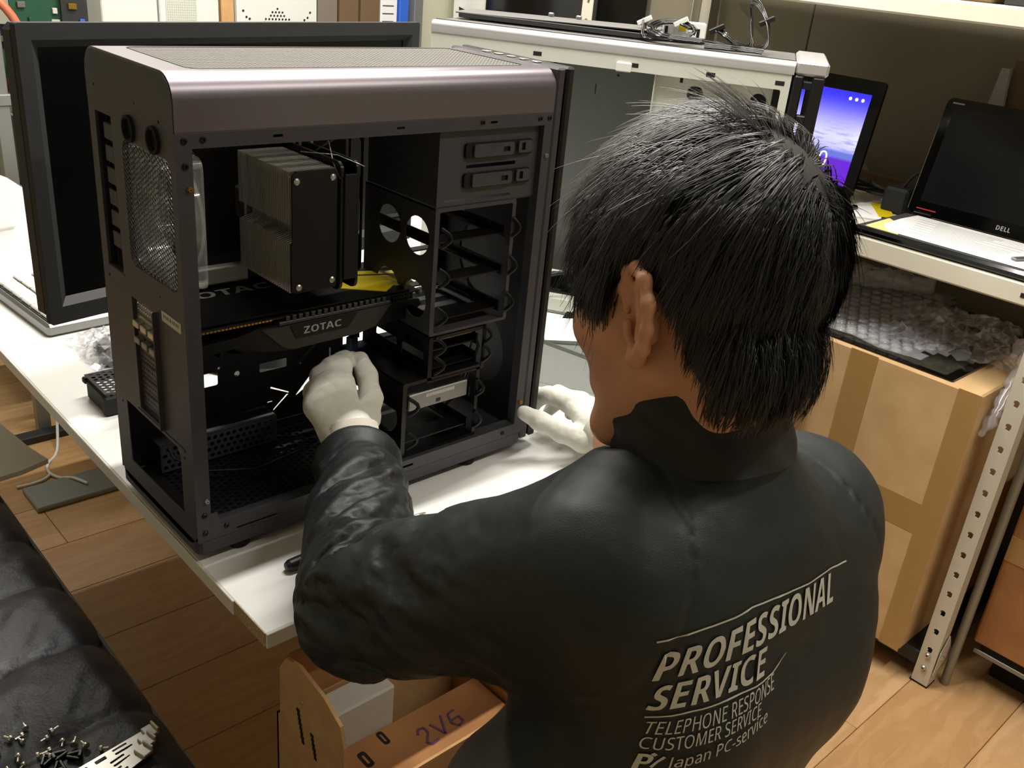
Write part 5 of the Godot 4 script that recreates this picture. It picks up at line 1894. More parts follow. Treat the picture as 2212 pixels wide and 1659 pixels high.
func screen_material() -> StandardMaterial3D:
	var w := 256
	var h := 160
	var im := Image.create(w, h, false, Image.FORMAT_RGB8)
	var n := FastNoiseLite.new()
	n.seed = 8
	n.frequency = 1.0
	for y in h:
		for x in w:
			var u := x / float(w)
			var v := y / float(h)
			var c := Color(0.22, 0.20, 0.92).lerp(Color(0.62, 0.60, 1.0), smoothstep(0.0, 0.36, v))
			var g := exp(-pow((v - 0.50) / 0.16, 2.0)) * (0.8 + 0.25 * sin(u * 5.0 + 1.0))
			c = c.lerp(Color(1.0, 1.0, 0.97), clampf(g, 0.0, 1.0))
			var cl := n.get_noise_2d(u * 5.0, v * 26.0)
			if v < 0.66:
				c = c.lerp(Color(0.50, 0.52, 0.80), clampf(cl * 1.4 - 0.1, 0.0, 0.55) * smoothstep(0.25, 0.55, v))
			if v > 0.62:
				c = c.lerp(Color(0.40, 0.46, 0.82), smoothstep(0.62, 0.66, v))
			if v > 0.70:
				var f := Color(0.36, 0.18, 0.78).lerp(Color(0.46, 0.10, 0.86), 0.5 + 0.5 * n.get_noise_2d(u * 30.0, v * 60.0))
				c = c.lerp(f.lerp(Color(0.30, 0.26, 0.62), 1.0 - u), smoothstep(0.70, 0.74, v))
			im.set_pixel(x, y, c)
	var m := mat("lit_screen", Color.BLACK, 0.3)
	m.emission_enabled = true
	m.emission_texture = ImageTexture.create_from_image(im)
	m.emission = Color.BLACK
	m.emission_energy_multiplier = 1.0
	var s := mat("screen_white", Color.WHITE, 0.4)
	s.emission_enabled = true
	s.emission = Color(0.9, 0.9, 1.0)
	s.emission_energy_multiplier = 0.9
	return m


# ------------------------------------------------------------------ black leather bench and what lies on it
func make_bench() -> void:
	var t := thing("leather_bench", "quilted black leather bench with a piped edge beside the worktop", "bench", Vector3(-0.33, -0.738, -0.35))
	var x0 := -0.66
	var x1 := -0.022
	var z0 := -1.08
	var z1 := 0.42
	var yt := -0.318
	var n := FastNoiseLite.new()
	n.seed = 12
	n.frequency = 1.0
	var seams := [-0.80, -0.63, -0.472, -0.302, -0.126, 0.05, 0.23]
	var hgt := func(x: float, z: float) -> float:
		var d := 1.0
		for s in seams:
			d = minf(d, absf(z - s - 0.006 * sin(x * 20.0)))
		var y: float = yt + 0.010 * (1.0 - exp(-d / 0.022)) - 0.0045 * exp(-d / 0.0016)
		var e := minf(minf(x - x0, x1 - x), minf(z - z0, z1 - z))
		y -= 0.030 * pow(clampf(1.0 - e / 0.05, 0.0, 1.0), 2.0)
		if z < -0.126 + 0.0 and z > -0.302:
			y -= 0.004 * exp(-absf(x + 0.183) / 0.0015)
		# soft creases of stretched hide
		var c := n.get_noise_2d((x * 0.8 + z * 0.6) * 22.0, (z * 0.8 - x * 0.6) * 5.0)
		y += 0.0030 * c + 0.006 * n.get_noise_2d(x * 5.0, z * 5.0)
		return y
	var st := 0.0075
	var nx := int((x1 - x0) / st)
	var nz := int((z1 - z0) / st)
	var mb := MB.new()
	var pos := func(i: int, j: int) -> Vector3:
		var x := x0 + (x1 - x0) * i / nx
		var z := z0 + (z1 - z0) * j / nz
		return Vector3(x, hgt.call(x, z), z)
	var grid := []
	for i in nx + 1:
		var rowp := []
		for j in nz + 1:
			rowp.append(pos.call(i, j))
		grid.append(rowp)
	var nor := func(i: int, j: int) -> Vector3:
		var a: Vector3 = grid[mini(i + 1, nx)][j] - grid[maxi(i - 1, 0)][j]
		var b: Vector3 = grid[i][mini(j + 1, nz)] - grid[i][maxi(j - 1, 0)]
		return b.cross(a).normalized()
	var ng := []
	for i in nx + 1:
		var rn := []
		for j in nz + 1:
			rn.append(nor.call(i, j))
		ng.append(rn)
	for i in nx:
		for j in nz:
			mb.tri(grid[i][j], grid[i + 1][j], grid[i + 1][j + 1], ng[i][j], ng[i + 1][j], ng[i + 1][j + 1])
			mb.tri(grid[i][j], grid[i + 1][j + 1], grid[i][j + 1], ng[i][j], ng[i + 1][j + 1], ng[i][j + 1])
	part("cushion_top", mb, M.leather, t)
	mb = MB.new()
	mb.bb(Vector3(x0 + 0.002, yt - 0.14, z0 + 0.002), Vector3(x1 - 0.002, yt - 0.026, z1 - 0.002), 0.012)
	part("cushion_side", mb, M.leather, t)
	mb = MB.new()
	mb.tube([Vector3(x1, yt - 0.024, z0), Vector3(x1, yt - 0.024, z1)], 0.0028, 8)
	mb.tube([Vector3(x0, yt - 0.024, z0), Vector3(x1, yt - 0.024, z0)], 0.0028, 8)
	part("piping", mb, M.piping, t)
	mb = MB.new()
	mb.bb(Vector3(x0 + 0.02, yt - 0.20, z0 + 0.02), Vector3(x1 - 0.02, yt - 0.14, z1 - 0.02), 0.004)
	part("seat_frame", mb, M.black_plastic, t)
	for q in [[x0 + 0.06, z0 + 0.08], [x1 - 0.08, z0 + 0.08], [x0 + 0.06, z1 - 0.06], [x1 - 0.08, z1 - 0.06]]:
		mb = MB.new()
		mb.lathe([Vector2(0.0, -0.738), Vector2(0.018, -0.738), Vector2(0.026, yt - 0.20)], Transform3D(Basis.IDENTITY, Vector3(q[0], 0, q[1])), 14)
		part("leg", mb, M.black_plastic, t)
	# white panel at its far end
	var top := yt + 0.012
	t = thing("white_panel", "white plastic panel with a black printed label lying across the bench's far end", "panel", Vector3(-0.12, top, -0.93))
	mb = MB.new()
	mb.plate([[Vector2(-0.42, -1.06), Vector2(0.045, -1.03), Vector2(0.052, -0.97), Vector2(0.060, -0.90), Vector2(0.074, -0.832), Vector2(0.02, -0.815), Vector2(-0.42, -0.78)]], 0.010, xz(top + 0.012))
	part("plate", mb, M.white_plastic, t)
	mb = MB.new()
	for k in 3:
		mb.bb(Vector3(-0.13, top + 0.0122, -1.01 + k * 0.017), Vector3(0.028, top + 0.0128, -1.001 + k * 0.017))
	part("printed_label", mb, M.charcoal, t)
	# heap of small screws
	var proto: Node3D = null
	var cnt := 0
	for k in 20:
		var a := rng.randf() * TAU
		var r := sqrt(rng.randf()) * 0.045
		var p := Vector3(-0.190 + cos(a) * r * 1.1, 0, -0.125 + sin(a) * r)
		if k > 16:
			p = Vector3(-0.140 + (k - 17) * 0.012, 0, -0.100 + (k - 17) * 0.012)
		p.y = hgt.call(p.x, p.z) + 0.0015
		var o: Node3D
		if proto == null:
			proto = thing("thumb_screw", "small shiny case screw in the loose pile on the black bench", "screw", p, 0.0, "loose screws on the black bench")
			mb = MB.new()
			mb.lathe([Vector2(0, 0), Vector2(0.0042, 0), Vector2(0.0044, 0.001), Vector2(0.0044, 0.003), Vector2(0.0036, 0.004), Vector2(0.0018, 0.0042), Vector2(0.0018, 0.0115), Vector2(0, 0.012)], Transform3D(Basis(Vector3(0, 0, 1), PI / 2), Vector3(0, 0.0044, 0)), 12)
			own("screw_body", mb, M.bright_metal, proto)
			o = proto
		else:
			o = proto.duplicate()
			o.name = numbered("thumb_screw")
			add_child(o)
		o.position = p + Vector3(0, Y0, 0)
		o.rotation.y = rng.randf() * TAU
		o.scale = Vector3.ONE * rng.randf_range(0.85, 1.25)
	for k in 4:
		var p := Vector3([-0.158, -0.166, -0.146, -0.175][k], 0, [-0.098, -0.078, -0.084, -0.10][k])
		p.y = hgt.call(p.x, p.z) + 0.001
		var c := thing("black_clip", ["tiny black plastic clip at the pile of screws, lying apart from the rest", "second small black clip beside the pile of screws", "third small black clip nearest the silver slot covers", "fourth small black clip touching the heap of screws"][k], "clip", p, k * 1.3)
		mb = MB.new()
		mb.box(Vector3(0, 0.003, 0.004), Vector3(0.018, 0.006, 0.004), 0.001, Basis(Vector3(0, 1, 0), 0.3))
		mb.box(Vector3(0, 0.003, -0.004), Vector3(0.018, 0.006, 0.004), 0.001, Basis(Vector3(0, 1, 0), -0.3))
		mb.box(Vector3(-0.008, 0.004, 0), Vector3(0.005, 0.008, 0.010), 0.001)
		own("clip_body", mb, M.gloss_black, c)
	# slot covers: thin slotted plates with a bent end
	for k in 3:
		var p := Vector3(-0.085 - k * 0.010, 0, -0.060 + k * 0.018)
		p.y = hgt.call(p.x, p.z) + 0.003 + k * 0.002
		var c := thing("slot_cover", ["silver slot cover nearest the bench's piped edge", "middle one of the stacked silver slot covers", "silver slot cover lowest in the overlapping stack"][k], "slot cover", p, deg_to_rad(8.0 + k * 5.0))
		mb = MB.new()
		var lp := [rect(-0.085, -0.009, 0.024, 0.009), rrect(-0.02, -0.006, 0.0, -0.0025, 0.001, 2), rrect(-0.02, 0.0015, 0.004, 0.005, 0.001, 2), rrect(-0.045, -0.004, -0.03, 0.002, 0.001, 2), rrect(-0.075, -0.004, -0.055, 0.002, 0.001, 2)]
		mb.plate(lp, 0.001, xz(0.002))
		mb.box(Vector3(0.030, 0.004, 0.001), Vector3(0.014, 0.006, 0.021), 0.001)
		mb.box(Vector3(0.038, 0.007, 0.001), Vector3(0.003, 0.011, 0.019), 0.001)
		own("plate", mb, M.bright_metal, c)


func make_floor_things() -> void:
	# open carton near the technician's feet
	var t := thing("open_carton", "open brown carton with raised flaps and marker writing standing under the worktop's front corner", "carton", Vector3(0.19, -0.738, 0.15))
	var x0 := 0.058
	var x1 := 0.36
	var z0 := 0.075
	var z1 := 0.232
	var yb := -0.225
	var mb := MB.new()
	mb.bb(Vector3(x0, -0.738, z0), Vector3(x0 + 0.004, yb, z1))
	mb.bb(Vector3(x1 - 0.004, -0.738, z0), Vector3(x1, yb, z1))
	mb.bb(Vector3(x0, -0.738, z0), Vector3(x1, yb, z0 + 0.004))
	mb.bb(Vector3(x0, -0.738, z1 - 0.004), Vector3(x1, -0.262, z1))
	mb.bb(Vector3(x0, -0.738, z0), Vector3(x1, -0.734, z1))
	part("body", mb, M.cardboard_light, t)
	mb = MB.new()
	mb.plate([[Vector2(z0 + 0.008, yb), Vector2(z1 - 0.002, yb), Vector2(z1 - 0.004, -0.165), Vector2(z1 - 0.012, -0.137), Vector2(0.185, -0.120), Vector2(0.130, -0.112), Vector2(0.100, -0.120), Vector2(z0 + 0.009, -0.146)]], 0.0045, yz(x0 + 0.0048))
	part("side_flap", mb, M.cardboard_light, t)
	mb = MB.new()
	mb.plate([rrect(x0 + 0.012, yb, x1 - 0.012, -0.14, 0.012)], 0.004, xy(z0 - 0.001))
	part("back_flap", mb, M.cardboard_dark, t)
	mb = MB.new()
	mb.bb(Vector3(x0 + 0.012, -0.40, z0 + 0.012), Vector3(0.205, -0.222, z0 + 0.055), 0.003)
	part("packed_box", mb, M.print_light, t, "pale grey inner box")
	mb = MB.new()
	mb.bb(Vector3(x0 + 0.02, -0.40, z0 + 0.056), Vector3(x1 - 0.01, -0.285, z1 - 0.012), 0.002)
	part("inner_divider", mb, M.cardboard_dark, t)
	mb = MB.new()
	for q in [[[0.0, 0.024], [0.006, 0.032], [0.014, 0.03], [0.014, 0.02], [0.002, 0.006], [0.006, 0.0], [0.018, 0.002]], [[0.024, 0.03], [0.032, 0.004], [0.046, 0.034]], [[0.068, 0.032], [0.056, 0.03], [0.050, 0.014], [0.056, 0.004], [0.066, 0.008], [0.066, 0.018], [0.054, 0.018]]]:
		for i in q.size() - 1:
			mb.bar(Vector3(0.215 + q[i][0], -0.2843, 0.196 - q[i][1]), Vector3(0.215 + q[i + 1][0], -0.2843, 0.196 - q[i + 1][1]), 0.0032, 0.0008)
	part("marker_writing", mb, M.marker, t)
	mb = MB.new()
	mb.plate([rrect(0.130, 0.150, 0.142, 0.178, 0.004, 2), rect(0.134, 0.156, 0.138, 0.172)], 0.0006, xz(-0.2842))
	mb.plate([rrect(0.170, 0.135, 0.180, 0.16, 0.004, 2), rect(0.1735, 0.14, 0.1765, 0.155)], 0.0006, xz(-0.2842))
	part("printed_symbol", mb, M.black_plastic, t)
	for q in [[0.128, -0.182, 8], [0.160, -0.198, 6]]:
		mb = MB.new()
		for i in q[2]:
			mb.box(Vector3(x0 - 0.0004, q[1] - i * 0.0062, q[0] + i * 0.0016), Vector3(0.0008, 0.0048, 0.0055 if i % 3 else 0.0066))
		part("worn_stamp", mb, M.hole_dark, t)
	mb = MB.new()
	mb.lathe([Vector2(0.0022, 0), Vector2(0.0014, 0.001), Vector2(0, 0.001)], Transform3D(Basis(Vector3(0, 1, 0), Vector3(-1, 0, 0), Vector3(0, 0, -1)), Vector3(x0, -0.163, 0.138)), 10)
	part("staple", mb, M.bright_metal, t)
	# white lead on the floor and a grey floor board
	mb = MB.new()
	mb.bb(Vector3(0.175, -0.738, -1.475), Vector3(0.44, -0.724, -1.352), 0.003)
	solo("floor_board", mb, M.steel_grey, "flat grey board lying on the floor under the worktop's left edge", "board", Vector3(0.31, -0.738, -1.41))
	mb = MB.new()
	mb.tube(smooth_path([Vector3(0.40, -0.45, -1.80), Vector3(0.355, -0.66, -1.72), Vector3(0.32, -0.733, -1.64), Vector3(0.275, -0.733, -1.58), Vector3(0.262, -0.732, -1.53), Vector3(0.275, -0.7315, -1.487), Vector3(0.298, -0.7205, -1.45), Vector3(0.318, -0.7195, -1.40)], 34), 0.0042, 8)
	solo("white_lead", mb, M.white_plastic, "white power lead trailing down on the floor beyond the bench", "cable", Vector3(0.31, -0.738, -1.6))
	mb = MB.new()
	mb.tube(smooth_path([Vector3(0.17, -0.733, -1.50), Vector3(0.205, -0.733, -1.497), Vector3(0.24, -0.733, -1.503), Vector3(0.262, -0.732, -1.520)], 12), 0.004, 8)
	solo("short_white_lead", mb, M.white_plastic, "short white lead end running towards the black bench", "cable", Vector3(0.21, -0.738, -1.5))


# ------------------------------------------------------------------ rack along the back wall
func make_back_rack() -> void:
	var t := thing("storage_rack", "grey steel rack along the back wall full of computer parts", "rack", Vector3(1.0, -0.738, -2.05))
	var mb: MB
	for x in [0.315, 1.62]:
		for z in [-1.80, -2.32]:
			mb = MB.new()
			mb.bb(Vector3(x, -0.738, z), Vector3(x + 0.035, 1.3, z + 0.035), 0.002)
			part("post", mb, M.steel_grey, t)
	for y in [0.235, -0.005, -0.40]:
		mb = MB.new()
		mb.bb(Vector3(0.318, y - 0.03, -2.32), Vector3(1.66, y, -1.76), 0.003)
		part("shelf_board", mb, M.steel_grey, t)
	mb = MB.new()
	mb.bb(Vector3(0.24, -0.738, -1.762), Vector3(1.66, -0.715, -1.72), 0.002)
	part("foot_rail", mb, M.dark_grey, t)
	# black wire basket on the middle board
	t = thing("mesh_basket", "black perforated basket on the back rack's middle board", "basket", Vector3(0.7, -0.005, -1.95))
	mb = MB.new()
	var lp := [rect(0.36, -0.005, 1.05, 0.175)]
	for i in 34:
		for j in 10:
			lp.append(circ(0.37 + i * 0.0196 + (j % 2) * 0.0098, 0.010 + j * 0.0164, 0.0058, 6))
	mb.plate(lp, 0.002, xy(-1.79))
	mb.bb(Vector3(0.36, -0.005, -2.1), Vector3(0.362, 0.175, -1.79))
	mb.bb(Vector3(1.048, -0.005, -2.1), Vector3(1.05, 0.175, -1.79))
	mb.bb(Vector3(0.36, -0.005, -2.1), Vector3(1.05, 0.0, -1.79))
	part("body", mb, M.charcoal, t)
	mb = MB.new()
	mb.bb(Vector3(0.37, 0.175, -1.84), Vector3(0.42, 0.200, -1.785), 0.001)
	part("white_tag", mb, M.white_plastic, t)
	# loose circuit boards and coloured parts on the top board, left end
	var specs := [[0.385, 0.10, "pcb_green"], [0.43, 0.30, "pcb_green"], [0.495, 0.34, "pcb_green"], [0.555, 0.30, "dark_grey"], [0.36, 0.16, "dark_blue"], [0.52, 0.24, "pcb_green"]]
	for k in specs.size():
		var s: Array = specs[k]
		var c := thing("circuit_board", ["low green circuit board lying at the back rack's left end", "tall green circuit board standing beside the copper pipe", "tallest green circuit board standing near the white case", "dark board standing right beside the white case's flank", "blue-black circuit board low at the rack's left post", "green board squeezed in right before the white case"][k], "circuit board", Vector3(s[0], 0.235, -1.83 - 0.012 * (k % 3)), 0.25 - 0.14 * k)
		mb = MB.new()
		mb.bb(Vector3(-0.032, 0, -0.002), Vector3(0.032, s[1], 0.002))
		own("board", mb, M[s[2]], c)
		for q in 7:
			mb = MB.new()
			var yy: float = 0.01 + (s[1] - 0.04) * q / 7.0
			mb.box(Vector3(-0.02 + fposmod(q * 0.019, 0.04), yy + 0.012, 0.006), Vector3(0.012 + 0.008 * (q % 2), 0.014, 0.009), 0.001)
			own("component", mb, [M.dull_metal, M.print_light, M.black_plastic, M.blue, M.brass, M.red, M.pcb_green][(q + k * 2) % 7], c)
	mb = MB.new()
	mb.tube(smooth_path([Vector3(0.335, 0.47, -1.86), Vector3(0.36, 0.46, -1.82), Vector3(0.40, 0.40, -1.80), Vector3(0.42, 0.30, -1.80), Vector3(0.42, 0.245, -1.80)], 16), 0.011, 10)
	solo("copper_pipe", mb, M.orange, "salmon-coloured heat pipe curving between the green circuit boards", "pipe", Vector3(0.38, 0.235, -1.81))
	for k in 5:
		mb = MB.new()
		var bx := 0.36 + (k % 3) * 0.035
		var by := 0.235
		mb.bb(Vector3(bx, by, -1.80 + 0.02 * (k / 3)), Vector3(bx + 0.03, by + 0.035 + 0.02 * k, -1.775 + 0.02 * (k / 3)), 0.002)
		for q in 3:
			mb.bb(Vector3(bx + 0.004 + q * 0.008, by + 0.036 + 0.02 * k, -1.797 + 0.02 * (k / 3)), Vector3(bx + 0.009 + q * 0.008, by + 0.044 + 0.02 * k, -1.779 + 0.02 * (k / 3)))
		solo("loose_component", mb, [M.red, M.blue, M.pcb_green, M.dull_metal, M.paper_yellow][k], ["small red plug block among the circuit boards", "small blue plug block among the circuit boards", "small green terminal block among the circuit boards", "small metal heat sink among the circuit boards", "small cream plug block among the circuit boards"][k], "component", Vector3(bx + 0.015, by, -1.785))
	# white cases
	t = thing("white_computer_case", "plain white computer case with a square mesh patch on the back rack", "computer case", Vector3(0.78, 0.235, -2.0))
	mb = MB.new()
	mb.bb(Vector3(0.612, 0.235, -2.2), Vector3(0.765, 0.72, -1.795), 0.003)
	part("side_body", mb, M.white_plastic, t)
	mb = MB.new()
	mb.bb(Vector3(0.772, 0.235, -2.2), Vector3(0.948, 0.72, -1.80), 0.003)
	part("front_body", mb, M.white_plastic, t)
	mb = MB.new()
	lp = [rect(0.79, 0.30, 0.88, 0.50)]
	for i in 14:
		for j in 30:
			lp.append(circ(0.7945 + i * 0.0062, 0.305 + j * 0.0066, 0.0019, 6))
	mb.plate(lp, 0.001, xy(-1.7995))
	mb.bb(Vector3(0.79, 0.30, -1.7999), Vector3(0.88, 0.50, -1.7996))
	part("mesh_patch", mb, M.inner_white, t)
	mb = MB.new()
	mb.bb(Vector3(0.955, 0.235, -2.15), Vector3(0.995, 0.68, -1.80), 0.002)
	solo("brown_carton", mb, M.cardboard_light, "narrow brown carton squeezed between the two white cases", "carton", Vector3(0.975, 0.235, -1.98))
	t = thing("vented_white_case", "white computer case with a peak of round vent holes on the back rack", "computer case", Vector3(1.14, 0.235, -2.0))
	mb = MB.new()
	mb.bb(Vector3(1.002, 0.235, -2.2), Vector3(1.272, 0.70, -1.806), 0.004)
	part("body", mb, M.white_plastic, t)
	mb = MB.new()
	lp = [rrect(1.003, 0.236, 1.271, 0.699, 0.004)]
	var holes := MB.new()
	for j in 16:
		for i in range(-12, 13):
			var y := 0.455 - j * 0.0098
			var x := 1.137 + (i + 0.5 * (j % 2)) * 0.0112
			if absf(x - 1.137) < 0.008 + j * 0.0112:
				lp.append(circ(x, y, 0.0040, 6))
	for q in [[1.025, 0.447], [1.045, 0.425], [1.249, 0.447], [1.229, 0.425], [1.035, 0.43], [1.24, 0.432]]:
		lp.append(circ(q[0], q[1], 0.0042, 8))
	mb.plate(lp, 0.003, xy(-1.8055))
	part("vented_face", mb, M.white_plastic, t)
	mb = MB.new()
	mb.bb(Vector3(1.01, 0.24, -1.8065), Vector3(1.265, 0.69, -1.8058))
	part("vent_backing", mb, M.dark_grey, t)
	for k in 3:
		mb = MB.new()
		mb.bb(Vector3(1.280 + k * 0.076, 0.235, -2.1), Vector3(1.352 + k * 0.076, 0.66 - 0.02 * k, -1.81 + 0.006 * k), 0.002)
		solo("brown_folder", mb, [M.brown_grey, M.brown_board, M.brown_board][k], ["grey-brown folder right beside the vented white case", "brown folder in the middle of the three beside the vented case", "brown folder standing right beside the white binder"][k], "folder", Vector3(1.316 + k * 0.076, 0.235, -1.95))
	t = thing("white_binder", "white ring binder with printed lines on its back on the back rack", "binder", Vector3(1.543, 0.235, -1.95))
	mb = MB.new()
	mb.bb(Vector3(1.510, 0.235, -2.1), Vector3(1.576, 0.56, -1.80), 0.003)
	part("cover", mb, M.paper, t)
	mb = MB.new()
	for k in 5:
		mb.bb(Vector3(1.516, 0.475 - k * 0.024, -1.7998), Vector3(1.560, 0.478 - k * 0.024, -1.799))
	part("printed_line", mb, M.charcoal, t)
	mb = MB.new()
	mb.bb(Vector3(1.579, 0.235, -2.1), Vector3(1.615, 0.57, -1.79), 0.003)
	solo("blue_binder", mb, M.blue, "bright blue binder standing at the back rack's right end", "binder", Vector3(1.60, 0.235, -1.95))
	# cream pillar in the corner
	mb = MB.new()
	mb.bb(Vector3(1.668, -0.738, -2.9), Vector3(1.95, CEIL, -1.86), 0.02)
	struct("wall_pillar", mb, M.cream)
	# shelf of dark equipment between the pillar and the right rack
	t = thing("equipment_stand", "low dark stand in the back corner behind the silver case", "stand", Vector3(1.90, -0.738, -1.2))
	mb = MB.new()
	mb.bb(Vector3(1.68, 0.20, -1.80), Vector3(2.015, 0.24, -0.93), 0.004)
	part("top_board", mb, M.steel_grey, t)
	for q in [[1.70, -1.78], [1.70, -0.96], [1.98, -1.78], [1.98, -0.96]]:
		mb = MB.new()
		mb.bb(Vector3(q[0], -0.738, q[1]), Vector3(q[0] + 0.03, 0.20, q[1] + 0.03), 0.002)
		part("leg", mb, M.steel_grey, t)
	t = thing("white_console", "white electronic unit with dark slanted vents in the back corner", "device", Vector3(1.86, 0.24, -1.70))
	mb = MB.new()
	mb.bb(Vector3(1.80, 0.24, -1.79), Vector3(1.98, 0.72, -1.62), 0.006)
	part("body", mb, M.white_plastic, t)
	mb = MB.new()
	mb.plate([[Vector2(-1.755, 0.486), Vector2(-1.63, 0.462), Vector2(-1.635, 0.447), Vector2(-1.70, 0.455), Vector2(-1.75, 0.47)]], 0.002, yz(1.7998))
	mb.plate([[Vector2(-1.775, 0.445), Vector2(-1.74, 0.44), Vector2(-1.745, 0.43), Vector2(-1.775, 0.432)]], 0.002, yz(1.7998))
	part("vent", mb, M.hole_dark, t)
	mb = MB.new()
	mb.bb(Vector3(1.78, 0.24, -1.60), Vector3(2.0, 0.85, -1.10), 0.004)
	solo("black_cabinet", mb, M.gloss_black, "tall glossy black equipment cabinet beside the white vented unit", "cabinet", Vector3(1.89, 0.24, -1.35))


# ------------------------------------------------------------------ the technician, seated at the worktop, seen from behind his left shoulder
var hc := Vector3(0.191, 0.459, 0.500)      # middle of the head
var hl: Vector3                             # the head's own left, up and forward
var hu: Vector3
var hf: Vector3
var torso: SD
var arm_l: SD
var arm_r: SD
var wr := FastNoiseLite.new()
var wr2 := FastNoiseLite.new()
const COLLAR := Vector3(0.203, 0.364, 0.516)
const COLLAR_AX := Vector3(0.1618, 0.8800, -0.4466)
const SH_L := Vector3(0.100, 0.248, 0.525)
const EL_L := Vector3(0.042, 0.094, 0.290)
const WR_L := Vector3(0.186, 0.091, 0.055)
const SH_R := Vector3(0.385, 0.212, 0.535)
const EL_R := Vector3(0.545, 0.045, 0.345)
const WR_R := Vector3(0.596, 0.038, 0.135)


func head_axes() -> void:
	var yaw := 0.05
	var pit := 0.33
	var rol := -0.15
	var f := Vector3(-sin(yaw), 0, -cos(yaw))
	var l := Vector3(-cos(yaw), 0, sin(yaw))
	var u := Vector3.UP
	var f2 := f * cos(pit) - u * sin(pit)
	var u2 := u * cos(pit) + f * sin(pit)
	hf = f2
	hl = l * cos(rol) - u2 * sin(rol)
	hu = u2 * cos(rol) + l * sin(rol)


func hp(l: float, u: float, f: float) -> Vector3:
	return hc + hl * l + hu * u + hf * f


func hloc(p: Vector3) -> Vector3:
	var d := p - hc
	return Vector3(d.dot(hl), d.dot(hu), d.dot(hf))


var face_sd: SD

func f_head(p: Vector3) -> float:
	var q := hloc(p)
	var m := Vector3(absf(q.x), q.y, q.z)
	var d := ell(q, Vector3(0, 0.034, -0.012), Vector3(0.077, 0.092, 0.098))
	d = smin(d, ell(q, Vector3(0, -0.040, 0.036), Vector3(0.060, 0.074, 0.056)), 0.03)
	d = smin(d, face_sd.d(m), 0.018)
	# eye hollows
	var e := (m - Vector3(0.031, -0.004, 0.104)).length() - 0.016
	var g := maxf(0.014 - absf(-e - d), 0.0)
	d = maxf(d, -e) + g * g / 0.056
	return d


func f_body(p: Vector3) -> float:
	return body_sd.d(p)


var body_sd: SD

func f_jacket(p: Vector3) -> float:
	var t := torso.d(p)
	var a := arm_l.d(p)
	var b := arm_r.d(p)
	var d := smin(smin(t, a, 0.055), b, 0.045)
	if d > 0.03 or d < -0.03:
		return d
	# folds: tight rings round the bent sleeve, long soft drags on the upper arm and back
	var w := 0.0
	var fa := EL_L - WR_L
	var la := fa.length()
	fa /= la
	var s := (p - WR_L).dot(fa)
	var wa := clampf(1.0 - (a - d) / 0.02, 0.0, 1.0)
	if wa > 0.0:
		if s < la * 1.05 and p.z < 0.33:
			# slanting folds across the forearm, a few and soft-edged
			var n := wr.get_noise_3d(s * 21.0 + p.x * 13.0, p.x * 6.0 - p.y * 4.0, p.y * 6.0)
			var r := 1.0 - sqrt(n * n + 0.006) * 2.4
			w += wa * 0.0125 * (r - 0.30) * smoothstep(-0.005, 0.06, s)
			w -= wa * 0.008 * exp(-pow((s - 0.030) / 0.012, 2.0))
			w += wa * 0.006 * exp(-pow((s - 0.004) / 0.010, 2.0))
		else:
			var ua := (SH_L - EL_L).normalized()
			var v := (p - EL_L).dot(ua)
			var n2 := wr.get_noise_3d(p.x * 5.0 + p.y * 10.0, v * 5.0, p.y * 9.0 - p.z * 4.0)
			w += wa * (1.0 - sqrt(n2 * n2 + 0.008) * 2.2 - 0.3) * 0.014 * smoothstep(0.30, 0.02, v)
			# hollow of the elbow: one deep fold with a rolled edge
			w -= wa * 0.020 * exp(-(p - Vector3(0.105, 0.130, 0.300)).length_squared() / 0.0014)
	var back := wr2.get_noise_3d(p.x * 5.0 + p.y * 2.0, p.y * 4.0, p.z * 5.0)
	w += 0.0055 * back
	# seams of the raglan sleeves and the shoulder
	if p.z > 0.54:
		var sl := (p - Vector3(0.1055, 0.305, 0.60)).dot(Vector3(0.894, -0.447, 0.0))
		w -= 0.0018 * exp(-sl * sl / 0.000004) * smoothstep(0.12, 0.16, p.y)
		var sr := (p - Vector3(0.345, 0.262, 0.60)).dot(Vector3(0.86, 0.50, 0.05).normalized())
		w -= 0.0020 * exp(-sr * sr / 0.000004) * smoothstep(0.20, 0.225, p.y)
	d -= w
	# open cuffs and hem
	d = maxf(d, -(p - (WR_L - fa * 0.016)).dot(fa))
	var fb := (EL_R - WR_R).normalized()
	d = maxf(d, -(p - (WR_R - fb * 0.010)).dot(fb))
	d = maxf(d, -0.245 - p.y)
	# neck opening under the collar
	var nk := p - COLLAR
	var up := nk.dot(COLLAR_AX)
	if (nk - COLLAR_AX * up).length_squared() < 0.0081:
		d = maxf(d, up + 0.026)
	return d


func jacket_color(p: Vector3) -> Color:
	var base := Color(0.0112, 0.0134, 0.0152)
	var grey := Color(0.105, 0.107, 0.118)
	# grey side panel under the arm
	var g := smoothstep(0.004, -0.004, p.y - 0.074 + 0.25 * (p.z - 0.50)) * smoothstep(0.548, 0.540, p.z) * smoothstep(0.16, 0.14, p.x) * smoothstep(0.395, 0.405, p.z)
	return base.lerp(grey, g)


func f_hand(p: Vector3) -> float:
	return hand_sd.d(p)


var hand_sd: SD

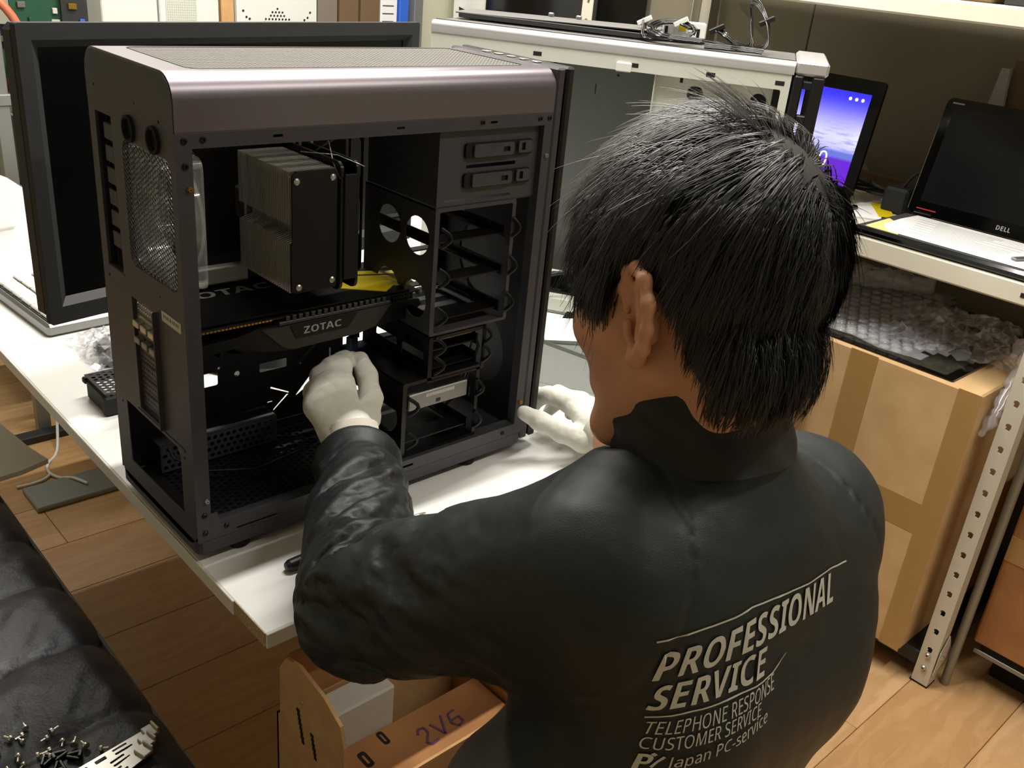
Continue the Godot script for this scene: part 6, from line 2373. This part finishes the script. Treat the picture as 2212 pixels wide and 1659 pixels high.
func make_person() -> void:
	head_axes()
	wr.seed = 31
	wr.frequency = 1.0
	wr2.seed = 77
	wr2.frequency = 1.0
	var base := Vector3(0.21, -0.738, 0.45)
	var t := thing("person", "seated person in a black work jacket and white gloves reaching into the open computer case", "person", base)
	# --- distance fields
	face_sd = SD.new()
	face_sd.k = 0.014
	face_sd.add(Vector3(0.050, -0.055, 0.000), Vector3(0.020, -0.104, 0.068), 0.020, 0.017)
	face_sd.add(Vector3(0.0, -0.106, 0.074), Vector3(0.020, -0.104, 0.068), 0.016, 0.016)
	face_sd.add(Vector3(0.045, -0.022, 0.060), Vector3(0.052, -0.030, 0.035), 0.020, 0.020)
	face_sd.add(Vector3(0.0, 0.002, 0.086), Vector3(0.0, -0.036, 0.108), 0.009, 0.0105)
	face_sd.add(Vector3(0.0, -0.040, 0.100), Vector3(0.012, -0.042, 0.094), 0.008, 0.0075)
	face_sd.add(Vector3(0.008, 0.016, 0.088), Vector3(0.042, 0.016, 0.072), 0.010, 0.011)
	face_sd.add(Vector3(0.0, -0.066, 0.092), Vector3(0.018, -0.068, 0.083), 0.0065, 0.004)
	face_sd.add(Vector3(0.0, -0.076, 0.090), Vector3(0.016, -0.075, 0.083), 0.0065, 0.004)
	face_sd.add(Vector3(0.0, -0.050, -0.024), hloc(Vector3(0.205, 0.325, 0.520)), 0.052, 0.052)
	body_sd = SD.new()
	body_sd.k = 0.05
	body_sd.add(Vector3(0.155, 0.235, 0.535), Vector3(0.325, 0.22, 0.545), 0.055, 0.055)
	body_sd.add(Vector3(0.165, 0.12, 0.555), Vector3(0.30, 0.115, 0.565), 0.088, 0.088)
	body_sd.add(Vector3(0.155, -0.03, 0.555), Vector3(0.24, -0.035, 0.562), 0.090, 0.088)
	body_sd.add(Vector3(0.155, -0.20, 0.575), Vector3(0.23, -0.20, 0.58), 0.098, 0.096)
	body_sd.add(Vector3(0.205, 0.26, 0.530), Vector3(0.204, 0.345, 0.516), 0.050, 0.046)
	body_sd.chain([SH_L, EL_L, WR_L, Vector3(0.200, 0.120, 0.010)], [0.048, 0.038, 0.025, 0.022])
	body_sd.chain([SH_R, EL_R, WR_R, Vector3(0.60, 0.042, 0.06)], [0.048, 0.036, 0.025, 0.022])
	for s in [0, 1]:
		var x0: float = [0.165, 0.25][s]
		var x1: float = [0.445, 0.62][s]
		body_sd.chain([Vector3(x0, -0.23, 0.575), Vector3(x1, -0.24, 0.245), Vector3(x1 + [0.01, -0.005][s], -0.655, 0.265)], [0.078, 0.054, 0.036])
		body_sd.add(Vector3(x1, -0.69, 0.275), Vector3(x1, -0.708, 0.15), 0.032, 0.026)
	# --- one continuous body: trunk and limbs coarse, head and neck fine, joined in one mesh
	var f_all := func(p: Vector3) -> float:
		return body_sd.d(p)
	var trunk := nets(f_all, Vector3(-0.08, -0.745, -0.02), Vector3(0.74, 0.36, 0.72), 0.014)
	var f_hn := func(p: Vector3) -> float:
		return f_head(p)
	var head := nets(f_hn, hc - Vector3(0.15, 0.20, 0.16), hc + Vector3(0.15, 0.16, 0.15), 0.0042)
	inst("body", net_mesh([trunk, head], base), M.skin, t)
	# ears
	for s in [1.0, -1.0]:
		var ear := SD.new()
		ear.k = 0.006
		var e := func(fw: float, up: float, out: float) -> Vector3:
			return hp(s * (0.0745 + out - fw * 0.42), up - 0.016, fw - 0.004)
		ear.chain([e.call(0.016, 0.006, 0.0), e.call(0.017, 0.022, 0.002), e.call(0.008, 0.034, 0.004), e.call(-0.006, 0.036, 0.006), e.call(-0.018, 0.027, 0.008), e.call(-0.022, 0.010, 0.008), e.call(-0.018, -0.008, 0.007), e.call(-0.010, -0.022, 0.005)], [0.0036, 0.0040, 0.0042, 0.0044, 0.0046, 0.0044, 0.0042, 0.0044])
		ear.add(e.call(-0.009, -0.022, 0.005), e.call(0.003, -0.030, 0.002), 0.0052, 0.0068)
		ear.add(e.call(0.004, -0.028, 0.002), e.call(0.010, -0.018, 0.000), 0.0062, 0.0040)
		ear.add(e.call(0.012, -0.004, 0.003), e.call(0.013, -0.012, 0.003), 0.0040, 0.0036)
		ear.chain([e.call(0.006, 0.024, 0.001), e.call(-0.008, 0.022, 0.003), e.call(-0.011, 0.002, 0.003), e.call(-0.003, -0.014, 0.002)], [0.0035, 0.0042, 0.0042, 0.0036])
		ear.chain([e.call(0.004, 0.016, -0.008), e.call(-0.008, 0.010, -0.005), e.call(-0.006, -0.012, -0.005)], [0.009, 0.009, 0.008])
		var fe := func(p: Vector3) -> float:
			return ear.d(p)
		var c: Vector3 = e.call(0, 0, 0)
		inst("ear", net_mesh([nets(fe, c - Vector3(0.05, 0.055, 0.05), c + Vector3(0.05, 0.055, 0.05), 0.0022)], base), M.skin, t)
	for s in [1.0, -1.0]:
		var mb := MB.new()
		var pr := []
		for k in 9:
			pr.append(Vector2(sin(PI * k / 8.0) * 0.0115, -cos(PI * k / 8.0) * 0.0115))
		mb.lathe(pr, Transform3D(Basis.IDENTITY, hp(s * 0.031, -0.004, 0.0775)), 14)
		inst("eye", mb.mesh(base), M.white_plastic, t)
	# --- jacket
	torso = SD.new()
	torso.k = 0.09
	torso.add(Vector3(0.150, 0.235, 0.535), Vector3(0.335, 0.222, 0.55), 0.072, 0.070)
	torso.add(Vector3(0.155, 0.13, 0.56), Vector3(0.288, 0.122, 0.57), 0.108, 0.104)
	torso.add(Vector3(0.088, -0.03, 0.525), Vector3(0.208, -0.04, 0.565), 0.110, 0.108)
	torso.add(Vector3(0.090, -0.20, 0.545), Vector3(0.205, -0.20, 0.580), 0.118, 0.118)
	torso.add(Vector3(0.205, 0.275, 0.535), Vector3(0.205, 0.318, 0.526), 0.074, 0.066)
	arm_l = SD.new()
	arm_l.k = 0.03
	arm_l.chain([SH_L, EL_L, WR_L], [0.080, 0.063, 0.050])
	arm_r = SD.new()
	arm_r.k = 0.03
	arm_r.chain([SH_R, EL_R, WR_R], [0.072, 0.058, 0.046])
	var fj := func(p: Vector3) -> float:
		return f_jacket(p)
	var jk := nets(fj, Vector3(-0.10, -0.26, 0.02), Vector3(0.68, 0.40, 0.76), 0.0062)
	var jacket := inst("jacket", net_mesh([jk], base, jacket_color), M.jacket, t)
	make_collar(jacket, base)
	make_print(jacket, base)
	# --- gloves
	glove(t, base, [
		[[Vector3(0.186, 0.094, 0.050), Vector3(0.196, 0.120, 0.018)], [0.030, 0.032]],
		[[Vector3(0.200, 0.122, 0.016), Vector3(0.217, 0.157, -0.028), Vector3(0.237, 0.167, -0.060), Vector3(0.260, 0.168, -0.080)], [0.022, 0.0155, 0.0125, 0.0098]],
		[[Vector3(0.192, 0.124, 0.014), Vector3(0.198, 0.161, -0.028), Vector3(0.222, 0.168, -0.062), Vector3(0.252, 0.166, -0.086)], [0.022, 0.0155, 0.0125, 0.0098]],
		[[Vector3(0.184, 0.122, 0.016), Vector3(0.180, 0.155, -0.022), Vector3(0.204, 0.160, -0.060), Vector3(0.236, 0.152, -0.086)], [0.021, 0.0150, 0.0120, 0.0095]],
		[[Vector3(0.178, 0.118, 0.020), Vector3(0.168, 0.146, -0.012), Vector3(0.184, 0.148, -0.045), Vector3(0.210, 0.138, -0.068)], [0.020, 0.0140, 0.0110, 0.0090]],
		[[Vector3(0.206, 0.110, 0.020), Vector3(0.236, 0.116, -0.002), Vector3(0.258, 0.130, -0.022), Vector3(0.269, 0.151, -0.047), Vector3(0.271, 0.168, -0.066)], [0.020, 0.0185, 0.0150, 0.0130, 0.0105]],
	], [Vector3(0.197, 0.119, 0.020), Vector3(0.189, 0.100, 0.044), Vector3(0.180, 0.090, 0.070)], [0.0365, 0.0345, 0.035])
	glove(t, base, [
		[[Vector3(0.596, 0.036, 0.118), Vector3(0.598, 0.037, 0.088)], [0.029, 0.030]],
		[[Vector3(0.592, 0.042, 0.085), Vector3(0.595, 0.057, 0.036), Vector3(0.583, 0.060, -0.003), Vector3(0.573, 0.053, -0.030), Vector3(0.571, 0.038, -0.038)], [0.020, 0.0160, 0.0125, 0.0110, 0.0095]],
		[[Vector3(0.606, 0.040, 0.084), Vector3(0.622, 0.051, 0.030), Vector3(0.613, 0.051, -0.012), Vector3(0.598, 0.038, -0.036), Vector3(0.590, 0.024, -0.038)], [0.020, 0.0155, 0.0125, 0.0110, 0.0095]],
		[[Vector3(0.614, 0.034, 0.084), Vector3(0.642, 0.039, 0.032), Vector3(0.640, 0.036, -0.008), Vector3(0.626, 0.021, -0.030), Vector3(0.617, 0.010, -0.032)], [0.019, 0.0150, 0.0120, 0.0105, 0.0092]],
		[[Vector3(0.616, 0.028, 0.086), Vector3(0.652, 0.026, 0.038), Vector3(0.658, 0.018, 0.004), Vector3(0.648, 0.004, -0.012)], [0.018, 0.0140, 0.0110, 0.0092]],
		[[Vector3(0.592, 0.026, 0.100), Vector3(0.573, 0.025, 0.088), Vector3(0.551, 0.034, 0.062), Vector3(0.527, 0.047, 0.036), Vector3(0.511, 0.057, 0.018)], [0.021, 0.0185, 0.0160, 0.0138, 0.0115]],
	], [Vector3(0.598, 0.0365, 0.092), Vector3(0.597, 0.036, 0.115), Vector3(0.594, 0.037, 0.145)], [0.0345, 0.0325, 0.033])
	# --- trousers and shoes
	var leg := SD.new()
	leg.k = 0.05
	leg.add(Vector3(0.155, -0.215, 0.575), Vector3(0.235, -0.215, 0.580), 0.110, 0.108)
	for s in [0, 1]:
		var x0: float = [0.165, 0.25][s]
		var x1: float = [0.445, 0.62][s]
		leg.chain([Vector3(x0, -0.235, 0.575), Vector3(x1, -0.24, 0.245), Vector3(x1 + [0.01, -0.005][s], -0.655, 0.265)], [0.092, 0.068, 0.052])
	var fl := func(p: Vector3) -> float:
		return maxf(leg.d(p), p.y + 0.165)
	inst("trousers", net_mesh([nets(fl, Vector3(0.0, -0.73, 0.12), Vector3(0.74, -0.15, 0.74), 0.013)], base), M.trousers, t)
	for s in [0, 1]:
		var x1: float = [0.450, 0.617][s]
		var shoe := SD.new()
		shoe.k = 0.03
		shoe.add(Vector3(x1, -0.690, 0.285), Vector3(x1, -0.700, 0.16), 0.040, 0.036)
		shoe.add(Vector3(x1, -0.66, 0.275), Vector3(x1, -0.69, 0.26), 0.044, 0.042)
		var fs := func(p: Vector3) -> float:
			return maxf(shoe.d(p), -0.7375 - p.y)
		inst("shoe", net_mesh([nets(fs, Vector3(x1 - 0.08, -0.76, 0.06), Vector3(x1 + 0.08, -0.60, 0.38), 0.008)], base), M.shoe, t)
	make_hair(t, base)
	# the plug he holds
	var c := Vector3(0.270, 0.186, -0.083)
	var plug := thing("blue_plug", "small dark blue plug pinched between the gloved finger and thumb", "plug", c)
	var mb := MB.new()
	mb.box(c + Vector3(-0.002, -0.002, 0), Vector3(0.018, 0.026, 0.008), 0.001, Basis(Vector3(0, 1, 0), 0.4))
	part("plug_body", mb, M.dark_blue, plug)
	mb = MB.new()
	mb.tube(smooth_path([c + Vector3(0, 0.010, 0), c + Vector3(0.008, 0.016, -0.03), c + Vector3(0.0, -0.01, -0.07), c + Vector3(-0.03, -0.06, -0.095)], 16), 0.003, 7)
	part("lead", mb, M.dark_blue, plug)
	# stool
	var st := thing("work_stool", "round black work stool under the seated person", "stool", Vector3(0.215, -0.738, 0.59))
	mb = MB.new()
	mb.lathe([Vector2(0, -0.385), Vector2(0.15, -0.385), Vector2(0.165, -0.37), Vector2(0.165, -0.345), Vector2(0.15, -0.336), Vector2(0, -0.334)], Transform3D(Basis.IDENTITY, Vector3(0.215, 0, 0.59)), 32)
	part("seat", mb, M.soft_black, st)
	mb = MB.new()
	mb.tube([Vector3(0.215, -0.69, 0.59), Vector3(0.215, -0.38, 0.59)], 0.025, 14)
	part("column", mb, M.dull_metal, st)
	for k in 5:
		var a := TAU * k / 5.0 + 0.3
		mb = MB.new()
		mb.bar(Vector3(0.215, -0.685, 0.59), Vector3(0.215 + cos(a) * 0.22, -0.705, 0.59 + sin(a) * 0.22), 0.035, 0.022, Vector3.UP, 0.004)
		mb.lathe([Vector2(0, -0.738), Vector2(0.02, -0.735), Vector2(0.022, -0.72), Vector2(0, -0.712)], Transform3D(Basis.IDENTITY, Vector3(0.215 + cos(a) * 0.21, 0, 0.59 + sin(a) * 0.21)), 12)
		part("leg", mb, M.black_plastic, st)


func glove(t: Node3D, base: Vector3, chains: Array, cuff: Array, cuff_r: Array) -> void:
	hand_sd = SD.new()
	hand_sd.k = 0.009
	var lo := Vector3(9, 9, 9)
	var hi := -lo
	for c in chains:
		hand_sd.chain(c[0], c[1])
		for p in c[0]:
			lo = lo.min(p)
			hi = hi.max(p)
	var sd := hand_sd
	var n := FastNoiseLite.new()
	n.seed = 5
	n.frequency = 60.0
	var f := func(p: Vector3) -> float:
		return sd.d(p) - 0.0009 * n.get_noise_3dv(p)
	var g := inst("glove", net_mesh([nets(f, lo - Vector3.ONE * 0.045, hi + Vector3.ONE * 0.045, 0.0027)], base), M.glove, t)
	# knitted cuff with fine ribs
	var pts := smooth_path(cuff, 16)
	var mb := MB.new()
	var sides := 96
	var x := Vector3.ZERO
	var rings := []
	for k in pts.size():
		var d: Vector3 = (pts[mini(k + 1, 16)] - pts[maxi(k - 1, 0)]).normalized()
		if x == Vector3.ZERO:
			x = d.cross(Vector3.UP).normalized()
		x = (x - d * x.dot(d)).normalized()
		var y := d.cross(x)
		var u := k / 16.0
		var r: float = lerpf(lerpf(cuff_r[0], cuff_r[1], minf(u * 2.0, 1.0)), cuff_r[2], maxf(u * 2.0 - 1.0, 0.0))
		var ring := []
		for s in sides + 1:
			var a := TAU * s / sides
			var rr := r + (0.0006 if s % 2 == 0 else -0.0003)
			ring.append([pts[k] + (x * cos(a) + y * sin(a)) * rr, x * cos(a) + y * sin(a)])
		rings.append(ring)
	for k in pts.size() - 1:
		for s in sides:
			mb.tri(rings[k][s][0], rings[k][s + 1][0], rings[k + 1][s + 1][0], rings[k][s][1], rings[k][s + 1][1], rings[k + 1][s + 1][1])
			mb.tri(rings[k][s][0], rings[k + 1][s + 1][0], rings[k + 1][s][0], rings[k][s][1], rings[k + 1][s + 1][1], rings[k + 1][s][1])
	for s in sides:
		var d0: Vector3 = (pts[0] - pts[1]).normalized()
		mb.tri(pts[0] + (rings[0][s][0] - pts[0]) * 0.80, rings[0][s][0], rings[0][s + 1][0], d0, d0, d0)
		mb.tri(pts[0] + (rings[0][s][0] - pts[0]) * 0.80, rings[0][s + 1][0], pts[0] + (rings[0][s + 1][0] - pts[0]) * 0.80, d0, d0, d0)
	inst("knitted_cuff", mb.mesh(base), M.glove_cuff, g)


func make_collar(jacket: Node3D, base: Vector3) -> void:
	# stand-up collar: a double-walled ring round the neck with a rolled top
	var ce := COLLAR
	var ax := COLLAR_AX
	var sx := ax.cross(Vector3(0, 0, 1)).normalized()
	var sz := sx.cross(ax).normalized()
	var mb := MB.new()
	var prof := []        # (radius offset, height)
	for k in 9:
		prof.append([0.0055 - 0.002 * k / 8.0, -0.052 + 0.064 * k / 8.0])
	for k in 5:
		var a := PI * k / 4.0
		prof.append([0.0010 + 0.0026 * cos(a), 0.0125 + 0.0026 * sin(a)])
	for k in 7:
		prof.append([-0.0022 - 0.001 * k / 6.0, 0.012 - 0.060 * k / 6.0])
	var n := 72
	var P := func(i: int, j: int) -> Vector3:
		var a := TAU * i / n
		var h: float = prof[j][1]
		var rx := 0.0745 + 0.004 * (h / 0.03)
		var rz := 0.0690 + 0.004 * (h / 0.03)
		# front is lower and open a little; soft dents where the cloth folds
		var dent := 0.0022 * sin(a * 5.0 + h * 60.0) + 0.003 * sin(a * 2.0 + 1.0 + h * 40.0) + 0.0018 * sin(a * 9.0 - h * 130.0)
		var r: float = prof[j][0] + dent * (1.0 - absf(h) * 8.0)
		return ce + ax * (h + 0.004 * sin(a * 2.0 + 0.6)) + sx * cos(a) * (rx + r) + sz * sin(a) * (rz + r)
	for i in n:
		for j in prof.size() - 1:
			var a: Vector3 = P.call(i, j)
			var b: Vector3 = P.call(i + 1, j)
			var c: Vector3 = P.call(i + 1, j + 1)
			var d: Vector3 = P.call(i, j + 1)
			var nn := []
			for q in [[i, j], [i + 1, j], [i + 1, j + 1], [i, j + 1]]:
				var du: Vector3 = P.call(q[0] + 1, q[1]) - P.call(q[0] - 1, q[1])
				var dv: Vector3 = P.call(q[0], mini(q[1] + 1, prof.size() - 1)) - P.call(q[0], maxi(q[1] - 1, 0))
				nn.append(dv.cross(du).normalized())
			mb.tri(a, b, c, nn[0], nn[1], nn[2])
			mb.tri(a, c, d, nn[0], nn[2], nn[3])
	inst("collar", mb.mesh(base), M.collar_cloth, jacket)


# where a ray meets the jacket
func on_jacket(o: Vector3, d: Vector3) -> Vector3:
	var s := 0.0
	for k in 80:
		var x := f_jacket(o + d * s)
		if x < 0.0004:
			break
		s += maxf(x * 0.8, 0.0003)
		if s > 1.0:
			return Vector3.INF
	return o + d * s


func on_back(x: float, y: float) -> Vector3:
	return on_jacket(Vector3(x, y, 0.80), Vector3(0, 0, -1)) + Vector3(-0.25, 0.1, 1.0) * 0.0011


func print_line(pts: Array, w: float, parent: Node3D, base: Vector3) -> void:
	var mb := MB.new()
	for k in pts.size() - 1:
		var a: Vector2 = pts[k]
		var b: Vector2 = pts[k + 1]
		var m := maxi(1, int((b - a).length() / 0.006))
		var sd := (b - a).orthogonal().normalized() * w * 0.5
		for i in m:
			var p := a.lerp(b, float(i) / m)
			var q := a.lerp(b, (i + 1.0) / m)
			mb.quad_auto(on_back(p.x - sd.x, p.y - sd.y), on_back(p.x + sd.x, p.y + sd.y), on_back(q.x + sd.x, q.y + sd.y), on_back(q.x - sd.x, q.y - sd.y), Vector3(0.2, 0.2, 0))
	inst("printed_rule", mb.mesh(base), M.print_light, parent)


func print_text(txt: String, a: Vector2, b: Vector2, h: float, bold: bool, shear: float, parent: Node3D, base: Vector3, bulge := 0.0) -> void:
	var mb := MB.new()
	var arr := text_arrays(txt, bold)
	var up := Vector2(0, 1)
	for k in range(0, arr.size() - 2, 3):
		var p := []
		for j in 3:
			var q: Vector2 = a + (b - a) * arr[k + j].x + up * h * arr[k + j].y + Vector2(h * shear * arr[k + j].y, bulge * 4.0 * arr[k + j].x * (1.0 - arr[k + j].x))
			p.append(on_back(q.x, q.y))
		var nn: Vector3 = (p[1] - p[0]).cross(p[2] - p[0])
		nn = (nn if nn.z > 0.0 else -nn).normalized()
		mb.tri(p[0], p[1], p[2], nn, nn, nn)
	inst("printed_text", mb.mesh(base), M.print_light, parent)


func make_print(jacket: Node3D, base: Vector3) -> void:
	print_line([Vector2(0.0645, 0.2527), Vector2(0.100, 0.2585), Vector2(0.144, 0.2625), Vector2(0.20, 0.2590), Vector2(0.25, 0.2555), Vector2(0.284, 0.2475)], 0.0013, jacket, base)
	print_text("PROFESSIONAL", Vector2(0.0650, 0.2180), Vector2(0.252, 0.2270), 0.0240, true, 0.22, jacket, base, 0.0085)
	print_text("SERVICE", Vector2(0.0635, 0.1905), Vector2(0.154, 0.2045), 0.0225, true, 0.22, jacket, base, 0.002)
	print_line([Vector2(0.0640, 0.1845), Vector2(0.085, 0.1900), Vector2(0.130, 0.1985), Vector2(0.165, 0.2020), Vector2(0.182, 0.2120)], 0.0012, jacket, base)
	print_text("TELEPHONE RESPONSE", Vector2(0.0635, 0.1690), Vector2(0.164, 0.1900), 0.0115, false, 0.2, jacket, base, 0.001)
	print_text("CUSTOMER SERVICE", Vector2(0.0620, 0.1555), Vector2(0.146, 0.1755), 0.0105, false, 0.2, jacket, base, 0.001)
	print_text("Japan PC-service", Vector2(0.0740, 0.1400), Vector2(0.153, 0.1650), 0.0135, false, 0.12, jacket, base)
	# the small mark before the last line: a bold P with a dot and a stroke
	print_text("P", Vector2(0.0585, 0.1375), Vector2(0.0660, 0.1395), 0.0140, true, 0.25, jacket, base)
	print_line([Vector2(0.0670, 0.1420), Vector2(0.0740, 0.1530)], 0.0014, jacket, base)
	print_line([Vector2(0.0682, 0.1525), Vector2(0.0700, 0.1543)], 0.0022, jacket, base)


# ------------------------------------------------------------------ hair
func hair_root(dir: Vector3) -> Vector3:
	# a point of the scalp along dir from the skull's middle, in head axes
	var r := Vector3(0.077, 0.092, 0.098)
	var k := 1.0 / (dir / r).length()
	return Vector3(0, 0.034, -0.012) + dir * k


func make_hair(t: Node3D, base: Vector3) -> void:
	var hr := RandomNumberGenerator.new()
	hr.seed = 99
	# dark under-layer close to the scalp
	var fh := func(p: Vector3) -> float:
		var q := hloc(p)
		var d := ell(q, Vector3(0, 0.037, -0.014), Vector3(0.0785, 0.0938, 0.0998))
		d = smin(d, ell(q, Vector3(0, -0.045, -0.050), Vector3(0.055, 0.052, 0.038)), 0.03)
		# hairline: brow, temples, round the ears, nape
		var m := absf(q.x)
		var cut := q.z - (0.072 + 0.35 * (q.y - 0.055))
		if q.y < 0.055:
			cut = maxf(cut, q.z - (0.072 if m < 0.045 else 0.028 + 0.6 * maxf(q.y, -0.03)))
		cut = maxf(cut, -0.085 - q.y)
		if q.z > -0.028:
			cut = maxf(cut, -(q.y + 0.004))
		return maxf(d, cut)
	var under := nets(fh, hc - Vector3(0.14, 0.15, 0.15), hc + Vector3(0.14, 0.16, 0.15), 0.0045)
	var hair := inst("hair", net_mesh([under], base), M.scalp, t, "short black tousled hair")
	# strands: thin tapering ribbons that fan out from the whorl, in clumps
	var whorl := Vector3(-0.053, 0.036, -0.053).normalized()
	var n := FastNoiseLite.new()
	n.seed = 3
	n.frequency = 1.0
	var V := PackedVector3Array()
	var N := PackedVector3Array()
	var I := PackedInt32Array()
	var down := Vector3(-hl.y, -hu.y, -hf.y)      # gravity in head axes
	var clumps := []
	for k in 900:
		clumps.append(Vector3(hr.randfn(), hr.randfn(), hr.randfn()).normalized())
	var count := 0
	var tries := 0
	while count < 27000 and tries < 120000:
		tries += 1
		var dir: Vector3
		var cl := hr.randi() % clumps.size()
		var cd: Vector3 = clumps[cl]
		if count > 24000:      # a last thatch of short hairs over the whorl
			cd = (whorl + Vector3(hr.randfn(), hr.randfn(), hr.randfn()) * 0.22).normalized()
		dir = (cd + Vector3(hr.randfn(), hr.randfn(), hr.randfn()) * 0.045).normalized()
		var root := hair_root(dir)
		var ec := Vector3(0, 0.034, -0.012)
		var er := Vector3(0.077, 0.092, 0.098)
		var nape := hr.randf() < 0.2
		if nape:
			ec = Vector3(0, -0.042, -0.050)
			er = Vector3(0.056, 0.052, 0.040)
			if dir.z > -0.05 or dir.y < -0.72:
				continue
			root = ec + dir / (dir / er).length()
		var m := absf(root.x)
		# where hair grows
		if root.z > 0.066 and root.y < 0.070:
			continue
		if root.y < -0.005 and root.z > -0.020:
			continue
		if root.y < 0.03 and root.z > 0.045:
			continue
		var low := root.y < 0.02
		var fly := hr.randf() < 0.05
		var rnd := hr.randf()
		var nrm := ((root - ec) / (er * er)).normalized()
		# combing: away from the whorl near it, forward over the top, down the sides and back
		var away := dir - whorl * dir.dot(whorl)
		var dist := acos(clampf(dir.dot(whorl), -1, 1))
		var tf := smoothstep(0.045, 0.115, root.y)
		var want := away.normalized() * 1.3 * exp(-dist * 1.5) + Vector3(0.25 * signf(root.x + 0.02), 0, 0.9) * tf + down * (1.15 - tf)
		if root.z < -0.03:
			want += Vector3(0.5 * signf(root.x), 0.0, 0.0) * smoothstep(0.0, 0.06, root.y)
		var flow := (want - nrm * want.dot(nrm)).normalized()
		if dist < 0.30 or count > 24000:      # the whorl itself is filled by short hairs lying every way
			flow = (flow + Vector3(hr.randfn(), hr.randfn(), hr.randfn()) * 0.8 * (0.3 + 0.7 * maxf(0.0, 1.0 - dist / 0.30))).normalized()
		var topf := smoothstep(0.05, 0.11, root.y)
		var cn := Vector3(sin(cl * 12.9), sin(cl * 78.2), sin(cl * 37.7))
		var L := lerpf(0.046, 0.062, topf) * hr.randf_range(0.75, 1.15)
		if nape:
			L *= 0.75
		var side := m > 0.05 and root.z > -0.03 and root.y < 0.06
		if side:
			L = hr.randf_range(0.050, 0.078)
		if root.z > 0.045 and root.y > 0.05:
			L = hr.randf_range(0.050, 0.072)
		var lift := lerpf(0.10, 0.30, topf) + 0.12 * sin(cl * 5.1)
		if cl % 47 == 0 and topf > 0.4:
			lift += 0.9
			fly = true
			L *= 1.1
		var d := (flow * 1.0 + nrm * lift + cn * 0.20).normalized()
		var pts := [root]
		var p := root
		var seg := 7
		var off := 0.0022 + 0.0155 * rnd * lerpf(0.65, 1.0, topf)
		var tip := hr.randf_range(-0.002, 0.006) + (0.004 * sin(cl * 3.3) if topf > 0.3 else 0.0)
		var bad := false
		for k in seg:
			d = (d + down * (0.10 if not low else 0.22) + flow * 0.05 + cn * 0.06).normalized()
			p += d * (L / seg)
			# lie close over the skull, hang free below it
			var e := ell(p, ec, er)
			var need := off * minf(1.0, (k + 1) / 2.0) + tip * pow(k / 6.0, 2.0)
			var out: Vector3 = ((p - ec) / (er * er)).normalized()
			var mv := need - e
			if mv < 0.0:
				mv *= 0.0 if fly else (0.75 if p.y > 0.01 and p.z < 0.075 else 0.25)
			p += out * mv
			d = (d + out * clampf(mv * 22.0, -0.5, 0.5)).normalized()
			if absf(p.x) > 0.052 and p.z > -0.028 and p.z < 0.021 and p.y < 0.012 and p.y > -0.055:
				bad = true
			pts.append(p)
		if bad:
			continue
		count += 1
		var wdt := hr.randf_range(0.00042, 0.00072)
		var b := V.size()
		for k in pts.size():
			var tg: Vector3 = (pts[mini(k + 1, seg)] - pts[maxi(k - 1, 0)]).normalized()
			var out: Vector3 = ((pts[k] - ec) / (er * er)).normalized()
			var sd: Vector3 = tg.cross(out).normalized()
			var nn: Vector3 = sd.cross(tg).normalized()
			sd = (sd + nn * (rnd - 0.5) * 0.9).normalized()
			var w := wdt * (1.0 - 0.8 * pow(k / float(seg), 2.0))
			var a: Vector3 = pts[k] - sd * w
			var c: Vector3 = pts[k] + sd * w
			V.append(hc + hl * a.x + hu * a.y + hf * a.z - base)
			V.append(hc + hl * c.x + hu * c.y + hf * c.z - base)
			var na: Vector3 = (nn - sd * 0.8).normalized()
			var nc: Vector3 = (nn + sd * 0.8).normalized()
			N.append(hl * na.x + hu * na.y + hf * na.z)
			N.append(hl * nc.x + hu * nc.y + hf * nc.z)
			if k < seg:
				var i := b + k * 2
				I.append_array(PackedInt32Array([i, i + 3, i + 1, i, i + 2, i + 3]))
	var arr := []
	arr.resize(Mesh.ARRAY_MAX)
	arr[Mesh.ARRAY_VERTEX] = V
	arr[Mesh.ARRAY_NORMAL] = N
	arr[Mesh.ARRAY_INDEX] = I
	var am := ArrayMesh.new()
	am.add_surface_from_arrays(Mesh.PRIMITIVE_TRIANGLES, arr)
	tag(inst("strands", am, M.hair, hair), "", "", "", "stuff")


func _ready() -> void:
	rng.seed = 20
	var tg := mat("tube_glow", Color(1, 1, 1), 0.4)
	make_materials_lamp()
	make_materials()
	cam_env_lights()
	make_room()
	make_table()
	make_case()
	make_monitor()
	make_second_case()
	make_bench_top_things()
	make_rack()
	make_bench()
	make_floor_things()
	make_person()
	make_back_rack()
